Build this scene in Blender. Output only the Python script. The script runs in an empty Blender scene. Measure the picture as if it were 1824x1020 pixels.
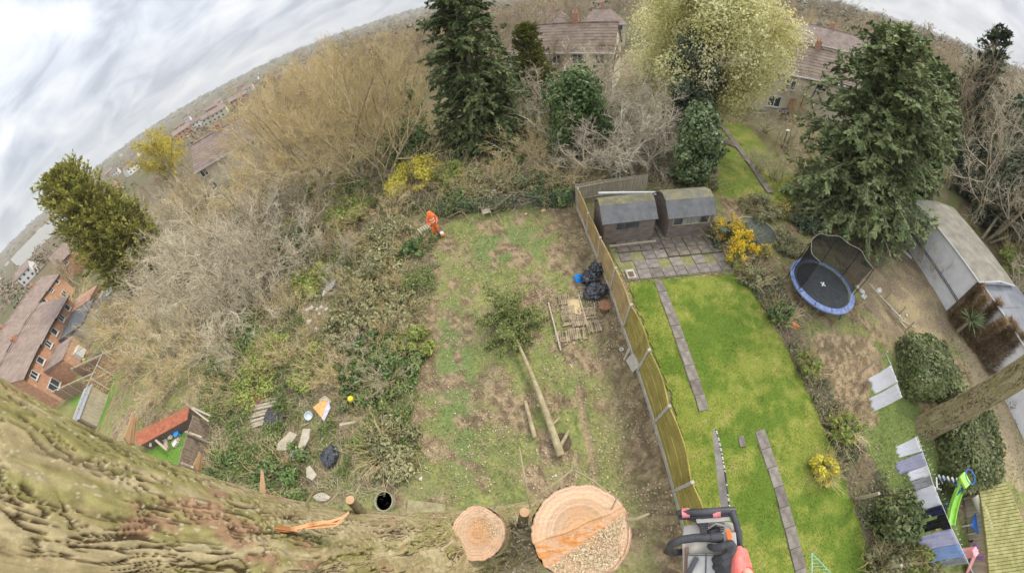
import bpy, bmesh, math, random
import numpy as np
from mathutils import Vector, Matrix, Euler
from math import sin, cos, tan, atan, atan2, radians, pi, hypot, sqrt

# ------------------------------------------------------------------ camera, world, sun, exposure
S = bpy.context.scene
COL = S.collection
H = 11.5                      # eye height above the garden, metres
PITCH, ROLL, CC = 48.27, 12.10, 1131.0   # wide action-camera lens, stereographic
_a, _r = radians(PITCH), radians(ROLL)
FWD = Vector((0, cos(_a), -sin(_a)))
_u0, _r0 = Vector((0, sin(_a), cos(_a))), Vector((1, 0, 0))
IUP = _u0*cos(_r) + _r0*sin(_r)
IRT = _r0*cos(_r) - _u0*sin(_r)
cd = bpy.data.cameras.new('camera'); cam = bpy.data.objects.new('camera', cd); COL.objects.link(cam)
cam.matrix_world = Matrix(((IRT.x, IUP.x, -FWD.x, 0), (IRT.y, IUP.y, -FWD.y, 0), (IRT.z, IUP.z, -FWD.z, H), (0, 0, 0, 1)))
S.camera = cam
cd.clip_start = 0.02; cd.clip_end = 20000
cd.type = 'PANO'; cd.sensor_width = 36.0; cd.sensor_fit = 'HORIZONTAL'
_rr = np.linspace(0, 21.5, 400); _th = 2*np.arctan(_rr/(CC/1824*36))
_A = np.stack([_rr, _rr**2, _rr**3, _rr**4], 1); _k = np.linalg.lstsq(_A, _th, rcond=None)[0]
cd.panorama_type = 'FISHEYE_LENS_POLYNOMIAL'
cd.fisheye_fov = radians(200)
cd.fisheye_polynomial_k0 = 0.0
cd.fisheye_polynomial_k1 = -float(_k[0]); cd.fisheye_polynomial_k2 = -float(_k[1])
cd.fisheye_polynomial_k3 = -float(_k[2]); cd.fisheye_polynomial_k4 = -float(_k[3])

SUN_EL, SUN_AZ = radians(42), radians(60)      # weak veiled sun; azimuth measured from +Y towards +X
w = bpy.data.worlds.new('World'); S.world = w; w.use_nodes = True
nt = w.node_tree; nt.nodes.clear(); N = nt.nodes.new; LK = nt.links.new
out = N('ShaderNodeOutputWorld'); bg = N('ShaderNodeBackground'); bg.inputs[1].default_value = 0.10
sky = N('ShaderNodeTexSky'); sky.sky_type = 'NISHITA'; sky.sun_disc = False
sky.sun_elevation = SUN_EL; sky.sun_rotation = SUN_AZ; sky.dust_density = 3
tc = N('ShaderNodeTexCoord'); sep = N('ShaderNodeSeparateXYZ'); LK(tc.outputs['Generated'], sep.inputs[0])
def wmath(op, a, b=None, c=None):
    n = N('ShaderNodeMath'); n.operation = op
    for i, v in enumerate((a, b, c)):
        if v is None: continue
        if isinstance(v, (int, float)): n.inputs[i].default_value = v
        else: LK(v, n.inputs[i])
    return n.outputs[0]
zc = wmath('MAXIMUM', sep.outputs[2], 0.0)
den = wmath('ADD', zc, 0.30)
cx = wmath('DIVIDE', sep.outputs[0], den); cy = wmath('DIVIDE', sep.outputs[1], den)
cmb = N('ShaderNodeCombineXYZ'); LK(cx, cmb.inputs[0]); LK(cy, cmb.inputs[1])
mp = N('ShaderNodeMapping'); mp.inputs['Rotation'].default_value = (0, 0, radians(35)); mp.inputs['Scale'].default_value = (1.1, 1.7, 1)
LK(cmb.outputs[0], mp.inputs[0])
n1 = N('ShaderNodeTexNoise'); n1.inputs['Scale'].default_value = 2.3; n1.inputs['Detail'].default_value = 7; n1.inputs['Roughness'].default_value = 0.52
n1.inputs['Distortion'].default_value = 0.5
LK(mp.outputs[0], n1.inputs['Vector'])
cr = N('ShaderNodeValToRGB'); el = cr.color_ramp.elements
el[0].position = 0.36; el[0].color = (0.53, 0.57, 0.65, 1); el[1].position = 0.70; el[1].color = (1.03, 1.035, 1.04, 1)
e = el.new(0.50); e.color = (0.75, 0.785, 0.86, 1)
LK(n1.outputs[0], cr.inputs[0])
# overcast luminance rises with elevation
br = wmath('MULTIPLY_ADD', zc, 9.4, 4.9)
mul = N('ShaderNodeVectorMath'); mul.operation = 'SCALE'; LK(cr.outputs[0], mul.inputs[0]); LK(br, mul.inputs['Scale'])
mix = N('ShaderNodeMix'); mix.data_type = 'RGBA'; mix.inputs[0].default_value = 0.93
LK(sky.outputs[0], mix.inputs[6]); LK(mul.outputs[0], mix.inputs[7]); LK(mix.outputs[2], bg.inputs[0]); LK(bg.outputs[0], out.inputs[0])

sd = bpy.data.lights.new('sun', 'SUN'); sd.energy = 1.5; sd.angle = radians(12); sd.color = (1.0, 0.92, 0.78)
so = bpy.data.objects.new('sun', sd); COL.objects.link(so)
_sv = Vector((sin(SUN_AZ)*cos(SUN_EL), cos(SUN_AZ)*cos(SUN_EL), sin(SUN_EL)))
so.rotation_euler = _sv.to_track_quat('Z', 'Y').to_euler(); so.location = (0, 0, 60)
S.view_settings.view_transform = 'Standard'; S.view_settings.look = 'None'
S.view_settings.exposure = 0.74; S.view_settings.gamma = 1; S.view_settings.use_curve_mapping = False
S.render.engine = 'CYCLES'
S.cycles.use_denoising = True; S.cycles.max_bounces = 5; S.cycles.diffuse_bounces = 2; S.cycles.glossy_bounces = 2
S.cycles.transmission_bounces = 4; S.cycles.volume_bounces = 1; S.cycles.transparent_max_bounces = 6
S.cycles.caustics_reflective = False; S.cycles.caustics_refractive = False
HAZE = 0.00022
S.render.threads_mode = 'AUTO'

# ------------------------------------------------------------------ numeric helpers
def sstep(v, a, b):
    t = np.clip((v-a)/(b-a), 0, 1); return t*t*(3-2*t)
def _hash(ix, iy, s):
    h = (ix.astype(np.int64)*374761393 + iy.astype(np.int64)*668265263 + s*1442695041) & 0x7fffffff
    h = ((h ^ (h >> 13))*1274126177) & 0x7fffffff
    h = (h ^ (h >> 16)) & 0x7fffffff
    return (h % 100003)/100003.0
def vnoise(x, y, s=0):
    x = np.asarray(x, float); y = np.asarray(y, float)
    ix = np.floor(x); iy = np.floor(y); fx = x-ix; fy = y-iy
    fx = fx*fx*(3-2*fx); fy = fy*fy*(3-2*fy)
    a = _hash(ix, iy, s); b = _hash(ix+1, iy, s); c = _hash(ix, iy+1, s); d = _hash(ix+1, iy+1, s)
    return (a*(1-fx)+b*fx)*(1-fy)+(c*(1-fx)+d*fx)*fy
def fbm(x, y, s=0, o=4):
    v = 0; a = .5; t = 0
    for i in range(o):
        v = v+a*vnoise(x*2**i, y*2**i, s+i*17); t += a; a *= .5
    return v/t
def terr(x, y):
    x = np.asarray(x, float); y = np.asarray(y, float)
    r = np.hypot(x, y); az = np.degrees(np.arctan2(x, y))
    z = -2.2*sstep(-x, 22, 52)*(1-sstep(r, 150, 400))
    z = z+sstep(r, 350, 3000)*62*(.75+.5*fbm(x/700, y/700, 5, 3))
    z = z+13*sstep(az, 28, 55)*sstep(r, 110, 330)*(.8+.4*fbm(x/120, y/120, 9, 2))
    z = z+(fbm(x*.8, y*.8, 3, 3)-.5)*.10*(1-sstep(r, 60, 140))
    return z
def th(x, y): return float(terr(x, y))
def raydir(px, py):
    x = px-912; y = 510-py; r = hypot(x, y); t = 2*atan(r/CC)
    return FWD*cos(t) + (IRT*x+IUP*y)*(sin(t)/max(r, 1e-9))
def at(px, py, z=None):
    """the place on the ground (or at height z) that the photograph shows at this pixel"""
    v = raydir(px, py)
    zz = 0.0 if z is None else z
    for _ in range(4):
        t = (zz-H)/v.z; x, y = v.x*t, v.y*t
        if z is not None: break
        zz = th(x, y)
    return Vector((x, y, zz))
def along(px, py, dist):
    return Vector((0, 0, H))+raydir(px, py)*dist
def inpoly(x, y, poly):
    x = np.asarray(x); y = np.asarray(y); ins = np.zeros(x.shape, bool); n = len(poly)
    for i in range(n):
        x1, y1 = poly[i][:2]; x2, y2 = poly[(i+1) % n][:2]
        c = ((y1 > y) != (y2 > y)) & (x < (x2-x1)*(y-y1)/((y2-y1) if y2 != y1 else 1e-9)+x1)
        ins ^= c
    return ins
def pxpoly(*pts, z=None): return [tuple(at(*p, z))[:2] for p in pts]

# ------------------------------------------------------------------ object helpers
def link(o): COL.objects.link(o); return o
def tag(o, label=None, cat=None, group=None, kind=None):
    if label: o['label'] = label
    if cat: o['category'] = cat
    if group: o['group'] = group
    if kind: o['kind'] = kind
    return o
def thing(name, label, cat, loc=(0, 0, 0), rotz=0, group=None):
    o = bpy.data.objects.new(name, None); link(o); o.location = loc; o.rotation_euler = (0, 0, rotz); o.empty_display_size = .2
    return tag(o, label, cat, group)
def npmesh(name, V, F, mats=(), smooth=False, attrs=None):
    """V (n,3); F list of (m,k) arrays"""
    if isinstance(F, np.ndarray): F = [F]
    F = [f for f in F if len(f)]
    me = bpy.data.meshes.new(name)
    V = np.ascontiguousarray(V, dtype=np.float32)
    me.vertices.add(len(V)); me.vertices.foreach_set('co', V.ravel())
    idx = np.concatenate([f.ravel() for f in F]).astype(np.int32)
    tot = np.concatenate([np.full(len(f), f.shape[1]) for f in F]).astype(np.int32)
    st = np.concatenate([[0], np.cumsum(tot)[:-1]]).astype(np.int32)
    me.loops.add(len(idx)); me.loops.foreach_set('vertex_index', idx)
    me.polygons.add(len(tot)); me.polygons.foreach_set('loop_start', st); me.polygons.foreach_set('loop_total', tot)
    if smooth: me.polygons.foreach_set('use_smooth', np.ones(len(tot), bool))
    me.update(calc_edges=True)
    for k, a in (attrs or {}).items():
        at_ = me.color_attributes.new(k, 'FLOAT_COLOR', 'POINT')
        at_.data.foreach_set('color', np.ascontiguousarray(a, dtype=np.float32).ravel())
    for m in (mats if isinstance(mats, (list, tuple)) else [mats]): me.materials.append(m)
    return me
def obj(name, me, parent=None, loc=None):
    o = bpy.data.objects.new(name, me); link(o)
    if parent is not None: o.parent = parent
    if loc is not None: o.location = loc
    return o
def copy_tree(o, parent=None):
    c = o.copy(); link(c); c.parent = parent
    for ch in [k for k in o.children]:
        copy_tree(ch, c)
    return c
def copy_thing(root, kids, loc, rotz=0, scale=(1, 1, 1), label=None, group=None):
    r = root.copy(); link(r); r.location = loc; r.rotation_euler = (0, 0, rotz); r.scale = scale
    if label: r['label'] = label
    if group: r['group'] = group
    for ch, subs in kids:
        c = ch.copy(); link(c); c.parent = r
        for s in subs:
            d = s.copy(); link(d); d.parent = c
    return r
def kidsof(root):
    return [(c, list(c.children)) for c in root.children]

class MB:
    """collects simple shapes into one mesh"""
    def __init__(s): s.v = []; s.f = []; s.n = 0
    def add(s, vs, fs):
        s.v.extend([tuple(v) for v in vs]); s.f.extend([tuple(i+s.n for i in f) for f in fs]); s.n += len(vs); return s
    def box(s, c, d, rot=None):
        hx, hy, hz = d[0]/2, d[1]/2, d[2]/2
        vs = [Vector((x, y, z)) for x in (-hx, hx) for y in (-hy, hy) for z in (-hz, hz)]
        if rot is not None:
            m = rot if isinstance(rot, Matrix) else Euler(rot).to_matrix()
            vs = [m @ v for v in vs]
        c = Vector(c)
        return s.add([v+c for v in vs], [(0, 1, 3, 2), (4, 6, 7, 5), (0, 4, 5, 1), (2, 3, 7, 6), (0, 2, 6, 4), (1, 5, 7, 3)])
    def beam(s, a, b, wd, ht, up=(0, 0, 1)):
        a = Vector(a); b = Vector(b); d = (b-a); L = d.length; d.normalize(); u = Vector(up)
        if abs(d.dot(u)) > .98: u = Vector((1, 0, 0))
        x = d.cross(u).normalized(); z = x.cross(d)
        m = Matrix((x, d, z)).transposed()
        return s.box((a+b)/2, (wd, L, ht), m)
    def tube(s, pts, r, n=8, cap=True):
        pts = [Vector(p) for p in pts]; rs = r if isinstance(r, (list, tuple)) else [r]*len(pts)
        base = len(s.v); vs = []; fs = []; ref = None
        for i, p in enumerate(pts):
            d = (pts[min(i+1, len(pts)-1)]-pts[max(i-1, 0)]).normalized()
            if ref is None:
                ref = d.cross(Vector((0, 0, 1)) if abs(d.z) < .9 else Vector((1, 0, 0))).normalized()
            else: ref = (ref-d*ref.dot(d)).normalized()
            q = d.cross(ref)
            for k in range(n):
                a = 2*pi*k/n; vs.append(p+(ref*cos(a)+q*sin(a))*rs[i])
        for i in range(len(pts)-1):
            for k in range(n):
                k2 = (k+1) % n; fs.append((i*n+k, i*n+k2, (i+1)*n+k2, (i+1)*n+k))
        if cap:
            fs.append(tuple(range(n))[::-1]); fs.append(tuple((len(pts)-1)*n+k for k in range(n)))
        return s.add(vs, fs)
    def lathe(s, c, prof, n=16, ax=None):
        c = Vector(c); vs = []; fs = []
        for (r, z) in prof:
            for k in range(n):
                a = 2*pi*k/n; v = Vector((r*cos(a), r*sin(a), z)); vs.append((ax @ v if ax else v)+c)
        for i in range(len(prof)-1):
            for k in range(n):
                k2 = (k+1) % n; fs.append((i*n+k, i*n+k2, (i+1)*n+k2, (i+1)*n+k))
        if prof[0][0] > 1e-4: fs.append(tuple(range(n))[::-1])
        if prof[-1][0] > 1e-4: fs.append(tuple((len(prof)-1)*n+k for k in range(n)))
        return s.add(vs, fs)
    def ball(s, c, r, n=12, sc=(1, 1, 1), rot=None, bump=0, seed=0):
        rg = random.Random(seed); c = Vector(c); vs = []; fs = []; m = Euler(rot).to_matrix() if rot else None
        for i in range(n//2+1):
            p = pi*i/(n//2)
            for k in range(n):
                a = 2*pi*k/n; q = r*(1+bump*(rg.random()-.5))
                v = Vector((q*sin(p)*cos(a)*sc[0], q*sin(p)*sin(a)*sc[1], q*cos(p)*sc[2]))
                vs.append((m @ v if m else v)+c)
        for i in range(n//2):
            for k in range(n):
                k2 = (k+1) % n; fs.append((i*n+k, (i+1)*n+k, (i+1)*n+k2, i*n+k2))
        return s.add(vs, fs)
    def prism(s, poly, z0, z1):
        n = len(poly); vs = [Vector((p[0], p[1], z0)) for p in poly]+[Vector((p[0], p[1], z1)) for p in poly]
        fs = [tuple(range(n))[::-1], tuple(range(n, 2*n))]+[(i, (i+1) % n, n+(i+1) % n, n+i) for i in range(n)]
        return s.add(vs, fs)
    def hull(s, bottom, top):
        n = len(bottom); vs = [Vector(p) for p in bottom]+[Vector(p) for p in top]
        fs = [tuple(range(n))[::-1], tuple(range(n, 2*n))]+[(i, (i+1) % n, n+(i+1) % n, n+i) for i in range(n)]
        return s.add(vs, fs)
    def mesh(s, name, mat, smooth=False, bevel=0):
        me = bpy.data.meshes.new(name); me.from_pydata(s.v, [], s.f); me.update()
        bm = bmesh.new(); bm.from_mesh(me)
        bmesh.ops.recalc_face_normals(bm, faces=bm.faces)
        if bevel: bmesh.ops.bevel(bm, geom=list(bm.edges), offset=bevel, segments=2, affect='EDGES', profile=.6)
        if smooth:
            for f in bm.faces: f.smooth = True
        bm.to_mesh(me); bm.free()
        for m in (mat if isinstance(mat, (list, tuple)) else [mat]): me.materials.append(m)
        if smooth and hasattr(me, 'set_sharp_from_angle'): me.set_sharp_from_angle(angle=radians(50))
        return me
    def build(s, name, mat, parent=None, smooth=False, bevel=0, world=False):
        if world and parent is not None:
            m = (Matrix.Translation(parent.location) @ Euler(parent.rotation_euler).to_matrix().to_4x4()).inverted()
            s.v = [tuple(m @ Vector(v)) for v in s.v]
        return obj(name, s.mesh(name, mat, smooth, bevel), parent)

# ------------------------------------------------------------------ materials
MATS = {}
def mat(name, c1, c2=None, rough=.8, scale=6.0, detail=4, bump=0.0, bscale=None, island=0.0, objvar=0.0, trans=0.0, attr=None, metal=0, spec=.3, stretch=None, hue=0.0, c3=None, alpha=None, wave=None, coat=0):
    if name in MATS: return MATS[name]
    m = bpy.data.materials.new(name); MATS[name] = m; m.use_nodes = True
    t = m.node_tree; n = t.nodes.new; l = t.links.new
    p = t.nodes['Principled BSDF']; o = t.nodes['Material Output']
    p.inputs['Roughness'].default_value = rough; p.inputs['Metallic'].default_value = metal
    p.inputs['Specular IOR Level'].default_value = spec
    if coat: p.inputs['Coat Weight'].default_value = coat
    c2 = c2 or tuple(min(1, v*1.25) for v in c1)
    co = n('ShaderNodeTexCoord').outputs['Object']
    if stretch:
        mm = n('ShaderNodeMapping'); mm.inputs['Scale'].default_value = stretch; l(co, mm.inputs[0]); co = mm.outputs[0]
    nz = n('ShaderNodeTexNoise'); nz.inputs['Scale'].default_value = scale; nz.inputs['Detail'].default_value = detail
    nz.inputs['Roughness'].default_value = .6; l(co, nz.inputs['Vector'])
    r = n('ShaderNodeValToRGB'); e = r.color_ramp.elements
    e[0].position = .36; e[0].color = (*c1, 1); e[1].position = .64; e[1].color = (*c2, 1)
    if c3: x = e.new(.5); x.color = (*c3, 1)
    l(nz.outputs[0], r.inputs[0]); col = r.outputs[0]
    if wave:
        wv = n('ShaderNodeTexWave'); wv.inputs['Scale'].default_value = wave[0]; wv.bands_direction = wave[1]; wv.inputs['Distortion'].default_value = wave[2]
        l(co, wv.inputs['Vector'])
        mw = n('ShaderNodeMix'); mw.data_type = 'RGBA'; mw.blend_type = 'MULTIPLY'; mw.inputs[0].default_value = wave[3]
        l(col, mw.inputs[6]); l(wv.outputs['Color'], mw.inputs[7]); col = mw.outputs[2]
    if attr:
        a = n('ShaderNodeVertexColor'); a.layer_name = attr
        mx = n('ShaderNodeMix'); mx.data_type = 'RGBA'; mx.blend_type = 'MULTIPLY'; mx.inputs[0].default_value = 1.0
        l(a.outputs[0], mx.inputs[6]); l(col, mx.inputs[7]); col = mx.outputs[2]
    if island or objvar:
        hs = n('ShaderNodeHueSaturation'); l(col, hs.inputs['Color'])
        def mr(src, lo, hi):
            q = n('ShaderNodeMapRange'); q.inputs[3].default_value = lo; q.inputs[4].default_value = hi; l(src, q.inputs[0]); return q.outputs[0]
        val = None
        if island:
            ge = n('ShaderNodeNewGeometry'); val = mr(ge.outputs['Random Per Island'], 1-island, 1+island)
            if hue:
                wn = n('ShaderNodeTexWhiteNoise'); wn.noise_dimensions = '1D'; l(ge.outputs['Random Per Island'], wn.inputs['W'])
                l(mr(wn.outputs['Value'], .5-hue, .5+hue), hs.inputs['Hue'])
        if objvar:
            oi = n('ShaderNodeObjectInfo'); v2 = mr(oi.outputs['Random'], 1-objvar, 1+objvar)
            if val is None: val = v2
            else:
                mm2 = n('ShaderNodeMath'); mm2.operation = 'MULTIPLY'; l(val, mm2.inputs[0]); l(v2, mm2.inputs[1]); val = mm2.outputs[0]
        l(val, hs.inputs['Value']); col = hs.outputs[0]
    l(col, p.inputs['Base Color'])
    if bump:
        b = n('ShaderNodeBump'); b.inputs['Strength'].default_value = 1.0; b.inputs['Distance'].default_value = bump
        n2 = n('ShaderNodeTexNoise'); n2.inputs['Scale'].default_value = bscale or scale*3; n2.inputs['Detail'].default_value = 5; l(co, n2.inputs['Vector'])
        l(n2.outputs[0], b.inputs['Height']); l(b.outputs[0], p.inputs['Normal'])
    if trans:
        tr = n('ShaderNodeBsdfTranslucent'); l(col, tr.inputs[0]); ms = n('ShaderNodeMixShader'); ms.inputs[0].default_value = trans
        l(p.outputs[0], ms.inputs[1]); l(tr.outputs[0], ms.inputs[2]); l(ms.outputs[0], o.inputs[0])
    if alpha is not None: p.inputs['Alpha'].default_value = alpha
    return m
# ------------------------------------------------------------------ ground
RNG = np.random.default_rng(11)
LAWN = [(5.35, 8.95), (11.0, 7.95), (11.25, 6.6), (11.15, 5.3), (11.0, 3.8), (10.75, 2.4), (10.6, 1.0), (10.4, -.3), (10.2, -1.7), (10.0, -3.1), (9.7, -5.4), (9.3, -9), (2.6, -9), (3.1, -4.5), (3.75, -2.4), (4.35, -.7), (4.45, .6), (4.7, 2.1), (4.9, 3.5), (4.95, 4.9), (5.1, 6.5), (5.2, 7.8)]
FARLAWN = pxpoly((1285, 215), (1330, 225), (1400, 300), (1428, 355), (1390, 372), (1272, 345), (1282, 285))
RLAWN = pxpoly((1405, 570), (1440, 590), (1560, 600), (1600, 650), (1660, 780), (1700, 900), (1745, 1019), (1600, 1019), (1560, 830), (1500, 740))
DIRT = pxpoly((1480, 400), (1590, 400), (1690, 530), (1700, 600), (1600, 620), (1540, 540), (1500, 460))
LEFTLAWN = pxpoly((122, 712), (205, 655), (215, 672), (180, 760), (150, 745))
PLOT = pxpoly((780, 380), (1030, 368), (1090, 480), (1150, 660), (1200, 860), (1200, 1019), (700, 1019), (700, 880), (740, 700), (760, 500))
SCRUB = pxpoly((450, 420), (620, 350), (770, 390), (760, 520), (745, 700), (730, 880), (600, 900), (340, 860), (350, 700), (420, 560))
STRIP = pxpoly((1285, 395), (1330, 400), (1420, 560), (1480, 700), (1560, 830), (1620, 940), (1640, 1019), (1560, 1019), (1520, 900), (1470, 770), (1420, 660), (1365, 560), (1308, 485))
PATHR = pxpoly((1700, 600), (1740, 620), (1824, 790), (1824, 880), (1790, 850), (1740, 700))

def ground_colour(X, Y):
    n1 = fbm(X*.55, Y*.55, 1, 4); n2 = fbm(X*1.7, Y*1.7, 2, 4); n3 = fbm(X*5, Y*5, 4, 3); r = np.hypot(X, Y)
    def c(*v): return np.array(v)[None, :]*np.ones(X.shape)[:, None]
    def blend(a, b, t): return a*(1-t[:, None])+b*t[:, None]
    litter = blend(c(.34, .26, .165), c(.17, .125, .08), sstep(n3, .38, .62))
    straw = c(.36, .31, .17); green = blend(c(.155, .195, .06), c(.26, .28, .095), sstep(n3, .3, .7))
    col = blend(litter, straw, sstep(n2, .48, .62)*.7)
    g = sstep(n1*.55+n2*.45, .44, .56)
    col = blend(col, green, g*.75)
    pl = inpoly(X, Y, PLOT)
    # worked garden: greener middle, leaf litter by the fence
    fence_d = np.abs(X-(4.0+.045*Y))
    n4 = fbm(X*3.2+5, Y*3.2, 14, 4); lf = (1-sstep(fence_d, .8, 2.6))*pl*.9; green = blend(green, c(.10, .135, .05), sstep(n4, .5, .68)*.6); litter = blend(litter, c(.13, .095, .065), sstep(1-n4, .5, .68)*.5)
    col = blend(col, litter*.92, lf)
    col = blend(col, green, pl*sstep(n2, .43, .60)*.55*(1-lf))
    col = blend(col, c(.15, .21, .075), (pl*((1-sstep(np.hypot((X-.3)/2.2, (Y-13.2)/1.5), .7, 1.25))+(1-sstep(np.hypot((X+3.0)/1.0, (Y-6)/4.5), .5, 1.2)))*sstep(n2, .35, .5)).clip(0, 1)*.8)
    sc = inpoly(X, Y, SCRUB); col = blend(col, blend(c(.27, .215, .135), c(.20, .21, .09), sstep(n2, .42, .6)), sc*.85)
    st = inpoly(X, Y, STRIP); col = blend(col, c(.19, .145, .10), st*.85)
    rl = inpoly(X, Y, RLAWN)
    col = blend(col, blend(c(.15, .20, .06), litter*1.1, sstep(n1, .48, .58)), rl*1.)
    di = inpoly(X, Y, DIRT); col = blend(col, blend(c(.24, .19, .13), c(.33, .27, .16), sstep(n2, .45, .6)), di*1.)
    fl = inpoly(X, Y, FARLAWN); col = blend(col, blend(c(.17, .23, .045), c(.26, .27, .07), sstep(n2, .45, .6)), fl*1.)
    ll = inpoly(X, Y, LEFTLAWN); col = blend(col, c(.16, .27, .06), ll*1.)
    pr = inpoly(X, Y, PATHR); col = blend(col, c(.38, .31, .20), pr*.9)
    far = sstep(r, 45, 90); col = blend(col, blend(c(.17, .14, .09), c(.14, .135, .07), sstep(fbm(X/40, Y/40, 8, 3), .45, .65)), far)
    back = sstep(Y, 17, 22)*(1-inpoly(X, Y, FARLAWN)*1.)*(1-far); col = blend(col, blend(c(.20, .16, .10), c(.15, .16, .07), sstep(n2, .45, .62)), back*.85)
    return col*1.0
na = 640
rad = np.concatenate([[0.4, 1.0], np.linspace(1.6, 40, 200), 40*np.exp(np.linspace(0, math.log(4500/40), 80))[1:]])
aa = np.linspace(0, 2*pi, na, endpoint=False)
R_, A_ = np.meshgrid(rad, aa, indexing='ij')
X_ = (R_*np.sin(A_)).ravel(); Y_ = (R_*np.cos(A_)).ravel(); Z_ = terr(X_, Y_)
# dug trench in the worked garden
tp = [at(1030, 690), at(1040, 750), at(1052, 800), at(1060, 850)]
def segd(X, Y, a, b):
    ax, ay = a[0], a[1]; dx, dy = b[0]-ax, b[1]-ay; t = np.clip(((X-ax)*dx+(Y-ay)*dy)/(dx*dx+dy*dy), 0, 1); return np.hypot(X-ax-t*dx, Y-ay-t*dy)
dtr = np.min([segd(X_, Y_, tp[i], tp[i+1]) for i in range(3)], 0)
Z_ = Z_-.10*(1-sstep(dtr, .05, .22))
gcol = ground_colour(X_, Y_)
tmask = ((1-sstep(dtr, .06, .22))*.8)[:, None]; gcol = gcol*(1-tmask)+np.array([[.36, .27, .18]])*tmask
nr = len(rad)
i0 = (np.arange(nr-1)[:, None]*na+np.arange(na)[None, :]).ravel(); i1 = (np.arange(nr-1)[:, None]*na+(np.arange(na)+1)[None, :] % na).ravel()
F_ = np.stack([i0, i0+na, i1+na, i1], 1)[:, ::-1]
V_ = np.stack([X_, Y_, Z_], 1); V_ = np.vstack([V_, [[0, 0, th(0, 0)]]]); gcol = np.vstack([gcol, [[.2, .15, .1]]])
k = np.arange(na); FT = np.stack([k, (k+1) % na, np.full(na, len(V_)-1)], 1)[:, ::-1]
M_ground = mat('ground_soil', (.80, .78, .74), (1.22, 1.2, 1.14), rough=.95, scale=9, detail=6, bump=.05, bscale=14, attr='col', spec=.1)
o = obj('ground', npmesh('ground', V_, [F_, FT], M_ground, True, {'col': np.hstack([gcol, np.ones((len(gcol), 1))])})); tag(o, kind='structure')

# mown lawn of the neighbouring garden, one sheet on top of the ground
def sheet(name, poly, step, z, material, colfn, amp=.015, kind='structure', label=None):
    xs = [p[0] for p in poly]; ys = [p[1] for p in poly]
    gx = np.arange(min(xs)-step, max(xs)+step, step); gy = np.arange(min(ys)-step, max(ys)+step, step)
    GX, GY = np.meshgrid(gx, gy, indexing='ij'); ins = inpoly(GX+.06*np.sin(GY*9), GY+.05*np.sin(GX*11), poly)
    Z = terr(GX, GY)+z+amp*fbm(GX*3, GY*3, 21, 3)
    idx = np.arange(GX.size).reshape(GX.shape)
    q = np.stack([idx[:-1, :-1], idx[1:, :-1], idx[1:, 1:], idx[:-1, 1:]], -1).reshape(-1, 4)
    okq = (ins[:-1, :-1] & ins[1:, :-1] & ins[1:, 1:] & ins[:-1, 1:]).ravel()
    c = colfn(GX.ravel(), GY.ravel())
    o = obj(name, npmesh(name, np.stack([GX.ravel(), GY.ravel(), Z.ravel()], 1), q[okq], material, True, {'col': np.hstack([c, np.ones((len(c), 1))])}))
    return tag(o, label, kind=kind)
def lawn_col(X, Y):
    n = fbm(X*.9, Y*.9, 31, 4); n2 = fbm(X*3.1, Y*3.1, 33, 3)
    a = np.array([[.12, .185, .028]]); b = np.array([[.235, .265, .052]]); y = np.array([[.33, .30, .10]])
    t = sstep(n*.6+n2*.4, .38, .62)[:, None]; c = a*(1-t)+b*t
    t = (sstep(n2, .60, .78)*sstep(n, .45, .6)*.75)[:, None]; return c*(1-t)+y*t
M_lawn = mat('lawn_grass', (.78, .8, .7), (1.22, 1.2, 1.2), rough=.9, scale=16, detail=6, bump=.03, bscale=26, attr='col', spec=.1)
sheet('lawn', LAWN, .08, .03, M_lawn, lawn_col, .03)
M_slab = mat('paving_stone', (.15, .13, .11), (.25, .22, .19), rough=.9, scale=3.5, bump=.008, bscale=25, objvar=.20, c3=(.20, .175, .15))
M_slabdark = mat('damp_paving', (.11, .09, .065), (.22, .185, .145), rough=.9, scale=2.5, bump=.008, bscale=25, objvar=.14)
# patio: a bed under individually laid slabs
PAT = [(5.35, 11.9), (5.35, 9.0), (11.15, 8.1), (11.75, 10.5), (11.5, 12.6), (5.6, 13.6)]
mb = MB(); mb.prism(PAT, -.02, .045); patio = mb.build('patio', mat('patio_bed', (.17, .18, .06), (.27, .25, .13), rough=.95, scale=5, bump=.02)); tag(patio, kind='structure')
rg = random.Random(4)
slabmeshes = []
for kx in range(5):
    b = MB(); b.box((0, 0, 0), (.60, .60, .05)); slabmeshes.append(b.mesh('slab', M_slab, bevel=.012))
slabdark = MB().box((0, 0, 0), (.60, .60, .05)).mesh('slab', M_slabdark, bevel=.012)
ang = radians(-8.5); ux, uy = cos(ang), sin(ang); vx, vy = -sin(ang), cos(ang)
missing = {(3, 1), (5, 1), (7, 1), (0, 1), (1, 2)}
for i in range(9):
    for j in range(6):
        if (i, j) in missing: continue
        x = 5.75+ux*i*.63+vx*j*.63; y = 9.28+uy*i*.63+vy*j*.63
        if not inpoly(np.array([x]), np.array([y]), PAT)[0]: continue
        raised = j >= 2 and i > 3 or j >= 3
        s = obj('slab', slabdark if raised else slabmeshes[rg.randrange(5)], patio, (x+rg.uniform(-.01, .01), y+rg.uniform(-.01, .01), (.115 if raised else .062)+rg.uniform(-.004, .006)))
        s.rotation_euler = (rg.uniform(-.012, .012), rg.uniform(-.012, .012), ang+rg.uniform(-.03, .03)); s['kind'] = 'structure'
# kerb of the raised half
b = MB(); b.beam((5.6, 11.05, .07), (7.9, 10.55, .07), .09, .12); b.build('kerb_edge', M_slab, patio, bevel=.01)
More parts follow.
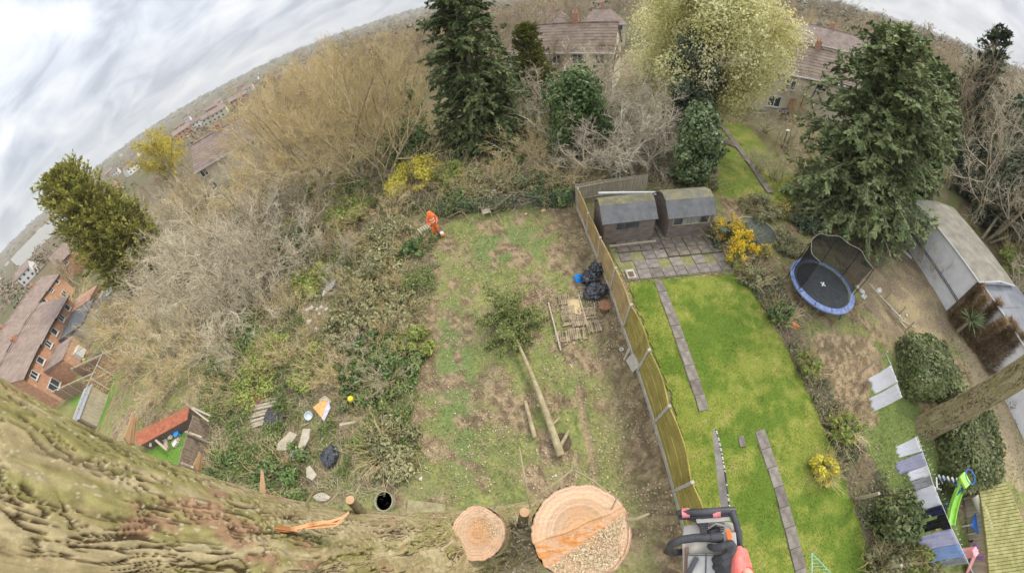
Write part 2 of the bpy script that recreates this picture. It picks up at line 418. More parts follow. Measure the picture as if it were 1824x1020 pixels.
# stepping paths across the lawn
def slabpath(name, a, b_, wd, n, matl, gap=.010):
    root = obj(name, MB().prism([(0, 0), (.01, 0), (.01, .01)], -.03, -.02).mesh(name, M_slab)); tag(root, kind='structure')
    a = Vector((a[0], a[1], 0)); b_ = Vector((b_[0], b_[1], 0)); d = (b_-a); L = d.length/n; d.normalize(); q = Vector((-d.y, d.x, 0)); yaw = atan2(d.y, d.x)
    bm_ = MB().beam(a, b_, wd*1.12, .05); bm_.v = [(v[0], v[1], v[2]+.012+th(v[0], v[1])) for v in bm_.v]
    bm_.build('path_bed', mat('path_soil', (.15, .12, .07), (.24, .19, .12), rough=.95, scale=8), root)
    for i in range(n):
        c = a+d*(L*(i+.5)); me = MB().box((0, 0, 0), (L-gap-rg.random()*.012, wd*rg.uniform(.93, 1.03), .05)).mesh('slab', matl, bevel=.012)
        s = obj('slab', me, root, (c.x, c.y, .06+th(c.x, c.y))); s.rotation_euler = (rg.uniform(-.02, .02), rg.uniform(-.02, .02), yaw+rg.uniform(-.03, .03))
    return root
slabpath('path', at(1172, 502), at(1253, 732), .42, 10, M_slab)
slabpath('path', at(1352, 766), at(1432, 1050), .42, 8, M_slab)
slabpath('path', at(1318, 776), at(1322, 796), .22, 1, M_slab)
slabpath('path', at(1283, 222), at(1372, 345), .5, 9, M_slab)
slabpath('path', at(1270, 245), at(1318, 262), 1.2, 2, M_slabdark)

# ------------------------------------------------------------------ scattered ground cover
def quads_cloud(P, size, nrm=None, flat=.5, aspect=1.6, rng=RNG, fold=False):
    """one small leaf (quad) per point; size (n,), orientation random with up-bias"""
    n = len(P)
    if nrm is None:
        nrm = rng.normal(size=(n, 3)); nrm[:, 2] = np.abs(nrm[:, 2])+flat
    nrm = nrm/np.linalg.norm(nrm, axis=1, keepdims=True)
    t = rng.normal(size=(n, 3)); t -= nrm*np.sum(t*nrm, 1, keepdims=True); t /= np.linalg.norm(t, axis=1, keepdims=True)
    b = np.cross(nrm, t); s = np.asarray(size).reshape(-1, 1)*np.ones((n, 1))
    A = P-t*s*aspect/2; B = P+b*s/2+nrm*s*.12; C = P+t*s*aspect/2; D = P-b*s/2+nrm*s*.12
    V = np.stack([A, B, C, D], 1).reshape(-1, 3); F = np.arange(4*n).reshape(-1, 4)
    return V, F
def blades(P, h, wd, rng=RNG, lean=.5, dirs=None):
    n = len(P); d = dirs if dirs is not None else np.stack([rng.normal(size=n)*lean, rng.normal(size=n)*lean, np.ones(n)], 1)
    d /= np.linalg.norm(d, axis=1, keepdims=True); s = rng.normal(size=(n, 3)); s -= d*np.sum(s*d, 1, keepdims=True); s /= np.linalg.norm(s, axis=1, keepdims=True)
    h = np.asarray(h).reshape(-1, 1); wd = np.asarray(wd).reshape(-1, 1)
    V = np.stack([P-s*wd/2, P+s*wd/2, P+d*h], 1).reshape(-1, 3); return V, np.arange(3*n).reshape(-1, 3)
def sample(n, x0, x1, y0, y1, dens):
    X = RNG.uniform(x0, x1, n); Y = RNG.uniform(y0, y1, n); k = RNG.random(n) < dens(X, Y); return X[k], Y[k]
HARD = [LAWN, PAT]
def nothard(X, Y): return ~(inpoly(X, Y, LAWN) | inpoly(X, Y, PAT))
M_leaf_litter = mat('dead_leaf', (.34, .24, .15), (.56, .46, .31), rough=.8, scale=2, island=.45, hue=.03, trans=.2)
X, Y = sample(150000, -26, 28, -9, 19, lambda X, Y: nothard(X, Y)*sstep(fbm(X*.9, Y*.9, 41, 3), .38, .62)*(.25+.75*sstep(14-np.hypot(X-3, Y-4), 0, 9)))
V, F = quads_cloud(np.stack([X, Y, terr(X, Y)+.02], 1), RNG.uniform(.025, .065, len(X)), flat=1.2)
tag(obj('leaf_litter', npmesh('leaf_litter', V, F, M_leaf_litter)), kind='stuff')
M_tuft = mat('rough_grass_blade', (.15, .19, .06), (.30, .30, .13), rough=.8, scale=.7, island=.35, hue=.03, trans=.3)
X, Y = sample(130000, -26, 26, -9, 19, lambda X, Y: nothard(X, Y)*(sstep(fbm(X*1.3, Y*1.3, 2, 4), .42, .6)*.9+.06)*(1-.8*inpoly(X, Y, DIRT)))
V, F = blades(np.stack([X, Y, terr(X, Y)], 1), RNG.uniform(.05, .2, len(X)), RNG.uniform(.015, .04, len(X)), lean=.8)
tag(obj('grass', npmesh('grass', V, F, M_tuft)), kind='stuff')
M_lt = mat('mown_grass_blade', (.12, .18, .025), (.24, .265, .055), rough=.8, scale=.8, island=.3, trans=.3)
X, Y = sample(90000, 2.6, 11.3, -7, 9, lambda X, Y: inpoly(X, Y, LAWN)*.9)
V, F = blades(np.stack([X, Y, terr(X, Y)+.035], 1), RNG.uniform(.03, .07, len(X)), RNG.uniform(.012, .03, len(X)), lean=1.0)
tag(obj('grass', npmesh('grass', V, F, M_lt)), kind='stuff')
TB_ = pxpoly((975, 520), (1060, 510), (1080, 590), (1000, 625))
X, Y = sample(60000, 0, 5, 5, 11, lambda X, Y: inpoly(X, Y, TB_)*sstep(fbm(X*2.4, Y*2.4, 45, 3), .5, .65)*.16)
V, F = quads_cloud(np.stack([X, Y, terr(X, Y)+.085], 1), RNG.uniform(.025, .06, len(X)), flat=1.5)
tag(obj('leaf_litter', npmesh('leaf_litter', V, F, M_leaf_litter)), kind='stuff')
# pale chips and chalky specks left by the tree work
X, Y = sample(1500, -18, 11, -6, 17, lambda X, Y: nothard(X, Y)*(np.exp(-np.hypot(X, Y-2)/5)*sstep(fbm(X, Y, 75, 3), .4, .6)+.05))
V, F = quads_cloud(np.stack([X, Y, terr(X, Y)+.05], 1), RNG.uniform(.02, .055, len(X)), flat=2, aspect=2)
tag(obj('wood_chip_debris', npmesh('wood_chip_debris', V, F, mat('pale_wood_chip', (.55, .45, .30), (.75, .68, .52), island=.15))), kind='stuff')
# brambles and weeds on the left strip: low mounds of small leaves with dead stems
JUNK = [at(*q) for q in [(470, 742), (462, 712), (578, 730), (520, 788), (551, 787), (565, 845), (592, 812), (531, 811), (555, 742), (641, 722), (625, 757), (592, 522), (556, 551), (574, 550), (560, 580), (436, 537), (300, 780), (330, 790), (745, 443), (690, 893)]]
def clear(X, Y):
    m = np.ones(np.shape(X))
    for q in JUNK: m = m*sstep(np.hypot(X-q.x, Y-q.y), .45, 1.0)
    return m
def scrub_h(X, Y): return .62*sstep(fbm(X*.5, Y*.5, 51, 3), .40, .66)*(.3+.9*fbm(X*2.2, Y*2.2, 53, 3))*clear(X, Y)
jx = lambda X, Y: (X+1.3*(fbm(X*.7, Y*.7, 71, 4)-.5)*2, Y+1.3*(fbm(X*.7+9, Y*.7, 73, 4)-.5)*2)
scr = lambda X, Y: inpoly(*jx(X, Y), SCRUB)*(.14+.86*sstep(fbm(X*.5, Y*.5, 51, 3), .35, .58)*sstep(fbm(X*2.3, Y*2.3, 55, 3), .35, .6))*clear(X, Y)
M_bram = mat('bramble_leaf', (.13, .185, .05), (.28, .33, .11), rough=.7, scale=.6, island=.45, hue=.03, trans=.25)
X, Y = sample(330000, -24, -1, -1, 17, scr)
Z = terr(X, Y)+scrub_h(X, Y)*RNG.beta(2.2, 1.2, len(X))
V, F = quads_cloud(np.stack([X, Y, Z], 1), RNG.uniform(.04, .10, len(X)), flat=.5, aspect=1.5)
tag(obj('undergrowth', npmesh('undergrowth', V, F, M_bram)), kind='stuff')
M_ds = mat('dry_stem', (.36, .29, .18), (.56, .48, .33), rough=.9, scale=1, island=.25)
X, Y = sample(90000, -30, 1, -1, 22, lambda X, Y: inpoly(*jx(X, Y), SCRUB)*(.3+.7*sstep(fbm(X*.6, Y*.6, 57, 3), .42, .6))+.25*(X < -8)*(Y > 4))
V, F = blades(np.stack([X, Y, terr(X, Y)+.02+scrub_h(X, Y)*.6*RNG.random(len(X))], 1), RNG.uniform(.2, .8, len(X)), RNG.uniform(.012, .03, len(X)), lean=1.6)
tag(obj('dry_weeds', npmesh('dry_weeds', V, F, M_ds)), kind='stuff')
# ivy and litter on the strip between the two gardens
X, Y = sample(80000, 8, 22, -8, 14, lambda X, Y: inpoly(X, Y, STRIP)*sstep(fbm(X*.9, Y*.9, 61, 3), .36, .6))
V, F = quads_cloud(np.stack([X, Y, terr(X, Y)+.5*fbm(X*.8, Y*.8, 62, 3)*RNG.random(len(X))], 1), RNG.uniform(.05, .11, len(X)), flat=.6)
tag(obj('undergrowth', npmesh('undergrowth', V, F, mat('ivy_leaf', (.11, .15, .06), (.25, .24, .12), rough=.6, scale=.5, island=.4, hue=.03, trans=.2))), kind='stuff')
X, Y = sample(26000, 8, 22, -8, 14, lambda X, Y: inpoly(X, Y, STRIP)*1.0)
V, F = blades(np.stack([X, Y, terr(X, Y)+.05], 1), RNG.uniform(.15, .55, len(X)), RNG.uniform(.012, .03, len(X)), lean=1.4)
tag(obj('dry_weeds', npmesh('dry_weeds', V, F, mat('grey_stem', (.24, .19, .14), (.40, .33, .24), island=.3))), kind='stuff')

# tangled green and brown ground cover behind the clearing and round the sheds
BACK = pxpoly((560, 330), (760, 230), (900, 190), (1080, 190), (1230, 240), (1275, 345), (1180, 340), (1030, 345), (860, 375), (760, 385), (640, 385))
X, Y = sample(190000, -26, 24, 14, 34, lambda X, Y: inpoly(*jx(X, Y), BACK)*sstep(fbm(X*.5, Y*.5, 91, 3), .32, .58))
V, F = quads_cloud(np.stack([X, Y, terr(X, Y)+.9*fbm(X*.7, Y*.7, 92, 3)*RNG.random(len(X))], 1), RNG.uniform(.06, .15, len(X)), flat=.5, aspect=1.6)
tag(obj('undergrowth', npmesh('undergrowth', V, F, mat('back_weeds', (.13, .17, .055), (.30, .31, .12), rough=.7, scale=.4, island=.45, hue=.03, trans=.25))), kind='stuff')
X, Y = sample(60000, -26, 24, 14, 34, lambda X, Y: inpoly(*jx(X, Y), BACK)*.8)
V, F = blades(np.stack([X, Y, terr(X, Y)+.1], 1), RNG.uniform(.3, 1.3, len(X)), RNG.uniform(.02, .045, len(X)), lean=1.2)
tag(obj('dry_weeds', npmesh('dry_weeds', V, F, M_ds)), kind='stuff')
# ------------------------------------------------------------------ plant generators
def norm(v): return v/np.maximum(np.linalg.norm(v, axis=-1, keepdims=True), 1e-9)
def tubes(P0, P1, R0, R1, sides=3):
    n = len(P0); d = norm(P1-P0); u = np.where(np.abs(d[:, 2:3]) < .9, np.array([[0, 0, 1.]]), np.array([[1., 0, 0]]))
    a = norm(np.cross(d, u)); b = np.cross(d, a); V = []
    for (P, R) in ((P0, R0), (P1, R1)):
        for k in range(sides):
            t = 2*pi*k/sides; V.append(P+(a*cos(t)+b*sin(t))*R[:, None])
    V = np.stack(V, 1).reshape(-1, 3); base = np.arange(n)[:, None]*(2*sides); F = []
    for k in range(sides):
        k2 = (k+1) % sides; F.append(np.concatenate([base+k, base+k2, base+sides+k2, base+sides+k], 1))
    return V, np.concatenate(F)
def skeleton(rng, base, d0, L0, r0, levels):
    """levels: list of dict(n, len, ang, seg, up, wob, tmin). returns list per level of (P0,P1,R0,R1) and tips"""
    pos = np.array(base, float).reshape(-1, 3); dr = norm(np.array(d0, float).reshape(-1, 3)); L = np.array(L0, float).reshape(-1); R = np.array(r0, float).reshape(-1)
    res = []
    for li, lv in enumerate(levels):
        ns = lv['seg']; P = [pos]; D = dr; pts = [pos]; drs = [dr]
        for s in range(ns):
            D = norm(D+rng.normal(size=D.shape)*lv['wob']+np.array([[0, 0, lv['up']]])); P2 = pts[-1]+D*(L/ns)[:, None]; pts.append(P2); drs.append(D)
        tp = lv.get('tip', .35)
        fr = [1-(1-tp)*s/ns for s in range(ns+1)]
        res.append((np.concatenate(pts[:-1]), np.concatenate(pts[1:]), np.concatenate([R*fr[s] for s in range(ns)]), np.concatenate([R*fr[s+1] for s in range(ns)])))
        if li == len(levels)-1: tips = pts[-1]; break
        nx = levels[li+1]; nc = nx['n']; m = len(pos)
        PT = np.stack(pts, 1); DT = np.stack(drs, 1)
        t = nx['tmin']+(1-nx['tmin'])*(np.arange(nc)[None, :]+rng.random((m, nc)))/nc; t = np.clip(t, 0, .999)
        f = t*ns; i = f.astype(int); w_ = (f-i)[..., None]; ar = np.arange(m)[:, None]
        q = PT[ar, i]*(1-w_)+PT[ar, i+1]*w_; dd = DT[ar, i+1]; rr = R[:, None]*(1-(1-tp)*t)
        rv = rng.normal(size=dd.shape); rv = norm(rv-dd*np.sum(rv*dd, -1, keepdims=True))
        an = np.radians(nx['ang'])*(1+.3*rng.normal(size=(m, nc, 1))); nd = norm(dd*np.cos(an)+rv*np.sin(an))
        prof = nx.get('prof', lambda t: 1-.55*t)
        nl = L[:, None]*nx['len']*prof(t)*(.7+.6*rng.random((m, nc))); nrd = np.minimum(rr*nx.get('rad', .55), rr*.95)
        pos = q.reshape(-1, 3); dr = nd.reshape(-1, 3); L = nl.ravel(); R = np.maximum(nrd.ravel(), nx.get('rmin', .006))
    return res, tips
def merge(parts):
    Vs = []; Fs = []; o_ = 0
    for V, F in parts: Vs.append(V); Fs.append(F+o_); o_ += len(V)
    return np.vstack(Vs), Fs
def skel_meshes(res, split=1):
    """thick wood (levels < split) and branches/twigs"""
    a = merge([tubes(*res[i], sides=7) for i in range(split)])
    b = merge([tubes(*res[i], sides=(5 if i < 2 else 3)) for i in range(split, len(res))])
    return a, b
M_bark = mat('bark_grey', (.26, .22, .15), (.46, .40, .28), rough=.95, scale=4, bump=.02, stretch=(1, 1, .3))
M_twig_tan = mat('twig_tan', (.52, .40, .19), (.74, .60, .34), rough=.9, scale=.4, island=.2, objvar=.12)
M_twig_grey = mat('twig_grey', (.50, .425, .30), (.78, .69, .52), rough=.9, scale=.4, island=.25, objvar=.12)
M_twig_brown = mat('twig_brown', (.32, .25, .16), (.50, .41, .28), rough=.9, scale=.4, island=.2, objvar=.15)

def bare_proto(name, seed, kind, twig):
    rng = np.random.default_rng(seed)
    if kind == 'tall':     # upright, many ascending limbs
        nst = 4; base = np.c_[rng.normal(size=(nst, 2))*.3, np.zeros(nst)]; d0 = np.c_[rng.normal(size=(nst, 2))*.34, np.ones(nst)]
        lv = [dict(seg=6, wob=.11, up=.04), dict(n=9, len=.58, ang=46, seg=5, wob=.14, up=.10, tmin=.18, rad=.5),
              dict(n=8, len=.5, ang=42, seg=4, wob=.17, up=.10, tmin=.15, rad=.5, rmin=.014), dict(n=7, len=.6, ang=36, seg=3, wob=.2, up=.09, tmin=.1, rad=.5, rmin=.009), dict(n=3, len=.55, ang=36, seg=2, wob=.2, up=.08, tmin=.15, rad=.6, rmin=.007)]
        res, tips = skeleton(rng, base, d0, rng.uniform(7.5, 10.5, nst), rng.uniform(.09, .15, nst), lv)
    elif kind == 'spread':   # orchard-like wide tangle
        nst = 1; base = [[0, 0, 0]]; d0 = [[.1, 0, 1]]
        lv = [dict(seg=3, wob=.12, up=0), dict(n=9, len=1.9, ang=58, seg=6, wob=.2, up=.04, tmin=.5, rad=.62, prof=lambda t: 1-.2*t), dict(n=9, len=.5, ang=48, seg=4, wob=.25, up=.02, tmin=.2, rad=.5, rmin=.02),
              dict(n=8, len=.55, ang=45, seg=3, wob=.28, up=.03, tmin=.1, rad=.5, rmin=.013), dict(n=3, len=.5, ang=40, seg=2, wob=.3, up=.05, tmin=.2, rad=.6, rmin=.009)]
        res, tips = skeleton(rng, base, d0, [2.4], [.2], lv)
    elif kind == 'shrub':  # many stems from the ground, arching
        nst = 16; base = np.c_[rng.normal(size=(nst, 2))*.5, np.zeros(nst)]; d0 = np.c_[rng.normal(size=(nst, 2))*.55, np.ones(nst)]
        lv = [dict(seg=6, wob=.12, up=-.03), dict(n=7, len=.5, ang=35, seg=4, wob=.2, up=.03, tmin=.25, rad=.55, rmin=.015), dict(n=7, len=.5, ang=38, seg=3, wob=.22, up=.03, tmin=.15, rad=.6, rmin=.010),
              dict(n=4, len=.5, ang=38, seg=2, wob=.25, up=.03, tmin=.15, rad=.7, rmin=.008)]
        res, tips = skeleton(rng, base, d0, rng.uniform(3, 5.5, nst), rng.uniform(.03, .07, nst), lv)
    else:   # oak: heavy round crown
        lv = [dict(seg=5, wob=.08, up=.02), dict(n=12, len=.75, ang=55, seg=6, wob=.16, up=.06, tmin=.3, rad=.5), dict(n=8, len=.5, ang=45, seg=4, wob=.2, up=.05, tmin=.2, rad=.5, rmin=.03),
              dict(n=7, len=.5, ang=42, seg=3, wob=.24, up=.05, tmin=.1, rad=.5, rmin=.018), dict(n=4, len=.5, ang=40, seg=2, wob=.25, up=.05, tmin=.1, rad=.6, rmin=.012)]
        res, tips = skeleton(rng, [[0, 0, 0]], [[0, 0, 1]], [8.5], [.32], lv)
    (Va, Fa), (Vb, Fb) = skel_meshes(res)
    top = float(Vb[:, 2].max())
    return dict(trunk=npmesh('trunk', Va, Fa, M_bark, True), crown=npmesh('branches', Vb, Fb, twig), top=top, tips=tips, res=res)
BARE = {('tall', i): bare_proto('bare', 100+i, 'tall', M_twig_tan) for i in range(3)}
BARE.update({('spread', i): bare_proto('bare', 120+i, 'spread', M_twig_grey) for i in range(2)})
BARE.update({('shrub', i): bare_proto('bare', 140+i, 'shrub', M_twig_grey) for i in range(3)})
BARE.update({('oak', i): bare_proto('bare', 160+i, 'oak', M_twig_brown) for i in range(2)})
def retwig(p, m):
    c = dict(p); c['twig'] = m; return c
for i in range(3): BARE[('tanshrub', i)] = retwig(BARE[('shrub', i)], M_twig_tan)
for i in range(3): BARE[('browntall', i)] = retwig(BARE[('tall', i)], M_twig_brown)
for i in range(3): BARE[('greytall', i)] = retwig(BARE[('tall', i)], M_twig_grey)
def bare(kind, i, loc, h, label, name='bare_tree', cat='tree', group=None, wid=1.0, rz=None):
    p = BARE[(kind, i)]; s = h/p['top']; rg_ = random.Random(int(loc[0]*97+loc[1]*31))
    r = thing(name, label, cat, loc, rg_.uniform(0, 6.28) if rz is None else rz, group); r.scale = (s*wid, s*wid, s)
    obj('trunk', p['trunk'], r); b_ = obj('branches', p['crown'], r)
    if 'twig' in p: b_.material_slots[0].link = 'OBJECT'; b_.material_slots[0].material = p['twig']
    return r

# -- leafy crowns ---------------------------------------------------
def blob_leaves(rng, blobs, n, size, flat=.3, shell=.55, aspect=1.5):
    """blobs: (k,7) centre xyz, radii xyz, weight"""
    B = np.array(blobs, float); wgt = B[:, 6]*np.cbrt(B[:, 3]*B[:, 4]*B[:, 5])**2; k = rng.choice(len(B), n, p=wgt/wgt.sum())
    d = norm(rng.normal(size=(n, 3))); rr = shell+(1-shell)*rng.random(n)**.7
    rr *= .70+.60*vnoise(d[:, 0]*3+k*7, d[:, 1]*3+d[:, 2]*4, 3)
    P = B[k, :3]+d*B[k, 3:6]*rr[:, None]
    nr = norm(d+rng.normal(size=(n, 3))*.55+np.array([[0, 0, flat]]))
    P[:, 2] = np.maximum(P[:, 2], .03)
    return quads_cloud(P, rng.uniform(size*.6, size*1.3, n), nr, rng=rng, aspect=aspect)
def crown_blobs(rng, H_, R_, k=14, rb=.42, z0=.25, squash=1.0, cone=0):
    out = []
    for i in range(k):
        t = (i+.5)/k; z = H_*(z0+(1-z0)*t*.9); prof = sqrt(max(.05, 1-(2*t-.9)**2*.8)) if not cone else (1-t*.85)
        a = i*2.399+rng.random(); q = R_*prof*rng.uniform(.25, .72); b = R_*rb*rng.uniform(.75, 1.25)*(1 if not cone else max(.35, 1-t*.7))
        out.append((q*cos(a), q*sin(a), z, b, b, b*squash, 1))
    return out
def leafy(name, label, cat, loc, H_, R_, m, n=9000, size=.12, seed=1, group=None, k=16, rb=.42, cone=0, trunk=True, z0=.2, squash=1.0, extra=None, part='foliage', sub=None):
    rng = np.random.default_rng(seed); r = thing(name, label, cat, loc, 0, group)
    # branching inside, foliage around
    lv = [dict(seg=4, wob=.06, up=.02), dict(n=10, len=.5, ang=50, seg=4, wob=.15, up=.08, tmin=.2, rad=.5), dict(n=6, len=.5, ang=42, seg=3, wob=.2, up=.05, tmin=.2, rad=.5, rmin=.01)]
    res, _ = skeleton(rng, [[0, 0, 0]], [[0, 0, 1]], [H_*.85], [max(.03, H_*.018)], lv)
    V, F = merge([tubes(*q, sides=4) for q in res]); obj('trunk', npmesh('trunk', V, F, M_bark, True), r)
    low = H_ < 3.2 and cat == 'shrub' and 'hedge' not in label and 'round dark' not in label
    if low:
        bl = []
        for i in range(26):
            q = R_*1.05*math.sqrt(rng.random()); a_ = rng.uniform(0, 6.283); b_ = R_*rng.uniform(.12, .34); zz = H_*rng.uniform(.15, .8)*(1-.55*(q/(R_*1.05))**2); bl.append((q*cos(a_), q*sin(a_), zz, b_*1.2, b_*1.2, b_*.9, 1))
        V, F = blob_leaves(rng, bl, int(n*.8), size*.85, shell=.15, aspect=1.9); obj(part, npmesh(part, V, F, m), r)
        ns = int(45+32*R_); a_ = rng.uniform(0, 6.283, ns); q = R_*np.sqrt(rng.random(ns)); P = np.c_[q*np.cos(a_)*.6, q*np.sin(a_)*.6, np.full(ns, .05)]
        res2, tp2 = skeleton(rng, P, np.c_[np.cos(a_)*.8, np.sin(a_)*.8, rng.uniform(.5, 1.8, ns)], rng.uniform(.6, 1.25, ns)*max(H_, R_*.9), np.full(ns, .011), [dict(seg=4, wob=.18, up=-.06), dict(n=4, len=.45, ang=40, seg=2, wob=.2, up=0, tmin=.3, rad=.7, rmin=.006)])
        V, F = merge([tubes(*q_, sides=3) for q_ in res2]); obj('stems', npmesh('stems', V, F, M_twig_tan), r)['kind'] = 'stuff'
        return r
    bl = crown_blobs(rng, H_, R_, k, rb, z0, squash, cone)+(extra or [])
    V, F = blob_leaves(rng, bl, n, size, shell=.4); me = npmesh(part, V, F, m); obj(part, me, r)
    return r
M_holly = mat('holly_leaf', (.08, .125, .045), (.22, .28, .11), rough=.4, scale=.9, island=.4, spec=.5, trans=.12)
M_ever = mat('evergreen_leaf', (.07, .12, .035), (.17, .24, .08), rough=.5, scale=.5, island=.35, trans=.15)
M_laurel = mat('laurel_leaf', (.08, .14, .04), (.20, .28, .09), rough=.4, scale=.9, island=.35, trans=.15)
M_yg = mat('spring_leaf', (.24, .30, .07), (.44, .48, .14), rough=.6, scale=.6, island=.3, hue=.02, trans=.3)
M_yellow = mat('forsythia_flower', (.62, .43, .02), (.85, .62, .04), rough=.6, scale=1.2, island=.25, trans=.3)
M_yellowdull = mat('yellow_shoot', (.62, .56, .07), (.88, .76, .14), rough=.7, scale=.6, island=.25, trans=.3)
M_cream = mat('cream_blossom', (.68, .64, .28), (.92, .88, .52), rough=.7, scale=.5, island=.25, trans=.3)
M_ivy = mat('ivy_dark', (.07, .10, .055), (.19, .22, .13), rough=.5, scale=.7, island=.4, trans=.15)
M_olive = mat('olive_shrub_leaf', (.23, .235, .11), (.40, .38, .20), rough=.7, scale=.6, island=.4, trans=.2)
M_hedge = mat('clipped_hedge_leaf', (.10, .135, .045), (.24, .265, .11), rough=.5, scale=.8, island=.4, trans=.15)

# -- conifers -------------------------------------------------------
M_spruce = mat('spruce_needles', (.06, .095, .03), (.20, .24, .085), rough=.7, scale=.8, island=.45, trans=.1, hue=.015)
M_cypress = mat('cypress_fronds', (.11, .155, .055), (.29, .345, .14), rough=.7, scale=.6, island=.4, trans=.12, hue=.015)
M_gold = mat('golden_yew_fronds', (.26, .28, .06), (.52, .49, .12), rough=.7, scale=.5, island=.4, trans=.2)
M_pine = mat('dark_pine_needles', (.05, .085, .045), (.13, .17, .08), rough=.7, scale=.5, island=.4, trans=.1)
def conifer(name, label, loc, H_, R_, m, seed, nb=230, spr=34, blade=.34, droop=.35, tip=1.0, shape=1.0, cat='tree', group=None, upturn=0.0, z0=.05, wdt=.09, lean=(0, 0)):
    rng = np.random.default_rng(seed); r = thing(name, label, cat, loc, 0, group)
    zt = z0+(1-z0)*rng.random(nb)**1.15; z = zt*H_; a = rng.uniform(0, 2*pi, nb)
    prof = (1-zt)**(.75*shape)*(.55+.45*sstep(zt, 0, .12)); L = R_*prof*(.72+.5*rng.random(nb))+.25
    d = np.stack([np.cos(a), np.sin(a), .15+.5*zt+rng.normal(size=nb)*.12], 1); base = np.stack([lean[0]*zt, lean[1]*zt, z], 1)
    lv = [dict(seg=5, wob=.05, up=-droop*.22), dict(n=7, len=.38, ang=50, seg=3, wob=.08, up=-droop*.15+upturn, tmin=.15, rad=.5, rmin=.008)]
    res, tips = skeleton(rng, base, d, L, .015+.012*L, lv)
    trunkV, trunkF = tubes(*[np.array(q) for q in ([[0, 0, 0], [0, 0, H_*.5]], [[0, 0, H_*.5], [lean[0], lean[1], H_*.97]], [R_*.09, R_*.06], [R_*.06, .02])], sides=8)
    obj('trunk', npmesh('trunk', trunkV, trunkF, M_bark, True), r)
    V, F = merge([tubes(*q, sides=3) for q in res]); obj('branches', npmesh('branches', V, F, M_bark), r)
    # fronds: flat sprays hanging along every branch and side branch
    P0 = np.concatenate([res[0][0], res[1][0]]); P1 = np.concatenate([res[0][1], res[1][1]])
    Ls = np.linalg.norm(P1-P0, axis=1); n = int(nb*spr*5); k = rng.choice(len(P0), n, p=Ls/Ls.sum()); t = rng.random((n, 1))
    P = P0[k]*(1-t)+P1[k]*t; bd = norm((P1-P0)[k]); sd_ = norm(np.cross(bd, [[0, 0, 1.]])+1e-6)
    fd = norm(bd*.8+sd_*rng.choice([-1, 1], (n, 1))*rng.uniform(.3, 1.0, (n, 1))+np.array([[0, 0, -1.]])*droop*rng.uniform(0, 1.3, (n, 1))+rng.normal(size=(n, 3))*.25+np.array([[0, 0, upturn]]))
    nv = norm(np.cross(fd, sd_+rng.normal(size=(n, 3))*.4)); b = np.cross(nv, fd); hL = rng.uniform(.5, 1.15, (n, 1))*blade; wv = wdt*rng.uniform(.6, 1.3, (n, 1))
    Q = np.stack([P-b*wv*.3, P+fd*hL*.55-b*wv+nv*.02, P+fd*hL, P+fd*hL*.5+b*wv+nv*.02], 1).reshape(-1, 3)
    obj('foliage', npmesh('foliage', Q, np.arange(4*n).reshape(-1, 4), m), r)
    return r
# ------------------------------------------------------------------ trees and shrubs, placed where the photograph shows their feet
def G(px, py): 
    p = at(px, py); return (p.x, p.y, p.z)
conifer('spruce_tree', 'tall dark spruce with drooping branches standing alone behind the cleared garden', G(868, 262), 18.5, 4.1, M_spruce, 1, nb=330, spr=36, blade=.42, droop=.55, z0=.03, wdt=.085)
conifer('cypress_tree', 'broad green cypress with curled fronds nearest the trampoline', G(1508, 392), 11.4, 4.5, M_cypress, 2, nb=330, spr=40, blade=.36, droop=.5, z0=.02, shape=.42, wdt=.085, upturn=.05, lean=(-.8, 1.7))
conifer('cypress_tree', 'second green cypress growing against the back of the broad one beside the white shed', G(1590, 350), 10.4, 3.3, M_cypress, 3, nb=260, spr=36, blade=.36, droop=.45, z0=.02, shape=.62, wdt=.085, lean=(-.4, 1.1))
conifer('pine_tree', 'dark blue-green pine top rising behind the two cypresses', G(1660, 300), 15.2, 3.2, M_pine, 4, nb=150, spr=22, blade=.5, droop=.1, z0=.1, shape=.7, upturn=.1)
_v = raydir(170, 390); _az = atan2(_v.x, _v.y); _tv = raydir(172, 262); _p = (54*sin(_az), 54*cos(_az)); _p = (_p[0], _p[1], th(*_p))
conifer('yew_tree', 'large golden green yew against the sky beyond the grey scrub', _p, H+54*_tv.z/hypot(_tv.x, _tv.y)-_p[2], 5.3, M_gold, 5, nb=680, spr=26, blade=.50, droop=.0, z0=.0, shape=.34, upturn=.28, wdt=.10)
conifer('conifer_tree', 'dark blue conifer at the back of the brick terrace', G(8, 640), 12.0, 4.0, M_pine, 6, nb=160, spr=18, blade=.6, droop=.1, z0=.1, shape=.5, wdt=.14)
conifer('conifer_tree', 'small pointed yellow green conifer in front of the rendered house', G(952, 190), 8.6, 2.6, mat('lime_conifer', (.09, .11, .02), (.24, .25, .05), island=.35, trans=.15), 7, nb=200, spr=18, blade=.4, droop=.05, upturn=.2, shape=.6)
conifer('conifer_tree', 'dark conifer poking up behind the tan trees beside the tall spruce', G(700, 190), 9.0, 2.4, M_pine, 8, nb=110, spr=16, blade=.5, shape=.7)
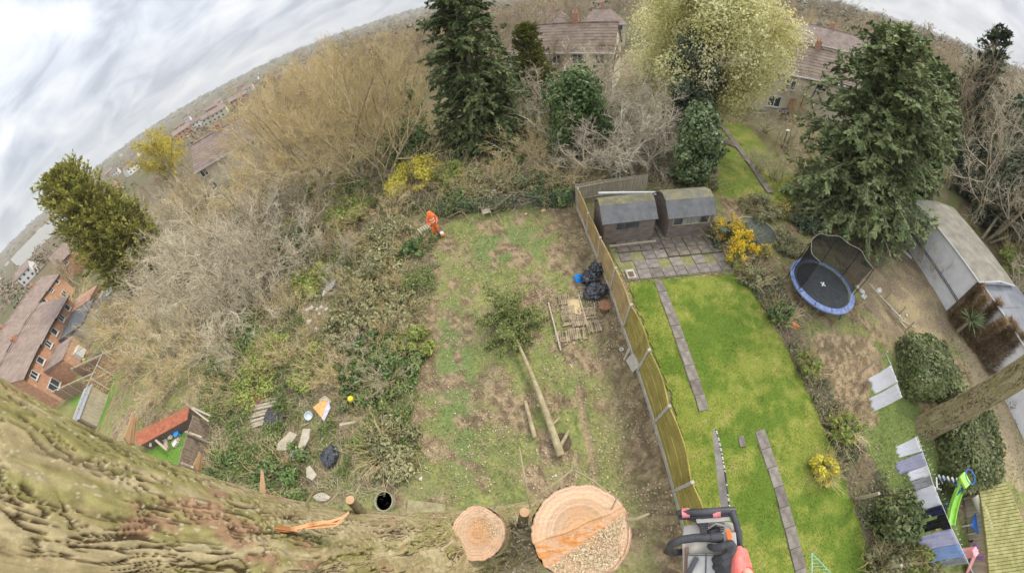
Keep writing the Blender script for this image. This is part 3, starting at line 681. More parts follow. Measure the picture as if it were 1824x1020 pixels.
# cream blossom tree
r = leafy('blossom_tree', 'huge round tree covered in cream blossom in front of the houses', 'tree', G(1244, 240), 15.0, 8.0, M_cream, n=90000, size=.13, seed=21, k=120, rb=.19, z0=.24)
for c_ in bare('oak', 1, G(1244, 240), 14.6, 'x').children: c_.parent = r; c_.scale = (1.32,)*3; c_.name = 'inner_branches'
bpy.data.objects.remove([q for q in S.objects if q.get('label') == 'x'][0])
bare('spread', 1, G(1246, 240), 9.5, 'bare grey tree with arching branches at the foot of the cream blossom tree', wid=1.1)
leafy('ivy_tree', 'dark ivy-clad tree standing in front of the cream blossom tree', 'tree', G(1222, 262), 9.2, 2.3, M_ivy, n=15000, size=.17, seed=22, k=22, rb=.42, z0=.25)
leafy('holly_bush', 'tall glossy holly directly behind the two garden sheds', 'shrub', G(1228, 336), 5.6, 1.75, M_holly, n=15000, size=.14, seed=23, k=20, rb=.46, z0=.12)
leafy('evergreen_tree', 'round bright evergreen behind the tangled bare fruit tree', 'tree', G(1035, 285), 6.6, 2.6, M_ever, n=13000, size=.17, seed=24, k=18, rb=.45)
leafy('laurel_bush', 'dark laurel bush at the foot of the tall spruce', 'shrub', G(742, 292), 3.4, 2.4, M_laurel, n=9000, size=.17, seed=25, k=14)
leafy('evergreen_shrub', 'loose dark evergreen shrub touching the left side of the spruce', 'shrub', G(735, 225), 4.6, 2.4, M_ever, n=8000, size=.18, seed=26, k=14)
# bright spring shrubs along the back edge of the cleared garden
for j, (px, py, h, R, m, lb) in enumerate([
    (622, 392, 2.2, 2.0, M_yg, 'wide fresh green shrub left of the worker in orange'),
    (585, 352, 3.0, 1.8, M_yg, 'lime green shrub under the tan trees at the scrub edge'),
    (745, 335, 2.9, 2.1, M_yellowdull, 'yellow shooting shrub between the laurel and the worker'),
    (800, 330, 2.3, 1.4, M_yg, 'green shrub with upright shoots just right of the yellow shooting shrub'),
    (872, 345, 2.2, 1.5, M_olive, 'olive green shrub behind the broken wooden chair'),
    (940, 340, 1.9, 1.2, M_olive, 'low olive shrub between the chair and the tangled fruit tree'),
    (905, 300, 1.8, 1.3, M_ever, 'small dark shrub below the spruce on its right'),
    (985, 350, 1.6, 1.3, M_ever, 'dark ivy mound against the end of the panel fence'),
    (540, 440, 2.0, 1.9, M_ever, 'dark green bramble bush in the middle of the grey scrub'),
    (690, 430, 1.7, 1.6, M_olive, 'olive bramble mound left of the hi-vis worker'),
    (665, 500, 1.6, 1.7, M_olive, 'rounded olive shrub in the middle of the scrub strip'),
    (640, 575, 1.5, 1.6, M_olive, 'pale green shrub right of the white metal frame'),
    (740, 450, 1.1, .8, M_laurel, 'small leafy bush under the grey bin lid'),
    (715, 560, 1.1, 1.0, M_olive, 'low bramble clump at the edge of the cleared grass'),
    (450, 690, 1.0, 1.5, M_yg, 'bright green weed patch above the timber pile'),
    (500, 845, .9, 1.3, M_laurel, 'dark bramble mound beside the big trunk near the loose slabs'),
    (395, 840, .9, 1.1, M_laurel, 'green ivy mound beside the leaning trellis panels'),
    (690, 800, .6, 1.2, M_olive, 'low weedy mound right of the torn black bag'),
    (700, 660, .9, 1.2, M_laurel, 'low green bramble mound near the yellow ball'),
    (480, 640, 1.0, 1.4, M_yg, 'green bramble mound above the red rug'), (400, 675, 1.0, 1.3, M_laurel, 'dark green mound under the tan twigs at the yard'), (560, 655, .9, 1.2, M_yg, 'light green weeds above the orange board'), (640, 690, .9, 1.1, M_laurel, 'leafy bramble just above the yellow ball'), (440, 595, 1.1, 1.3, M_laurel, 'green bush low in the grey scrub'), (665, 625, 1.0, 1.2, M_laurel, 'green bramble in the middle of the scrub strip'), (560, 505, 1.1, 1.3, M_yg, 'light green bush left of the folding frame'), (735, 620, .9, .9, M_yg, 'light green weeds on the edge of the cleared grass'), (520, 425, 2.2, 1.6, M_yg, 'fresh green shrub among the grey scrub'), (640, 345, 2.2, 1.6, M_laurel, 'dark green shrub under the pale-trunked trees'),
    (820, 365, 1.5, 1.1, M_laurel, 'dark leafy shrub against the wire fence'), (1020, 262, 2.0, 1.6, M_olive, 'olive shrub at the foot of the round evergreen')]):
    leafy('shrub', lb, 'shrub', G(px, py), h, R, m, n=int(3800+1900*R), size=.13 if py < 600 else .10, seed=40+j, group='shrubs around the cleared garden', k=12, rb=.48, z0=.05, squash=.8)
# willow in yellow bud
rng = np.random.default_rng(77); r = thing('willow_tree', 'bright yellow weeping willow between the golden yew and the far house', 'tree', G(335, 345), 0, None)
lv = [dict(seg=5, wob=.08, up=.02), dict(n=22, len=.6, ang=48, seg=6, wob=.12, up=.03, tmin=.3, rad=.5), dict(n=16, len=.5, ang=45, seg=4, wob=.15, up=-.02, tmin=.15, rad=.5, rmin=.03), dict(n=10, len=.55, ang=50, seg=4, wob=.12, up=-.28, tmin=.1, rad=.5, rmin=.035)]
res, _ = skeleton(rng, [[0, 0, 0]], [[0, 0, 1]], [10.5], [.4], lv)
V, F = merge([tubes(*q, sides=5) for q in res[:2]]); obj('trunk', npmesh('trunk', V, F, M_bark, True), r)
V, F = merge([tubes(*q, sides=3) for q in res[2:]]); r.scale = (1.45, 1.45, 1.25); obj('branches', npmesh('branches', V, F, mat('willow_yellow', (.60, .50, .05), (.90, .78, .14), island=.2, trans=.3)), r)

# tall tan trees in bud
TAN = [(655, 330, 12.8, 'tan branching tree with pale forked trunk nearest the yellow shrub'), (572, 322, 12.0, 'tan branching tree with leaning twin trunks at the scrub edge'), (628, 305, 12.2, 'tan tree standing between the two pale-trunked ones'),
       (700, 285, 11.5, 'tan twiggy tree left of the tall spruce'), (535, 312, 10.8, 'tan tree with its trunk behind the lime green shrub'), (482, 318, 10.0, 'yellowish twiggy tree beside the far rendered house'),
       (590, 262, 12.5, 'tall yellow-tan tree in the second row against the sky'), (655, 245, 12.5, 'bushy tan tree in the second row left of the spruce'), (520, 262, 12, 'tan tree reaching above the skyline left of the others'),
       (720, 205, 11, 'tan tree touching the left edge of the spruce crown'), (445, 300, 8.5, 'short tan tree hiding the corner of the far house'), (610, 215, 12, 'far tan tree in the third row')]
TAN += [(495, 280, 11, 'tan tree third from the left in the back row'), (560, 235, 12.5, 'tall twiggy tree in the third row against the sky'), (680, 225, 11, 'dense tan tree in the third row near the spruce'), (735, 262, 8, 'smaller tan tree against the spruce edge'), (470, 262, 10.5, 'leftmost tall tree of the tan back row'),
        (640, 180, 12, 'far tan tree in the fourth row near the skyline'), (700, 165, 11, 'far tan tree in the fourth row left of the spruce tip'), (565, 200, 12.5, 'far tan tree in the fourth row in the middle'), (500, 230, 12, 'far tan tree in the fourth row at the left'), (430, 265, 9, 'tan tree in front of the pink roofed terrace'),
        (600, 345, 8.5, 'young tan tree in front of the pale-trunked ones'), (680, 330, 8, 'young tan tree by the laurel bush'), (400, 290, 8, 'short tan tree right of the willow'), (530, 345, 7.5, 'young tan tree at the edge of the grey scrub')]
for j, (px, py, h, lb) in enumerate(TAN):
    bare('tall', j % 3, G(px, py), h, lb, group='tan trees left of the spruce', wid=1.05)
# grey scrub
GREY = [(430, 500, 6.0, 'shrub'), (500, 480, 5.2, 'shrub'), (362, 470, 6.4, 'shrub'), (300, 470, 6.5, 'shrub'), (420, 560, 4.6, 'shrub'), (345, 560, 5.0, 'shrub'), (285, 530, 5.5, 'shrub'), (470, 420, 6.0, 'shrub'), (395, 420, 6.8, 'shrub'),
        (340, 400, 7.0, 'shrub'), (540, 390, 5.4, 'shrub'), (560, 470, 3.8, 'shrub'), (260, 590, 5.0, 'tanshrub'), (215, 590, 5.2, 'tanshrub'), (300, 640, 3.8, 'tanshrub'), (360, 640, 3.3, 'tanshrub'), (250, 660, 3.6, 'tanshrub'),
        (310, 690, 2.6, 'tanshrub'), (400, 620, 3.0, 'shrub'), (470, 560, 3.2, 'shrub'), (505, 385, 6, 'tanshrub'), (455, 370, 7, 'tanshrub'), (150, 560, 6.0, 'tanshrub'), (120, 520, 6.5, 'tanshrub'), (380, 345, 7, 'shrub'), (430, 330, 6.5, 'shrub'),
        (610, 450, 2.6, 'tanshrub'), (700, 385, 3.0, 'tanshrub'), (655, 540, 2.0, 'tanshrub'), (520, 640, 2.0, 'tanshrub'), (600, 660, 2.2, 'tanshrub'), (690, 600, 1.6, 'tanshrub'), (560, 600, 1.8, 'tanshrub'), (600, 520, 1.6, 'shrub'), (640, 620, 1.5, 'shrub'), (590, 690, 1.3, 'tanshrub'), (660, 740, 1.2, 'tanshrub'), (690, 690, 1.3, 'shrub'), (430, 650, 2.2, 'shrub'), (400, 700, 1.6, 'tanshrub'), (480, 510, 4.2, 'shrub'), (520, 560, 2.4, 'tanshrub'), (330, 500, 5.5, 'shrub'), (410, 460, 6, 'shrub'), (270, 430, 7, 'shrub'), (310, 380, 7.5, 'shrub'), (360, 370, 7.5, 'tanshrub'), (190, 620, 4.5, 'shrub'), (230, 550, 5.5, 'shrub'), (290, 590, 4, 'shrub'), (350, 610, 3.6, 'shrub'), (420, 400, 6.5, 'tanshrub'), (500, 340, 6.5, 'shrub'), (575, 410, 3.5, 'tanshrub'), (640, 400, 2.5, 'tanshrub'), (715, 510, 1.4, 'tanshrub'), (625, 460, 2.2, 'shrub')]
GL = ['beside the white metal frame', 'under the tan trees', 'left of the timber pile', 'next to the golden yew', 'above the rubble yard', 'near the far house', 'in the middle of the scrub', 'by the ladder-like garden fence']
for j, (px, py, h, kd) in enumerate(GREY):
    p = G(px, py)
    w1 = ['twiggy', 'arching', 'tangled', 'many-stemmed', 'wispy', 'dense'][j % 6]; hh = 'tall' if h > 5 else 'medium' if h > 3 else 'low'
    where = 'near the big foreground trunk' if (py > 600 and px < 420) else 'in the open strip right of the scrub' if px > 550 else 'close to the golden yew' if px < 310 and py < 560 else 'in the thick of the scrub' if py > 420 else 'towards the far rendered house'
    bare(kd, j % 3, p, h, f'{hh} {w1} {"grey" if kd == "shrub" else "tan"} bare shrub {where}', name='bare_shrub', cat='shrub', group='bare shrubs of the overgrown plot', wid=1.15)
# tangled fruit trees and others behind the sheds
for px, py, h, wd, kd, i, lb in [(1125, 325, 5.4, 1.15, 'spread', 0, 'low tangled bare fruit tree directly behind the left shed'), (1010, 235, 6.5, 1.1, 'spread', 1, 'wide bare fruit tree right of the tall spruce'), (1075, 290, 5.6, 1.1, 'spread', 1, 'bare tree with crossing grey branches beside the holly'),
                            (1160, 285, 6.2, 1.0, 'spread', 0, 'bare tree overhanging the holly from behind'), (930, 250, 5.0, 1.0, 'spread', 0, 'thin bare tree at the right foot of the spruce'), (1330, 215, 5.0, 1, 'spread', 0, 'bare bush below the cream blossom beside the far lawn'),
                            (1395, 262, 3.0, 1.1, 'shrub', 1, 'bare hedge shrub between the far lawn and the black barbecue'), (1360, 235, 3.2, 1.1, 'shrub', 2, 'bare twiggy shrub along the far lawn edge'), (1425, 320, 2.6, 1.1, 'shrub', 0, 'low bare shrub at the left foot of the broad cypress'),
                            (1798, 455, 13.5, 1.0, 'greytall', 0, 'tall pale bare tree behind the grey-roofed white shed'), (1760, 430, 15.5, .9, 'greytall', 1, 'taller bare tree against the sky right of the cypresses'), (1815, 520, 12.5, 1, 'greytall', 2, 'bare tree leaning in at the edge above the grey roof'),
                            (1088, 322, 4.6, 1.3, 'spread', 1, 'sprawling bare bush whose twigs hang over the left shed'), (1150, 318, 4.4, 1.3, 'spread', 0, 'sprawling bare bush behind the gap between the sheds'), (1070, 250, 5.6, 1.2, 'spread', 0, 'bare tree crossing in front of the round evergreen'), (1135, 250, 6.0, 1.2, 'spread', 1, 'bare tree between the round evergreen and the ivy-clad tree'), (955, 300, 3.6, 1.3, 'tanshrub', 1, 'tan bare bush at the right foot of the spruce'), (900, 330, 2.6, 1.3, 'tanshrub', 2, 'tan bare bush behind the broken chair'), (830, 350, 2.2, 1.3, 'tanshrub', 0, 'tan twiggy bush right of the worker'), (1010, 330, 3.0, 1.3, 'tanshrub', 0, 'tan bush near the far end of the panel fence'), (1180, 215, 6.5, 1.1, 'spread', 0, 'pale branches spread in front of the ivy-clad tree'), (1270, 215, 6.2, 1.1, 'spread', 1, 'pale branches spread right of the ivy-clad tree'),
                            (1040, 320, 4.2, 1.2, 'spread', 1, 'low bare tangle right behind the end of the panel fence'), (1105, 275, 5.6, 1.2, 'spread', 0, 'second tangled bare fruit tree behind the first'), (1000, 285, 4.8, 1.2, 'spread', 0, 'bare branching tree between the spruce and the tangled fruit tree'),
                            (965, 215, 6.0, 1.1, 'spread', 1, 'bare grey tree in front of the lime pointed conifer'), (1060, 205, 6.5, 1.1, 'spread', 0, 'bare tree in front of the rendered house windows'), (1130, 215, 6.5, 1.1, 'spread', 1, 'bare tree under the left side of the blossom'), (900, 215, 6.0, 1, 'spread', 0, 'bare tree peeping past the right edge of the spruce'),
                            (1010, 165, 6.5, 1.2, 'spread', 1, 'pale bare tree right against the rendered house wall'), (1055, 180, 6.5, 1.2, 'spread', 0, 'pale bare tree between the rendered house and the round evergreen'), (1420, 205, 5.5, 1.0, 'spread', 0, 'pale bare tree in front of the pale rendered house drainpipes'), (1375, 195, 5.0, 1.0, 'spread', 1, 'pale bare tree at the left corner of the pale rendered house'),
                            (985, 175, 7.5, 1, 'oak', 0, 'small oak by the wall of the rendered house'), (1085, 165, 7.5, 1, 'oak', 1, 'bare oak close to the rendered house and the blossom'), (1300, 180, 6.0, 1.1, 'spread', 1, 'bare tree below the right side of the blossom'), (1180, 300, 5.0, 1.1, 'spread', 1, 'bare tree tangled into the holly'),
                            (1345, 300, 2.2, 1.2, 'shrub', 0, 'thin bare hedge along the far lawn path'), (1440, 260, 3.2, 1.1, 'tanshrub', 1, 'tan bush in front of the pale rendered house'), (1420, 215, 3.4, 1.1, 'tanshrub', 2, 'tan bamboo-like bush beside the brick store'), (1380, 320, 2.0, 1.1, 'shrub', 1, 'low grey twigs beside the far lawn'),
                            (1785, 380, 15, 1.0, 'greytall', 0, 'lofty pale bare tree at the right above the evergreens'), (1735, 330, 14.5, 1.0, 'browntall', 2, 'thin brown tree against the sky right of the dark pine'), (1800, 560, 4.5, 1.0, 'shrub', 1, 'bare shrub at the edge past the garage roof'), (1640, 470, 2.6, .9, 'shrub', 2, 'bare shrub growing against the white cabin wall'), (1665, 500, 2.6, .9, 'shrub', 0, 'second bare shrub against the white cabin wall'),
                            (1730, 395, 14, .9, 'greytall', 2, 'bare pale tree between the cypress and the dark evergreens'), (1690, 335, 14, .9, 'browntall', 0, 'brown twiggy tree behind the cypress shoulder'), (1812, 360, 17, 1, 'browntall', 1, 'brown bare tree far behind the white shed')]:
    bare(kd, i, G(px, py), h, lb, wid=wd)
leafy('evergreen_tree', 'dark evergreen mass overhanging the far end of the white shed', 'tree', G(1762, 405), 9.0, 4.2, M_ivy, n=22000, size=.26, seed=31, k=22, rb=.45, z0=.1)
leafy('evergreen_tree', 'dark evergreen tree behind the grey shed roof', 'tree', G(1822, 440), 9.5, 4.4, M_holly, n=20000, size=.26, seed=32, k=22, rb=.45, z0=.1)
leafy('evergreen_tree', 'dark tree wrapped in ivy between the cypress and the bare trees', 'tree', G(1715, 350), 11.0, 3.0, M_ivy, n=15000, size=.26, seed=33, k=20, rb=.42, z0=.1)
leafy('evergreen_tree', 'dark evergreen filling the gap behind the bare trees at the edge', 'tree', G(1788, 372), 11.5, 4.6, M_ever, n=20000, size=.28, seed=35, k=26, rb=.38, z0=.1)
leafy('evergreen_tree', 'dark green evergreen at the very edge above the pale bare trees', 'tree', G(1815, 330), 14.0, 5.0, M_ivy, n=18000, size=.3, seed=36, k=26, rb=.36, z0=.1)
leafy('shrub', 'light green shrub right of the white shed roof', 'shrub', G(1815, 492), 3.0, 2.2, M_yg, n=6000, size=.2, seed=34)
# clipped hedges
def hedge(label, corners, hz, m, seed, n):
    c = [Vector(at(*p, hz)) for p in corners]; ctr = sum(c, Vector())/4; rng = np.random.default_rng(seed); r = thing('hedge', label, 'hedge', (ctr.x, ctr.y, 0))
    q = np.array([[p.x-ctr.x, p.y-ctr.y] for p in c]); u = rng.random((n, 1)); v = rng.random((n, 1))
    side = rng.random(n) < .62
    e = rng.integers(0, 4, n); pe = q[e]*(1-u)+q[(e+1) % 4]*u
    pt = (q[0]*(1-u)+q[1]*u)*(1-v)+(q[3]*(1-u)+q[2]*u)*v
    XY = np.where(side[:, None], pe, pt); zz = np.where(side, hz*rng.random(n), hz*.96+.16*(fbm(pt[:, 0]*1.5, pt[:, 1]*1.5, 3, 3)-.5)*2)
    bn = fbm(XY[:, 0]*1.3+seed, XY[:, 1]*1.3+zz, 7, 3)[:, None]-.5; XY = XY*(1+.28*bn)+rng.normal(size=(n, 2))*.12; zz = zz*(1+.5*bn[:, 0]); out = np.where(side[:, None], XY, XY*.0)
    nr = norm(np.c_[out, np.where(side, .3, 1.)]+rng.normal(size=(n, 3))*.5)
    V, F = quads_cloud(np.c_[XY, zz], rng.uniform(.06, .15, n), nr, rng=rng); obj('foliage', npmesh('foliage', V, F, m), r)
    m_ = rng.random(n) < .06; k_ = int(m_.sum()); V, F = blades(np.c_[XY, zz][m_], rng.uniform(.15, .45, k_), np.full(k_, .02), rng=rng, dirs=nr[m_]*.8+np.array([[0, 0, .6]])+rng.normal(size=(k_, 3))*.3); obj('stray_shoots', npmesh('stray_shoots', V, F, M_ds), r)['kind'] = 'stuff'
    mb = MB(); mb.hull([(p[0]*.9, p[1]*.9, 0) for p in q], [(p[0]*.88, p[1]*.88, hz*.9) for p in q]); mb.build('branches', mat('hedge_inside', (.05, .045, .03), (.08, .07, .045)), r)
    return r
hedge('thick dark hedge block right of the white sheets, nearest the yucca', [(1622, 592), (1690, 615), (1720, 690), (1640, 692)], 1.0, M_hedge, 1, 14000)
hedge('clipped dark hedge block between the big leaning trunk and the straw path', [(1700, 745), (1772, 735), (1788, 850), (1718, 862)], 1.0, M_hedge, 2, 16000)
# shrubs of the strip between the gardens
for j, (px, py, h, R, m, cat_, lb) in enumerate([
    (1568, 925, 1.6, .95, M_hedge, 'shrub', 'large round dark shrub beside the hanging blue sheet'),
    (1461, 838, .8, .5, M_yellowdull, 'shrub', 'yellow and brown heather bush growing on the mown lawn'),
    (1384, 568, 1.1, .55, M_laurel, 'shrub', 'small variegated bush at the lawn edge nearest the trampoline'),
    (1438, 655, .9, .5, M_yg, 'shrub', 'little lime bush halfway along the strip'),
    (1495, 765, 1.0, .62, M_yg, 'shrub', 'pale flowering bush at the strip opposite the washing'),
    (1310, 470, 1.0, .5, M_yg, 'shrub', 'lime shrub under the forsythia at the patio corner'),
    (1285, 430, 1.6, .75, M_ivy, 'shrub', 'dark bush squeezed between the right shed and the forsythia'),
    (1440, 400, 1.2, 1.3, M_ivy, 'shrub', 'dark ivy heap under the edge of the broad cypress'),
    (1350, 375, 1.0, 1.2, M_olive, 'shrub', 'dull green shrub behind the dark garden pond'),
    (1405, 440, .9, 1.0, M_olive, 'shrub', 'weedy shrub left of the trampoline'),
    (1340, 500, .9, .7, M_olive, 'shrub', 'grey green shrub in the strip below the forsythia'),
    (1480, 385, 1.2, 1.1, M_laurel, 'shrub', 'leafy shrub at the foot of the broad cypress above the trampoline'),
    (1570, 1010, 1.2, .8, M_olive, 'shrub', 'weedy shrub at the corner by the hanging washing'),
    (1640, 1012, 1.2, .8, M_yg, 'shrub', 'light green shrub under the last hanging blanket')]):
    leafy('shrub', lb, cat_, G(px, py), h, R, m, n=int(2500+4200*R), size=.10, seed=70+j, group='shrubs between the two gardens', k=11, rb=.5, z0=.1, squash=.85)
# forsythia: arching stems crowded with yellow flowers
rng = np.random.default_rng(5); p = G(1308, 438); r = thing('forsythia_bush', 'vivid yellow flowering forsythia beside the patio and the right shed', 'shrub', p)
lv = [dict(seg=4, wob=.15, up=-.02), dict(n=5, len=.6, ang=40, seg=3, wob=.2, up=0, tmin=.3, rad=.6, rmin=.008)]
bs = np.c_[rng.normal(size=(9, 2))*.35, np.zeros(9)]; res, tips = skeleton(rng, bs, np.c_[rng.normal(size=(9, 2))*.6, np.ones(9)], rng.uniform(1.0, 1.9, 9), np.full(9, .02), lv)
V, F = merge([tubes(*q, sides=4) for q in res]); obj('stems', npmesh('stems', V, F, M_twig_brown), r)['kind'] = 'stuff'
n = 2600; k = rng.integers(0, len(tips), n); P = tips[k]*(1-rng.random((n, 1))*.25)+rng.normal(size=(n, 3))*.09
V, F = quads_cloud(P, rng.uniform(.04, .10, n), rng=rng); obj('flowers', npmesh('flowers', V, F, M_yellow), r)['kind'] = 'stuff'
V, F = blob_leaves(rng, [(0, 0, .5, .7, .7, .5, 1)], 2500, .09); obj('foliage', npmesh('foliage', V, F, M_laurel), r)
for px, py, s, lb in [(1390, 385, .45, 'small yellow flowering sprig under the broad cypress'), (1358, 455, .3, 'small yellow flower clump left of the garden pond')]:
    rr = thing('flowering_plant', lb, 'plant', G(px, py)); V, F = quads_cloud(rng.normal(size=(500, 3))*s*.6+[0, 0, s], rng.uniform(.03, .09, 500), rng=rng); obj('flowers', npmesh('flowers', V, F, M_yellow), rr)['kind'] = 'stuff'
    V, F = blob_leaves(rng, [(0, 0, s, s, s, s, 1)], 1200, .09); obj('foliage', npmesh('foliage', V, F, M_olive), rr)
# yucca
r = thing('yucca_plant', 'spiky pale green yucca between the hedge block and the brown dead hedge', 'plant', G(1705, 590))
n = 150; a = rng.uniform(0, 2*pi, n); e_ = rng.uniform(-.3, 1.3, n); d = np.stack([np.cos(a)*np.cos(e_), np.sin(a)*np.cos(e_), np.sin(e_)], 1)
V, F = blades(np.tile([[0, 0, 1.1]], (n, 1))+d*.1, rng.uniform(.6, .9, n), np.full(n, .09), dirs=d.copy()); obj('leaves', npmesh('leaves', V, F, mat('yucca_leaf', (.22, .30, .13), (.42, .48, .26), island=.25)), r)
MB().tube([(0, 0, 0), (.03, 0, .6), (0, 0, 1.15)], [.12, .10, .09], 8).build('trunk', M_bark, r)
# row of brown dead conifers: upright ribs of dead sprays
M_dead = mat('dead_conifer_brown', (.24, .16, .085), (.48, .35, .21), rough=.9, scale=.8, island=.4)
a0 = at(1690, 560); a1 = at(1840, 775)
for j in range(14):
    t = (j+.5)/14; c = a0.lerp(a1, t); n = 2600
    r = thing('dead_conifer', ['dead brown hedge conifer at the shed end of its row', 'dead brown hedge conifer second in the row from the white shed', 'brown hedge conifer third from the white shed', 'brown hedge conifer fourth from the white shed', 'fifth dead conifer of the brown row beside the grey roof', 'sixth dead conifer of the brown row beside the grey roof', 'seventh dead conifer of the brown row by the grey roof', 'eighth dead conifer of the brown row by the grey roof edge', 'ninth dead conifer of the brown row above the leaning trunk', 'tenth dead conifer of the brown row above the leaning trunk', 'eleventh dead conifer of the brown row behind the leaning trunk', 'twelfth dead conifer of the brown row behind the leaning trunk', 'thirteenth dead conifer of the brown row past the leaning trunk', 'last dead conifer of the brown row at the picture edge'][j], 'dead tree', (c.x+rng.normal()*.08, c.y, c.z), 0, 'row of dead brown hedge conifers')
    lean = rng.normal(size=2)*.12; z = rng.random(n)*2.5; th_ = rng.uniform(0, 2*pi, n); rr = .62*(1-z/3.6)*rng.random(n)**.5
    P = np.c_[rr*np.cos(th_)+lean[0]*z, rr*.45*np.sin(th_)+lean[1]*z, z]; V, F = blades(P, rng.uniform(.15, .45, n), rng.uniform(.02, .06, n), dirs=np.c_[np.cos(th_)*.8, np.sin(th_)*.8, np.full(n, .7)]+rng.normal(size=(n, 3))*.25, rng=rng)
    obj('foliage', npmesh('foliage', V, F, M_dead), r); MB().tube([(0, 0, 0), (lean[0]*2.3, lean[1]*2.3, 2.3)], [.05, .02], 6).build('trunk', M_bark, r)
# big trunk standing in the right-hand garden
b0 = at(1640, 762); M_bark2 = mat('trunk_bark_moss', (.23, .19, .10), (.36, .32, .18), rough=.95, scale=3, bump=.03, stretch=(1, 1, .25))
r = thing('large_tree', 'huge smooth trunk rising from the hedge beside the washing line', 'tree', (b0.x+.3, b0.y-.1, 0))
BIGTREE = r
res, _ = skeleton(np.random.default_rng(9), [[.2, .1, 12.4]]*6, np.c_[np.random.default_rng(3).normal(size=(6, 2)), np.ones(6)], np.full(6, 4.5), np.full(6, .16), [dict(seg=5, wob=.15, up=.05), dict(n=9, len=.5, ang=45, seg=4, wob=.2, up=.05, tmin=.2, rad=.5, rmin=.02), dict(n=7, len=.5, ang=45, seg=3, wob=.2, up=.05, tmin=.2, rad=.5, rmin=.01)])
V, F = merge([tubes(*q, sides=4) for q in res]); obj('branches', npmesh('branches', V, F, M_twig_grey), r)

# ------------------------------------------------------------------ belt of trees and houses beyond the gardens
rng = np.random.default_rng(200)
cnt = 0
spots = []
for az0, az1, r0, r1, n in [(-68, -28, 80, 240, 44), (-28, 8, 55, 220, 90), (8, 40, 66, 240, 44), (40, 72, 82, 260, 60), (72, 84, 60, 120, 6)]:
    for _ in range(n):
        az = radians(rng.uniform(az0, az1)); rr = r0*(r1/r0)**rng.random(); x, y = rr*sin(az), rr*cos(az); spots.append((x, y, rr, math.degrees(az)))
kinds = ['browntall', 'tall', 'oak', 'oak', 'browntall', 'oak']
MARK = [(-60, 'above the brick terrace and the yew'), (-46, 'above the yellow willow'), (-36, 'beyond the pink roofed terrace'), (-24, 'above the grey scrub'), (-14, 'behind the left half of the tan trees'), (-6, 'behind the right half of the tan trees'), (4, 'close to the tip of the tall spruce'), (14, 'above the lime pointed conifer'), (26, 'behind the two hipped roofs'), (40, 'behind the cream blossom'), (50, 'above the pale rendered house'), (58, 'on the wooded rise over the long pinkish roof'), (66, 'on the wooded rise left of the dark pine'), (200, 'on the wooded rise behind the cypresses')]
def mark(az): return [m for a, m in MARK if az < a][0]
for j, (x, y, rr, az) in enumerate(spots):
    kd = kinds[int(rng.integers(0, 6))]; i = int(rng.integers(0, 2)); h = rng.uniform(8, 13)
    if az > 40: h = rng.uniform(9, 15)
    if az < -28: h = rng.uniform(5, 9.0)
    dist = 'near' if rr < 75 else 'nearer' if rr < 105 else 'middle-distance' if rr < 150 else 'far' if rr < 195 else 'farthest'
    bare(kd, i, (x, y, th(x, y)-.2), h, f'{dist} {"tall" if h > 11 else "mid-height" if h > 8.5 else "short"} bare {"brown" if kd != "tall" else "tan"} {"oak" if kd == "oak" else "tree"} {mark(az)}', group=f'bare trees {mark(az)}', wid=1.25)
# far-off woodland that reads as one mass, carpeting the hills
n = 4800; az = np.radians(rng.uniform(-100, 100, n)); rr = 170*np.exp(rng.random(n)**.8*math.log(4200/170)); x = rr*np.sin(az); y = rr*np.cos(az)
town = (np.degrees(az) < -25) & (rr < 1500); keep = rng.random(n) < np.where(town, .45, 1); x, y, rr, az = x[keep], y[keep], rr[keep], az[keep]; n = len(x)
z = terr(x, y); sz = rng.uniform(2.6, 4.6, n)*(1+sstep(rr, 400, 2500)*2.2); hh = rng.uniform(5, 9, n)*(1+sstep(rr, 400, 2500)*.6)*np.where(az < -.5, .7, 1.1); K = 38
d = norm(rng.normal(size=(n, K, 3))); d[..., 2] = np.abs(d[..., 2])
P = np.stack([x[:, None]+d[..., 0]*sz[:, None], y[:, None]+d[..., 1]*sz[:, None], z[:, None]+d[..., 2]*hh[:, None]*rng.uniform(.7, 1.1, (n, K))], -1)
ev = rng.random(n) < .13
for nm, msk, m in [('far_woodland', ~ev, mat('far_bare_wood', (.22, .175, .115), (.34, .28, .19), scale=.05, island=.3, rough=.95)), ('far_evergreens', ev, mat('far_evergreen', (.09, .115, .06), (.17, .19, .09), scale=.05, island=.3, rough=.95))]:
    Pm = P[msk].reshape(-1, 3); s_ = np.repeat(sz[msk], K)*rng.uniform(.2, .5, len(Pm)); V, F = quads_cloud(Pm, s_, norm(d[msk].reshape(-1, 3)+rng.normal(size=(len(Pm), 3))*.35+[0, 0, .4]), rng=rng, aspect=1.1)
    tag(obj(nm, npmesh(nm, V, F, m)), kind='stuff')
# ------------------------------------------------------------------ built things
M_white = mat('white_paint', (.66, .66, .64), (.78, .78, .76), rough=.5, scale=3)
M_glass = mat('window_glass', (.03, .035, .04), (.08, .09, .10), rough=.12, scale=2, spec=.6)
M_render_wall = mat('cream_render', (.58, .52, .38), (.70, .64, .50), rough=.9, scale=1.2, bump=.004)
M_brickwall = mat('red_brick', (.44, .24, .15), (.58, .35, .23), rough=.9, scale=2.5, c3=(.51, .28, .18))
M_roof_brown = mat('brown_roof_tile', (.17, .125, .09), (.28, .215, .165), rough=.85, scale=1.3, detail=6, bump=.02, bscale=8)
M_roof_pink = mat('weathered_red_tile', (.23, .17, .14), (.33, .255, .215), rough=.85, scale=1.0, detail=6, bump=.02, bscale=8)
M_felt = mat('grey_roof_felt', (.135, .135, .135), (.19, .19, .19), rough=.85, scale=2.2, bump=.004, bscale=60)
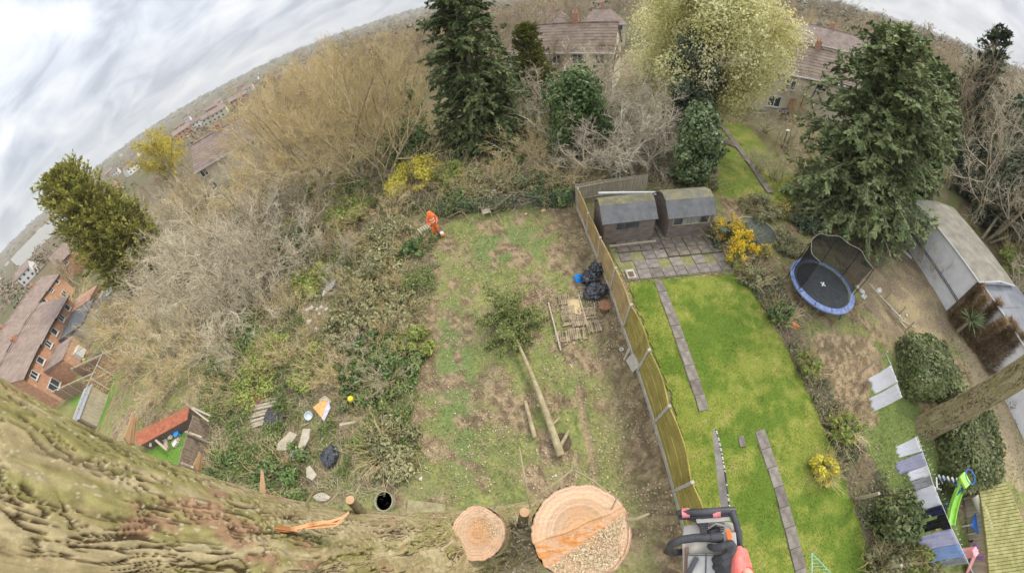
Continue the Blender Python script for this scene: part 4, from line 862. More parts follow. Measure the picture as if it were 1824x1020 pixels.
M_moss = mat('mossy_felt', (.15, .14, .07), (.26, .23, .10), rough=.95, scale=4, bump=.01, c3=(.17, .16, .12))
M_shedwood = mat('weathered_shed_board', (.125, .10, .085), (.23, .19, .165), rough=.9, scale=2, stretch=(1, 1, 9), island=.15, bump=.005)
M_dark = mat('dark_void', (.02, .02, .02), (.03, .03, .03))
M_chim = mat('chimney_brick', (.34, .17, .11), (.45, .26, .18), scale=4)
M_fence = mat('fence_board', (.36, .25, .11), (.52, .39, .19), rough=.85, scale=1.6, detail=6, stretch=(1, 1, 5), island=.14, bump=.006, bscale=12)
M_fencemoss = mat('fence_board_green', (.27, .22, .06), (.42, .35, .10), rough=.85, scale=1.6, detail=6, stretch=(1, 1, 5), island=.14, bump=.006, bscale=12)
M_conc = mat('concrete_post', (.40, .37, .30), (.54, .50, .42), rough=.9, scale=5, bump=.004, bscale=40)
M_timber = mat('grey_timber', (.34, .29, .21), (.50, .44, .33), rough=.9, scale=2, stretch=(6, 6, 1), bump=.003, island=.12)
M_freshwood = mat('fresh_cut_wood', (.50, .31, .17), (.66, .46, .29), rough=.8, scale=6, c3=(.58, .38, .22))
M_black = mat('black_plastic', (.018, .018, .02), (.035, .035, .038), rough=.4, spec=.5)
M_orange = mat('orange_hivis', (.85, .17, .04), (.95, .24, .07), rough=.7, scale=5)

# ---------- houses
def house(name, label, A, B, depth, z0, eave, ridge, wallm, roofm, wins=(), chims=(), hip=0.0, cat='house', group=None, extra=None, courses=10, tp=.5):
    """A,B: ends of the camera-facing wall on the ground; built in local axes x along AB, y into the house"""
    A = Vector((A[0], A[1], 0)); B = Vector((B[0], B[1], 0)); L = (B-A).length; yaw = atan2(B.y-A.y, B.x-A.x)
    # +y local must point away from the camera
    r = thing(name, label, cat, (A.x, A.y, z0), yaw, group)
    mb = MB(); mb.prism([(0, 0), (L, 0), (L, depth), (0, depth)], -1.0, eave)
    if hip < .01:   # gable triangles
        mb.add([(0, 0, eave), (0, depth, eave), (0, depth*tp, ridge), (L, 0, eave), (L, depth, eave), (L, depth*tp, ridge)], [(0, 1, 2), (3, 5, 4)])
    mb.build('wall', wallm, r)
    ov = .35; hs = hip*(depth/2)
    rf = MB()
    def slope(p0, p1, q1, q0, nrm):   # eave line p0-p1, ridge line q0-q1, stepped tile courses
        for k in range(courses):
            t0, t1 = k/courses, (k+1)/courses; up = Vector((0, 0, .045)); lo = Vector((0, 0, .012))
            a, b, c, d = p0.lerp(q0, t0), p1.lerp(q1, t0), p1.lerp(q1, t1), p0.lerp(q0, t1)
            rf.add([a+up, b+up, c+lo, d+lo, a-up, b-up, c-up, d-up], [(0, 1, 2, 3), (7, 6, 5, 4), (0, 4, 5, 1), (1, 5, 6, 2), (3, 7, 4, 0)])
    dz = (ridge-eave)/(depth*tp)*ov
    e0, e1 = Vector((-ov*.6, -ov, eave-dz)), Vector((L+ov*.6, -ov, eave-dz)); f0, f1 = Vector((-ov*.6, depth+ov, eave-dz)), Vector((L+ov*.6, depth+ov, eave-dz))
    r0, r1 = Vector((-ov*.6+hs, depth*tp, ridge)), Vector((L+ov*.6-hs, depth*tp, ridge))
    slope(e0, e1, r1, r0, 0); slope(f1, f0, r0, r1, 0)
    if hip > 0: slope(e1, f1, r1, r1+Vector((.001, 0, 0)), 0); slope(f0, e0, r0, r0+Vector((.001, 0, 0)), 0)
    ro = rf.build('roof', roofm, r)
    MB().tube([r0+Vector((0, 0, .05)), r1+Vector((0, 0, .05))], .12, 6).build('ridge_tiles', roofm, ro)
    MB().box((L/2, -.42, eave-dz-.04), (L+.4, .12, .12)).build('gutter', M_white if wallm is M_render_wall else M_black, ro)
    for (cx_, cy_, ch) in chims:
        c = MB().box((cx_, cy_, ridge+ch/2-.4), (.75, .55, ch+.8)); c.build('chimney', M_chim, ro)
        q = MB()
        for s_ in (-.2, .2): q.lathe((cx_+s_, cy_, ridge+ch), [(.10, 0), (.12, .1), (.09, .4)], 8)
        q.build('chimney_pot', mat('clay_pot', (.50, .33, .22)), ro)
    for (wx, wz, ww, wh) in wins:
        fr = MB(); t = .09
        fr.box((wx, -.04, wz+wh/2), (ww+t, .1, t)); fr.box((wx, -.04, wz-wh/2), (ww+t, .1, t))
        for sx in ([-1, 0, 1] if ww > .9 else [-1, 1]): fr.box((wx+sx*ww/2, -.04, wz), (t*.9, .096, wh))
        w_ = fr.build('window', M_white, r); MB().box((wx, -.012, wz), (ww, .03, wh)).build('pane', M_glass, w_)
        MB().box((wx, -.1, wz-wh/2-.09), (ww+.3, .2, .06)).build('sill', M_white, w_)
    if extra: extra(r, L)
    return r
def winrow(L, z, ww, wh, n, m=1.2): return [(m+(L-2*m)*i/(n-1), z, ww, wh) for i in range(n)]
# house C: rendered pair behind the spruce and the blossom
def dirpt(px, py, dist, z=0):   # ground point at this azimuth and horizontal distance
    v = raydir(px, py); a = atan2(v.x, v.y); return (dist*sin(a), dist*cos(a))
Ac = dirpt(905, 95, 43.6); Bc = (Ac[0]+12.6*.855, Ac[1]-12.6*.518)
house('house', 'rendered semi-detached house with brown roof between the spruce and the cream blossom', Ac, Bc, 8.5, 0, 5.0, 7.7, M_render_wall, M_roof_brown,
      wins=[(3.3, 4.0, 1.6, 1.1), (6.1, 4.0, 1.0, 1.0), (8.6, 4.0, 1.6, 1.1), (5.0, 1.4, 1.8, 1.3), (8.4, 1.3, 1.0, 2.0), (3.0, 1.3, 1.0, 2.0), (11.2, 4, 1.0, 1.1)], chims=[(7.6, 4.2, 1.2)])
for px, py, d_, L, lb in [(945, 42, 78, 9, 'hipped brown roofed house behind, first of the two beyond the chimney'), (1035, 42, 76, 9, 'hipped roofed house half hidden behind the blossom tree')]:
    A = dirpt(px, py, d_); house('house', lb, A, (A[0]+L*.93, A[1]-L*.36), 8, 0, 4.9, 7.6, M_render_wall, M_roof_pink, wins=winrow(L, 3.9, 1.2, 1.1, 3), chims=[(L*.5, 4, 1.3)], hip=.8)
# house R
Ar = dirpt(1352, 118, 42); dR = Vector((.93, -.37)); Br = (Ar[0]+13.2*dR.x, Ar[1]+13.2*dR.y)
def drain(r, L):
    MB().tube([(6.6, -.12, 4.4), (6.6, -.12, 3.6), (6.2, -.12, 3.2), (6.2, -.12, 0)], .06, 6).build('drainpipe', M_black, r)
    MB().tube([(7.6, -.12, 5.5), (7.6, -.12, 4.3), (7.3, -.12, 2.6), (6.9, -.12, 1.9)], .06, 6).build('drainpipe', M_black, r)
    MB().box((8.2, -.1, 3.5), (.9, .12, .3)).build('satellite_box', M_black, r)
house('house', 'pale rendered house with brown roof and black drainpipes left of the broad cypress', Ar, Br, 8.0, 0, 4.7, 7.3, M_render_wall, M_roof_brown,
      wins=[(1.5, 3.3, 1.2, 1.0), (4.2, 3.3, 1.2, 1.0), (7.9, 3.8, .8, .8), (11.2, 3.6, 1.6, 1.0), (2.8, 1.2, 1.5, 1.2)], chims=[(2, 4, 1.0), (8.6, 4, .9)], extra=drain)
A = dirpt(1372, 62, 70); house('house', 'long pinkish roof of the second row behind the pale rendered house', A, (A[0]+27*.9, A[1]-27*.43), 8, 1.6, 4.6, 7.2, M_render_wall, M_roof_pink, wins=winrow(27, 3.7, 1.2, 1, 7), chims=[(5, 4, 1.2), (13, 4, 1), (21, 4, 1.2)])
# brick extension and barbecue by house R
MB().box((0, 0, .9), (1.6, 1.2, 1.8)).build('brick_store', M_brickwall, None).location = at(1404, 200); bpy.context.view_layer.update()
tag(bpy.data.objects['brick_store'], 'low red brick store by the black drainpipes', 'outbuilding')
# mid-left house
A = (-47, 47.0); house('house', 'long pink roofed terrace beyond the scrub right of the yellow willow', A, (-21, 54.5), 8.5, -1.8, 5.0, 8.4, M_render_wall, M_roof_pink,
      wins=winrow(26, 3.9, 1.3, 1.1, 7)+winrow(26, 1.3, 1.3, 1.3, 6), chims=[(6, 4, .9), (18, 4, .9)])
def dormer(r, L): pass
# red brick terrace, two parallel rows
tz = -2.2
def terrace(prefix, A, B, depth, z0, n, rooflab, roofm, wins2, group):
    A = Vector(A); B = Vector(B)
    for i in range(n):
        a = A.lerp(B, i/n); b = A.lerp(B, (i+1)/n); L = (b-a).length
        w_ = [(L*.25, 4.05, .95, .85), (L*.7, 4.05, .9, .85)]+([(L*.3, 1.5, 1.7, 1.2), (L*.78, 1.2, .9, 1.9)] if wins2 else [(L*.5, 1.5, 1.3, 1.2)])
        house('terrace_house', rooflab[i], (a.x, a.y), (b.x, b.y), depth, z0, 5.1-.12*i, 7.1-.12*i, M_brickwall, roofm, wins=w_, chims=[(L*.5, depth/2, .5)] if i % 2 else [], group=group, courses=12)
# front wall of the near row is seen from its garden side
TA = dirpt(40, 675, 53); TB = dirpt(122, 533, 64)
terrace('t', TA, TB, 8.2, tz, 3, ['brick terrace house nearest the big trunk with a ribbed brown roof', 'middle brick house of the near terrace with white windows', 'brick house at the far end of the near terrace under the yellow tree'], M_roof_pink, True, 'near brick terrace')
T2 = dirpt(-15, 640, 80); T3 = dirpt(92, 478, 96)
terrace('t', T2, T3, 8.2, tz, 4, ['back row brick house nearest the dark blue conifer', 'back row brick house second along from the trunk', 'back row brick house third along with white windows', 'back row brick house at the far end near the yew'], M_roof_pink, False, 'back brick terrace')
A = dirpt(92, 466, 110); house('terrace_house', 'lone roof end beyond the terrace just below the yew', A, (A[0]+6, A[1]+12), 8, tz, 5, 7.4, M_brickwall, M_roof_pink, wins=[(2, 4, 1, 1), (6, 4, 1, 1), (10, 4, 1, 1)])
# lean-to extensions of the near terrace
TAv, TBv = Vector(TA), Vector(TB); dT = (TBv-TAv).normalized(); nT = Vector((dT.y, -dT.x))
if nT.dot(-TAv) < 0: nT = -nT
for s0, s1, dp, hz, mt, nm, lb in [(2.5, 6.5, 3.4, 2.7, M_roof_pink, 'extension', 'low pink-roofed lean-to at the near end of the brick terrace'), (8.0, 13.5, 4.6, 2.6, M_felt, 'conservatory', 'grey flat roofed extension on the middle terrace house'), (13.9, 17.5, 3.6, 2.8, M_brickwall, 'extension', 'brick lean-to at the far end of the near terrace')]:
    a = TAv+dT*s0; b = TAv+dT*s1; c = b+nT*dp; d = a+nT*dp; ctr = (a+c)/2
    r = thing(nm, lb, 'outbuilding', (ctr.x, ctr.y, tz))
    q = [(p.x-ctr.x, p.y-ctr.y) for p in (a, b, c, d)]; MB().prism(q, -.2, hz-.15).build('wall', M_render_wall if nm == 'conservatory' else M_brickwall, r)
    MB().hull([(x*1.04, y*1.04, hz-.14) for x, y in q], [(x*1.04, y*1.04, hz+(.5 if k < 2 else 0)) for k, (x, y) in enumerate(q)]).build('roof', mt, r)
    m_ = (c+d)/2-ctr; MB().box((m_.x, m_.y, 1.2), (1.5, 1.5, 1.1), (0, 0, atan2(dT.y, dT.x))).build('window', M_white, r)
# small distant houses of the town
rng = np.random.default_rng(300); protoW = {}
def far_proto(i):
    wm = [M_white, M_render_wall, M_brickwall][i % 3]; rm = [M_roof_pink, M_roof_brown][i % 2]; L = [9, 11, 14][i % 3]
    b = MB().prism([(0, 0), (L, 0), (L, 7), (0, 7)], -1, 5); b.add([(0, 0, 5), (0, 7, 5), (0, 3.5, 7.2), (L, 0, 5), (L, 7, 5), (L, 3.5, 7.2)], [(0, 1, 2), (3, 5, 4)]); me1 = b.mesh('wall', wm)
    c = MB(); 
    for s in (0, 1):
        y0 = -.4 if s == 0 else 7.4; c.add([(-.3, y0, 4.85), (L+.3, y0, 4.85), (L+.3, 3.5, 7.35), (-.3, 3.5, 7.35), (-.3, y0, 4.65), (L+.3, y0, 4.65), (L+.3, 3.5, 7.15), (-.3, 3.5, 7.15)], [(0, 1, 2, 3), (7, 6, 5, 4), (0, 4, 5, 1), (1, 5, 6, 2), (3, 7, 4, 0)])
    me2 = c.mesh('roof', rm); d = MB()
    for k in range(int(L/3)): d.box((1.5+3*k, -.02, 3.8), (1.1, .06, 1)); d.box((1.5+3*k, -.02, 1.4), (1.1, .06, 1.1))
    return me1, me2, d.mesh('window', M_glass)
FP = [far_proto(i) for i in range(6)]
for j in range(64):
    az = radians(rng.uniform(-78, -22) if j < 60 else rng.uniform(-20, 30)); rr = rng.uniform(200, 300) if j < 12 else rng.uniform(260, 1300) if j < 60 else rng.uniform(120, 500)
    x, y = rr*sin(az), rr*cos(az); i = int(rng.integers(0, 6)); wl = ['white walled', 'cream rendered', 'red brick'][i % 3]; ln = ['small', 'mid-sized', 'long'][i % 3]
    zone = 'among trees on the near side of the distant town' if rr < 260 else 'far off in the hazy town below the skyline'
    r = thing('distant_house', f'{["nearer", "mid-distance", "distant", "very distant"][min(3, int(rr/240))]} {ln} {wl} house {mark(math.degrees(az))}', 'house', (x, y, th(x, y)), rng.uniform(-.5, .5)-az, group='distant town houses')
    obj('wall', FP[i][0], r); obj('roof', FP[i][1], r); w_ = obj('windows', FP[i][2], r); w_['kind'] = 'stuff'
p = Vector(dirpt(86, 415, 420)); MB().box((0, 0, 5), (70, 30, 11)).build('warehouse', M_white, None); o = bpy.data.objects['warehouse']; o.location = (p.x, p.y, th(p.x, p.y)); o.rotation_euler = (0, 0, .9); tag(o, 'long white warehouse on the skyline left of the yew', 'warehouse')

# ---------- timber panel fence with concrete posts and gravel boards
def pt(px, py, z=0): p = at(px, py, z); return Vector((p.x, p.y, z))
posts = [pt(1027, 385), pt(1043, 425), pt(1063, 470), pt(1084, 518), pt(1106, 582), pt(1130, 662), pt(1165, 748), pt(1187, 838)]
# straighten onto a line, keep the spacing
fx = lambda y: 3.72+.072*y
ys = [15.1, 12.75, 10.65, 8.6, 6.55, 4.55, 2.45, .05, -2.0, -4.0]
froot = thing('fence', 'long timber panel fence with concrete posts between the two gardens', 'fence', (fx(5), 5, 0))
heights = [1.5, 1.5, 1.55, 1.6, 1.65, 1.7, 1.75, 1.8, 1.8, 1.8]
rg = random.Random(2); P_ = []
for i, y in enumerate(ys):
    b = Vector((fx(y), y, 0)); h = heights[i]+.08; lx = rg.uniform(.05, .16) if i in (3, 4, 5, 6) else rg.uniform(0, .05); t = b+Vector((lx, rg.uniform(-.03, .05), h)); P_.append((b, t))
    m = MB(); m.hull([b+Vector((-.05, -.05, -.1)), b+Vector((.05, -.05, -.1)), b+Vector((.05, .05, -.1)), b+Vector((-.05, .05, -.1))], [t+Vector((-.05, -.05, -.04)), t+Vector((.05, -.05, 0)), t+Vector((.05, .05, 0)), t+Vector((-.05, .05, -.04))])
    m.build('post', M_conc, froot, bevel=.008, world=True)
for i in range(len(ys)-1):
    (b0_, t0_), (b1_, t1_) = P_[i], P_[i+1]; d = (b1_-b0_).normalized(); n_ = Vector((-d.y, d.x, 0)); g0, g1 = b0_+d*.06, b1_-d*.06
    gb = MB().beam(g0+Vector((0, 0, .12)), g1+Vector((0, 0, .12)), .05, .26); gb.build('gravel_board', M_conc, froot, bevel=.006, world=True)
    lean0 = (t0_-b0_)/(t0_-b0_).z; lean1 = (t1_-b1_)/(t1_-b1_).z
    if i == 4: lean1 = lean1+Vector((.03, 0, 0))
    fm = M_fence if i < 4 else M_fencemoss
    z0_, z1_ = .26, min(heights[i], heights[i+1])-.02
    fr = MB()
    def on(u, z, off=0): return g0.lerp(g1, u)+(lean0.lerp(lean1, u))*z+n_*(off+(.10*sin(pi*u) if i in (4, 5, 6, 7) else .03*sin(pi*u))*(z-z0_)/1.5)
    for z in (z0_+.02, z1_-.02): 
        for k in range(6): fr.beam(on(k/6, z, .03), on((k+1)/6, z, .03), .03, .045)
    for u in (.02, .5, .98): fr.beam(on(u, z0_, .035), on(u, z1_, .035), .03, .04, up=(0, 1, 0))
    pn = fr.build('panel', fm, froot, world=True)
    if i >= 5:      # the near bays are upright boards on two rails
        for k in range(16):
            s = MB(); u0_, u1_ = (k+.04)/16, (k+1.06)/16; pa, pb, pc, pd = on(u0_, z0_, .014), on(u1_, z0_, .002), on(u1_, z1_+.02, .002), on(u0_, z1_+.02, .014)
            q_ = [v-froot.location for v in (pa, pb, pc, pd)]; s.add(q_+[v-n_*.012 for v in q_], [(0, 1, 2, 3), (7, 6, 5, 4), (0, 4, 5, 1), (3, 2, 6, 7), (1, 5, 6, 2), (0, 3, 7, 4)]); s.build('board', fm, pn)
        for zz in (.55, 1.15):
            s = MB()
            for q in range(6): s.beam(on(q/6, zz, -.03)-froot.location, on((q+1)/6, zz, -.03)-froot.location, .035, .06)
            s.build('rail', fm, pn)
        continue
    ns = 11
    for k in range(ns):
        za = z0_+(z1_-z0_)*k/ns; zb = z0_+(z1_-z0_)*(k+1.12)/ns; s = MB(); K = 6
        lo = [on(q/K, za, .012) for q in range(K+1)]; hi = [on(q/K, zb, -.010)+Vector((0, 0, .012*sin(q*2.1+k*1.3))) for q in range(K+1)]
        for q in range(K):
            s.add([lo[q], lo[q+1], hi[q+1], hi[q], lo[q]-n_*.012, lo[q+1]-n_*.012, hi[q+1]-n_*.008, hi[q]-n_*.008], [(0, 1, 2, 3), (7, 6, 5, 4), (0, 4, 5, 1), (3, 2, 6, 7)])
        s.build('slat', fm, pn, world=False); sl = bpy.context.scene.objects[-1] if False else None
        o_ = pn.children[-1] if pn.children else None
        if o_:
            ml = Matrix.Translation(froot.location).inverted(); o_.data.transform(ml)
# loose stakes leaning on the fence
for px, py, tx, ty, lb in [(1102, 637, 1140, 622, 0)][:0]: pass
r = thing('paving_slab', 'mossy concrete slab leaning against the foot of the fence', 'slab', at(1126, 650)); MB().box((0, 0, .22), (.07, .6, .5), (0, .5, .1)).build('slab_face', M_conc, r, bevel=.01)
for px, py, a_, lb in [(1090, 535, .3, 'short grey stake leaning on the fence beside the black bags'), (1112, 640, .5, 'short broken post leaning at the fence above the slab'), (1180, 760, .6, 'broken post stub lying against the fence bottom board'), (1200, 845, .5, 'small snapped post against the fence nearest the saw')]:
    p = at(px, py); MB().beam((0, 0, 0), (.3*a_, .1, .62), .08, .08).build('stake', M_conc, None, bevel=.008); o = [q for q in S.objects if q.name.startswith('stake')][-1]; o.location = p; tag(o, lb, 'stake')
# rear fence with rail and white gutter
r = thing('rear_fence', 'weathered board fence running behind the two sheds', 'fence', (7, 15.9, 0))
for k in range(30):
    x = 5.0+.155*k*1.02; s = MB().box((x-7, -.03*k*.2+.02, .68), (.14, .02, 1.36)); s.build('plank', M_timber, r)
for z in (.35, 1.2): MB().box((.3, -.12, z), (4.8, .05, .08)).build('rail', M_timber, r)
g1_, g2_ = at(1066, 344, 1.5), at(1172, 343, 1.5); MB().beam((0, 0, 0), (g2_.x-g1_.x, g2_.y-g1_.y, 0), .12, .09).build('white_gutter', M_white, None); o = bpy.data.objects['white_gutter']; o.location = g1_; tag(o, 'long white plastic length lying level behind the left shed', 'gutter')
g1_, g2_ = at(1166, 346, 1.7), at(1196, 341, 1.7); MB().beam((0, 0, 0), (g2_.x-g1_.x, g2_.y-g1_.y, 0), .12, .06).build('white_board', M_white, None); o = bpy.data.objects['white_board']; o.location = g1_; tag(o, 'short white board end sticking out behind the right shed', 'board')

# ---------- garden sheds with barn roofs
def shed(label, A, B, depth, eave, brk, ridge, nwin, left_x, wts, seed, moss=True):
    A = Vector((A[0], A[1], 0)); B = Vector((B[0], B[1], 0)); L = (B-A).length; yaw = atan2(B.y-A.y, B.x-A.x); rg = random.Random(seed)
    r = thing('garden_shed', label, 'shed', (A.x, A.y, .12), yaw)
    bi = .62; prof = [(0, eave), (bi, brk), (depth/2, ridge), (depth-bi, brk), (depth, eave)]
    fr = MB()
    for x in (.03, L-.03):
        for y in (.03, depth-.03): MB().box((x, y, eave/2), (.06, .06, eave)).build('corner_post', M_shedwood, r)
    [MB().box((L/2, y, -.05), (L, .1, .08)).build('bearer', M_shedwood, r) for y in (.05, depth-.05)]
    core = MB(); core.add([(.02, y, z) for y, z in [(0.02, 0)]+[(min(max(y, .02), depth-.02), z-.03) for y, z in prof]+[(depth-.02, 0)]]+[(L-.02, y, z) for y, z in [(0.02, 0)]+[(min(max(y, .02), depth-.02), z-.03) for y, z in prof]+[(depth-.02, 0)]],
             [tuple(range(7))[::-1], tuple(range(7, 14))]+[(i, (i+1) % 7, 7+(i+1) % 7, 7+i) for i in range(7)]); core.build('wall', M_shedwood, r)
    nb = 10; wz0, wz1 = eave*.60, eave*.93
    for k in range(nb):    # front cladding, board by board, broken round the window band
        z0, z1 = eave*k/nb, eave*(k+1)/nb
        spans = [(0, L)]
        if z1 > wz0+.02 and z0 < wz1-.02: spans = [(0, left_x), (left_x+wts*nwin, L)]
        for a, b in spans:
            if b-a < .05: continue
            q = MB(); y = -.022+rg.uniform(-.004, .002); q.add([(a, y-.012, z0), (b, y-.012, z0), (b, y+.008, z1), (a, y+.008, z1), (a, .02, z0), (b, .02, z0), (b, .02, z1), (a, .02, z1)], [(0, 1, 2, 3), (0, 4, 5, 1), (3, 2, 6, 7), (0, 3, 7, 4), (1, 5, 6, 2)])
            q.build('plank', M_shedwood, r)
    for side, x in ((-1, 0), (1, L)):   # end cladding
        for k in range(14):
            z0, z1 = ridge*k/14, ridge*(k+1)/14; zm = (z0+z1)/2; y0, y1 = 0, depth
            if zm > eave:
                if zm < brk: t = (zm-eave)/(brk-eave); y0 = bi*t
                else: t = (zm-brk)/(ridge-brk); y0 = bi+(depth/2-bi)*t
                y1 = depth-y0
            q = MB().box((x+side*.012, (y0+y1)/2, zm), (.02+.006*(k % 2), max(.05, y1-y0-.03), (z1-z0)*.94)); q.build('plank', M_shedwood, r)
    rf = MB(); ov = .10
    pr = [(-.09, eave-.09)]+prof[1:-1]+[(depth+.09, eave-.09)]
    for i in (0, 3):
        (y0, z0), (y1, z1) = pr[i], pr[i+1]; rf.add([(-ov, y0, z0), (L+ov, y0, z0), (L+ov, y1, z1), (-ov, y1, z1), (-ov, y0, z0+.03), (L+ov, y0, z0+.03), (L+ov, y1, z1+.03), (-ov, y1, z1+.03)], [(0, 1, 2, 3), (7, 6, 5, 4), (0, 4, 5, 1), (1, 5, 6, 2), (2, 6, 7, 3), (3, 7, 4, 0)])
    ro = rf.build('roof', M_felt, r); tb = MB()
    for i in (1, 2):
        (y0, z0), (y1, z1) = pr[i], pr[i+1]; tb.add([(-ov-.003, y0, z0+.004), (L+ov+.003, y0, z0+.004), (L+ov+.003, y1, z1+.004), (-ov-.003, y1, z1+.004), (-ov-.003, y0, z0+.036), (L+ov+.003, y0, z0+.036), (L+ov+.003, y1, z1+.036), (-ov-.003, y1, z1+.036)], [(0, 1, 2, 3), (7, 6, 5, 4), (0, 4, 5, 1), (1, 5, 6, 2), (2, 6, 7, 3), (3, 7, 4, 0)])
    tb.build('roof_top', M_moss if moss else mat('half_mossy_felt', (.15, .15, .13), (.25, .22, .11), scale=3, bump=.006), ro)
    for i in range(4):
        (y0, z0), (y1, z1) = pr[i], pr[i+1]
        for x in (-ov-.014, L+ov+.014): MB().beam((x, y0, z0-.02), (x, y1, z1-.02), .022, .09, up=(1, 0, 0) if False else (0, 0, 1)).build('barge_board', M_shedwood, ro)
    for k in range(nwin):
        x = left_x+wts*(k+.5); f = MB()
        for z in (wz0, wz1): f.box((x, -.03, z), (wts, .04, .035))
        for s_ in (-1, 1): f.box((x+s_*wts/2, -.032, (wz0+wz1)/2), (.035, .04, wz1-wz0+.03))
        w_ = f.build('window', M_timber if seed == 2 else M_shedwood, r); MB().box((x, -.015, (wz0+wz1)/2), (wts-.03, .01, wz1-wz0-.03)).build('pane', M_glass if (seed == 1 or k % 3 == 0) else mat('hazy_pane', (.20, .21, .19), (.33, .34, .30), rough=.25, spec=.5), w_)
    return r
shed('weathered garden shed with moss along its barn roof, beside the panel fence', (5.15, 11.75), (7.85, 11.45), 2.0, 1.42, 1.95, 2.10, 2, .62, .62, 1)
shed('weathered garden shed with four pale windows, beside the forsythia', (8.6, 11.25), (11.2, 10.95), 2.2, 1.42, 1.98, 2.12, 4, .22, .53, 2, moss=False)
MB().beam((0, 0, 0), (2.55, -.3, .0), .10, .09).build('timber_bearer', M_timber, None); o = bpy.data.objects['timber_bearer']; o.location = (5.4, 11.42, .16); tag(o, 'pale timber bearer along the front foot of the left shed', 'timber')
# ---------- white cabin and grey-roofed garage
def wbox(name, label, cat, c4, hz, wallm, roofm, pitch=.18, over=.14, panels=0):
    ctr = sum((Vector((p[0], p[1], 0)) for p in c4), Vector())/4; r = thing(name, label, cat, ctr); q = [(p[0]-ctr.x, p[1]-ctr.y) for p in c4]
    MB().prism(q, -.1, hz).build('wall', wallm, r)
    q2 = [(x*(1+over/abs(Vector((x, y)).length)), y*(1+over/abs(Vector((x, y)).length))) for x, y in q]
    rid = ((q2[0][0]+q2[3][0])/2, (q2[0][1]+q2[3][1])/2), ((q2[1][0]+q2[2][0])/2, (q2[1][1]+q2[2][1])/2)
    a, b, c, d = [Vector((x, y, hz+.02)) for x, y in q2]; e = Vector((*rid[0], hz+pitch)); f = Vector((*rid[1], hz+pitch)); up = Vector((0, 0, .09))
    rm = MB().add([a, b, f, e, a+up, b+up, f+up, e+up], [(3, 2, 1, 0), (4, 5, 6, 7), (0, 1, 5, 4), (1, 2, 6, 5), (3, 0, 4, 7)]); rm.add([e, f, c, d, e+up, f+up, c+up, d+up], [(3, 2, 1, 0), (4, 5, 6, 7), (1, 2, 6, 5), (2, 3, 7, 6), (3, 0, 4, 7)])
    ro = rm.build('roof', roofm, r)
    MB().tube([a+up*.5, b+up*.5], .05, 6).build('gutter', M_white, ro); MB().tube([b+up*.5, f+up*.5, c+up*.5], .05, 6).build('verge', M_white, ro)
    for k in range(panels):
        t = (k+1)/(panels+1); x0 = a.lerp(b, t); x1 = e.lerp(f, t); MB().beam(x0+up*1.08, x1+up*1.08, .05, .03).build('roof_batten', roofm, ro)
        x2 = d.lerp(c, t); MB().beam(x1+up*1.08, x2+up*1.08, .05, .03).build('roof_batten', roofm, ro)
    return r, q
M_roofgrey = mat('flat_roof_grey', (.20, .185, .145), (.31, .29, .23), rough=.9, scale=1.4, detail=6)
M_roofslate = mat('flat_roof_slate', (.20, .205, .215), (.27, .275, .29), rough=.8, scale=1.2)
M_cabin = mat('pale_cabin_wall', (.74, .74, .77), (.84, .84, .86), rough=.7, scale=2)
c4 = [(26.6, 7.8), (23.9, 1.5), (27.6, .2), (30.6, 6.4)]
r, q = wbox('cabin', 'long white cabin with a dull grey roof behind the bare plot', 'outbuilding', c4, 2.55, M_cabin, M_roofgrey, .22, .15, 0)
for z in (.9, 1.0): MB().beam((q[0][0]*1.02-.05, q[0][1], z), (q[1][0]-.06, q[1][1], z), .03, .03).build('cable', M_black, r)
c4 = [(24.6, 1.1), (23.2, -3.2), (27.0, -4.4), (28.4, -.1)]
wbox('garage', 'slate grey flat roofed garage next to the white cabin', 'outbuilding', c4, 2.3, M_cabin, M_roofslate, .06, .12, 2)
c4 = [(23.1, -3.5), (22.3, -6.5), (26.0, -7.7), (26.9, -4.7)]
wbox('garage', 'lower grey garage roof past the slate grey one at the edge', 'outbuilding', c4, 2.1, M_cabin, M_roofslate, .06, .12, 1)
# mossy green corrugated shed roof at the corner
R4 = [at(1742, 868, .8), at(1792, 858, .8), at(1860, 1040, .8), at(1762, 1055, .8)]; ctr = sum(R4, Vector())/4; ctr.z = 0
r = thing('mossy_shed', 'shed with a mossy olive ribbed roof at the corner beside the toys', 'shed', ctr); q = [(p.x-ctr.x, p.y-ctr.y) for p in R4]
MB().prism([(x*.93, y*.93) for x, y in q], 0, .75).build('wall', M_timber, r)
ro = MB().prism(q, .75, .8).build('roof', mat('roof_base_moss', (.20, .19, .07), (.28, .26, .10)), r); Mm = mat('mossy_corrugation', (.22, .215, .07), (.36, .33, .14), rough=.95, scale=3, island=.12, bump=.01)
a, b, c, d = [Vector((x, y, .82)) for x, y in q]
for k in range(30):
    t = (k+.5)/30; MB().beam(a.lerp(d, t), b.lerp(c, t), .11, .05).build('roof_rib', Mm, ro)
# ------------------------------------------------------------------ smaller things
def single(name, mb, m, loc, label, cat, rot=(0, 0, 0), group=None, bevel=0, smooth=False):
    o = mb.build(name, m, None, bevel=bevel, smooth=smooth); o.location = loc; o.rotation_euler = rot; return tag(o, label, cat, group)
